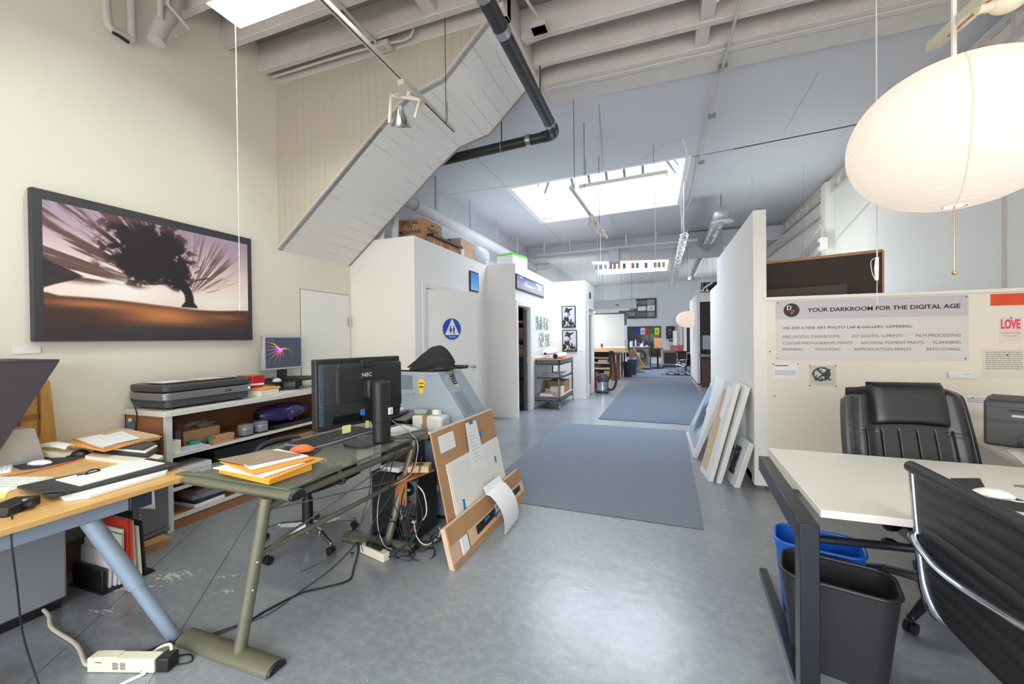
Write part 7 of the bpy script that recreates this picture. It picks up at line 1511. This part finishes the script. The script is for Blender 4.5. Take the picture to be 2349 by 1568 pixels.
# bench
t = T('work_bench', 'wood-topped work bench with red-brown legs at the far left', 'bench', (-2.1, 14.9, 0))
MB().box(-3.4, -1.13, 14.4, 15.5, .93, 1.08).build('top', PINE, t, world=True, bev=.01)
RBW = M('leg_redbrown', (128, 72, 46), .5)
for x, y in ((-1.48, 13.9), (-1.38, 14.45), (-3.2, 14.5)): MB().box(x-.06, x+.06, y-.05, y+.05, 0, .93).build('leg', RBW, t, world=True)
MB().box(-1.55, -1.3, 13.85, 14.5, .86, .93).build('cross_rail', RBW, t, world=True)
for z, m in ((.30, CRM), (.5, CRM), (.68, M('drawer_tan', (190, 180, 160), .6))): MB().box(-3.3, -1.65, 14.7, 15.4, z, z+.06).build('under_shelf', m, t, world=True)
MB().box(-3.3, -1.6, 15.3, 15.35, 0, .93).build('back_panel', M('bench_grey_brown', (96, 88, 80), .8), t, world=True)  # back panel in one even grey-brown
tag(MB().cyl((-1.95, 14.6, 1.081), (-1.95, 14.6, 1.22), .035).build('red_bottle', M('bottle_red', (150, 40, 44), .5)), 'small red bottle standing on the far work bench', 'bottle')
tag(MB().box(-1.9, -1.25, 14.6, 15.3, 1.081, 1.10).build('foam_board', PAP), 'white board lying on the far work bench', 'board')
for i, (x, z, w, h, m, lb) in enumerate(((-2.3, .362, .3, .1, M('wood_box_b', (120, 84, 60), .7), 'brown box on low bench shelf'), (-1.9, .0, .45, .25, M('gold_tan', (206, 164, 96), .5), 'tan drawer unit under the far bench'), (-2.7, .0, .5, .24, M('dark_b', (84, 60, 50), .7), 'dark brown crate under the far bench'), (-2.1, .562, .3, .08, PAP2, 'cream box on upper bench shelf'))):
    tag(MB().box(x, x+w, 14.72, 15.1, z+.002, z+h).build('crate' if i in (1, 2) else 'small_box', m, bev=.01), lb, 'box')
# vacuum
t = T('shop_vacuum', 'steel canister vacuum with black hose beside the glass door', 'vacuum', (-1.42, 10.75, 0))
MB().cyl((0, 0, .07), (0, 0, .30), .15, n=28).build('tank', CHR, t); MB().lathe([(.155, 0), (.17, .03), (.15, .12), (.10, .18), (.04, .2)], (0, 0, .30), 24).build('motor_head', M('vac_dark', (52, 56, 62), .6, bump=.5, bs=30), t)
for a_ in (40, 130, 220, 310): MB().cyl((.14*math.cos(R(a_)), .14*math.sin(R(a_))-.015, .035), (.14*math.cos(R(a_)), .14*math.sin(R(a_))+.015, .035), .035, n=16).build('wheel', BLK, t)
MB().box(-.17, .17, -.17, .17, .04, .07).build('base', DGR, t)
MB().tube([(.12, 0, .12), (.25, -.05, .10), (.34, 0, .3), (.30, .1, .7), (.26, .12, 1.0), (.22, .1, 1.06), (.17, .1, 1.0), (.2, .1, .6), (.17, .05, .35)], .03, 12, sm=7).build('hose', BLK, t)
t = T('fire_extinguisher', 'dark red cylinder standing left of the steel vacuum', 'extinguisher', (-1.66+.03, 11.2, 0)); MB().lathe([(.08, 0), (.09, .02), (.09, .38), (.05, .45), (.03, .48)], n=20).build('body', M('red_dark', (140, 34, 44), .4), t); MB().box(-.03, .06, -.015, .015, .48, .52).build('handle', BLK, t)
# bins, carton and carts
def far_bin(label, x, y, m, h): 
    t = T('waste_bin', label, 'bin', (x, y, .01)); n = 20; MB().lathe([(.14, 0), (.19, h), (.18, h), (.135, .01)], n=n).build('body', m, t); MB().tube([(.19*math.cos(R(18*k)), .19*math.sin(R(18*k)), h) for k in range(20)], .012, 6, closed=True).build('rim', m, t); return t
far_bin('black round bin in front of the far blue bin', -1.13, 15.4, BB, .52); far_bin('blue bin behind the far black bin', -1.02, 16.2, M('far_blue', (30, 76, 140), .5), .56)
t = T('carton', 'tall open brown carton tilted by the far bins', 'box', (-.72, 17.4, .03)); MB(at(0, 0, 0, 0, 0, R(-28))).box(-.12, .18, -.2, .2, .10, 1.0).build('body', CRD, t); MB(at(0, 0, 0, 0, 0, R(-28))).box(-.121, .181, -.205, -.2, .14, .25).slab([(-.12, -.2, 1.0), (-.3, -.2, 1.12), (-.3, .2, 1.12), (-.12, .2, 1.0)], (0, 0, .01)).build('flap', CRD2, t); MB(at(0, 0, 0, 0, 0, R(-28))).box(-.05, .07, -.204, -.2, .55, .66).build('label', PAP, t)
t = T('carton', 'white and orange printed carton behind the tilted far carton', 'box', (-1.0, 17.9, .01)); MB().box(-.12, .16, -.2, .2, 0, .75).build('body', M('carton_white', (206, 206, 214), .6), t); MB().box(-.121, .0, -.204, -.2, .5, .7).build('label', M('lab_o', (220, 130, 90), .6), t)
def rolling_cart(label, x, y, w, d, h, mat, shelves, nm='rolling_cart'):
    t = T(nm, label, 'cart', (x, y, .01))
    for z in shelves: MB().box(-w/2, w/2, -d/2, d/2, z, z+.03).build('shelf', mat, t)
    for sx_ in (-1, 1):
        for sy_ in (-1, 1): MB().box(sx_*w/2-.02, sx_*w/2+.02, sy_*d/2-.02, sy_*d/2+.02, .05, h).sph((sx_*w/2, sy_*d/2, .04), .04).build('post', DGR, t)
    return t
t = rolling_cart('grey rolling cart crowded with bottles behind the far cartons', -.87, 19.2, .86, .9, 1.0, M('cart_pale', (190, 190, 186), .5), (.15, .55, .97))
MB().box(-.38, .38, -.46, -.44, .2, .93).build('front_cloth', M('cloth_khaki', (120, 116, 96), .8), t); MB().tube([(-.3, -.48, .55), (-.2, -.5, .8), (.1, -.5, .85), (.25, -.5, .6), (.1, -.5, .5), (-.15, -.5, .5)], .03, 8, sm=4).build('hanging_bag', BLK, t)
MB().box(-.36, .36, -.43, .3, .185, .5).build('storage_box', M('kraft_far', (150, 124, 96), .8), t)
rr = random.Random(5)
ncol = [((236, 236, 240), 'white'), ((190, 60, 70), 'red'), ((40, 60, 110), 'navy'), ((230, 180, 190), 'pink'), ((60, 60, 64), 'black'), ((120, 190, 200), 'teal')]
for i in range(16):
    c, nm_ = ncol[(i*5+i//3) % 6]; x = -1.26+.052*i; h = rr.uniform(.08, .34); y = 18.9+.12*(i % 3); rb = rr.uniform(.02, .045)
    tag(MB().cyl((x, y, 1.012), (x, y, 1.012+h*.8), rb, n=12).cyl((x, y, 1.012+h*.8), (x, y, 1.012+h), rb*.5, n=10).build('bottle', M('btl_'+nm_, c, .4)), nm_+' bottle, '+('first second third fourth fifth sixth seventh eighth ninth tenth eleventh twelfth thirteenth fourteenth fifteenth last'.split()[i])+' from left on the far rolling cart', 'bottle', 'bottles on the far cart')
t = T('side_table', 'black pedestal table carrying a tan wooden box in far area', 'table', (-.13, 19.6, .01)); MB().box(-.24, .24, -.3, .3, .88, .92).build('top', DGR, t); MB().cyl((0, 0, .05), (0, 0, .88), .04).build('pedestal', BLK, t); MB().box(-.24, .24, -.03, .03, 0, .05).box(-.03, .03, -.3, .3, 0, .05).build('foot', BLK, t)
carton('tan wooden box on the black pedestal table', -.28, .06, 19.4, 19.8, .935, .45, M('tan_wood', (206, 150, 100), .5), flaps=False, name='wooden_box')
t = T('drawer_cabinet', 'brown wooden rolling cabinet in the far area', 'cabinet', (.36, 20.6, .01)); MB().box(-.28, .28, -.3, .3, .08, .80).build('body', WD, t, bev=.01); MB().box(-.25, .25, -.31, -.3, .12, .70).build('door', M('wd2', (150, 92, 50), .5), t)
for x in (-.24, .24): MB().sph((x, -.22, .045), .045).build('caster', BLK, t)
t = T('lounge_chair', 'dark red shell chair behind the far ribbed chairs', 'chair', (.72, 21.2, .82)); t.scale = (.7, .8, .9); MB().grid(lambda u, v: (-.42+.84*u, -.25*math.sin(PI*u)+.1*v, -.15+.38*v), 12, 6, .03).build('shell', M('shell_red', (140, 66, 66), .5), t); MB().cyl((0, 0, -.9), (0, 0, -.15), .04).build('post', BLK, t); MB().box(-.3, .3, -.05, .05, -.9, -.85).build('foot', BLK, t)
s0 = [o for o in bpy.data.objects if o.name == 'ribbed_chair'][0]; s0['group'] = 'ribbed chairs'
def big(o, k): o.scale = (k, k, k); return o
big(dup(s0, (.30, 16.5, .012), R(170), 'ribbed chair in the far aisle, nearest of the far three, seen from behind'), .86)
big(dup(s0, (.86, 17.9, .012), R(200), 'ribbed chair in the far aisle, right behind the nearest far one'), .86)
big(dup(s0, (.80, 16.5, .012), R(60), 'ribbed chair at the far right with chrome base by the partition'), .84)
t = T('desk', 'orange-topped desk behind the far ribbed chairs', 'desk', (1.6, 18.6, .01)); MB().box(-.7, 1.0, -.4, .4, .70, .74).build('top', M('top_orange', (200, 120, 84), .5), t); MB().box(-.65, -.6, -.35, -.3, 0, .7).box(-.65, -.6, .3, .35, 0, .7).box(.9, .95, -.35, .35, 0, .7).build('leg', DGR, t)
for i, (px, y, h, w, m) in enumerate(((1549, 23.2, 1.75, .22, PAP), (1557, 23.1, 2.5, .06, ALU), (1562, 23.2, 2.3, .10, PAP), (1566, 23.15, 2.0, .05, M('pinkish', (190, 150, 150), .6)), (1572, 23.2, 2.6, .14, WPN))):
    a = Yp(y, px, 790); tag(MB().box(a.x-w/2, a.x+w/2, y, y+.05, .0, h).build('panel_board', m), ('leftmost, short white', 'thin grey', 'narrow white', 'thin pinkish', 'rightmost white')[i]+' of the boards leaning at far wall', 'board')
a, b = Yp(23.56, 1573, 745), Yp(23.56, 1585, 700)
struct(MB().box(a.x, b.x+.6, 23.5, 23.6, 0, 2.1), 'door_4', M('door_brown', (70, 50, 48), .6))
t = T('paper_lantern', 'small glowing paper lantern far down the aisle', 'lantern', Yp(14.6, 1578, 732)); 
pf = lantern_shape(.36, .27, 8); n = 32; vs = []
for r, h in pf: vs += [(r*math.cos(2*PI*k/n), r*math.sin(2*PI*k/n), h) for k in range(n)]
MB().add(vs, [[i*n+k, i*n+(k+1) % n, (i+1)*n+(k+1) % n, (i+1)*n+k] for i in range(len(pf)-1) for k in range(n)]).build('paper_shade', LAN, t); MB().cyl((0, 0, .2), (0, 0, 2.1), .006, n=6).build('hanging_cord', STR, t)
# booth between the partitions on the right
t = T('booth_desk', 'dark desk inside the booth between the right partitions', 'desk', (1.9, 12.0, .0)); MB().box(1.06, 2.9, 12.5, 13.2, .86, .92).build('top', M('booth_top', (120, 112, 112), .6), t, world=True); MB().box(1.08, 2.9, 12.6, 12.66, 0, .86).build('panel', M('booth_brown', (74, 50, 40), .6), t, world=True)
struct(MB().box(1.12, XR, 13.1, 13.15, 2.72, 3.0), 'trim_61', M('booth_dark', (52, 50, 52), .9))
struct(MB().box(1.10, XR, 13.22, 13.28, 0, 2.45), 'wall_booth', M('booth_dark', (52, 50, 52), .9))
t = T('booth_monitor', 'monitor standing inside the dark booth', 'monitor', (1.27, 12.9, .922)); MB().box(-.16, .26, -.02, .03, .12, .56).build('bezel', BLK, t); MB().box(-.14, .24, -.022, -.02, .14, .54).build('screen', M('screen_pale', (150, 152, 156), .3), t); MB().box(-.02, .1, -.05, .08, 0, .12).build('stand', BLK, t)
tag(MB().slab([(1.04, 13.3, 2.72), (1.36, 12.8, 2.90), (1.40, 12.82, 2.94), (1.08, 13.32, 2.76)], (0, 0, .05)).build('tilted_lamp', WPN), 'white tilted lamp on top of the rear partition', 'lamp')
t = T('light_switch', 'small switch plate on the rear partition end', 'switch', Xp(1.018, 1590, 772)); MB().box(-.004, 0, -.05, .05, -.1, .1).build('plate', PAP2, t); MB().box(-.006, -.004, -.02, .02, .02, .06).box(-.006, -.004, -.02, .02, -.06, -.02).build('toggle', DGR, t)
for px, lb in ((1600, 'left'), (1612, 'middle'), (1622, 'right')):
    a = Yp(12.9, px, 668); t = T('clip_lamp', lb+' small white clip lamp above the dark booth', 'lamp', a); MB().cyl((0, 0, 0), (0, 0, 4.3-a.z), .005, n=6).build('wire', STR, t); MB().lathe([(.02, .06), (.05, 0), (.045, 0)], n=12).build('lamp_head', WPN, t)
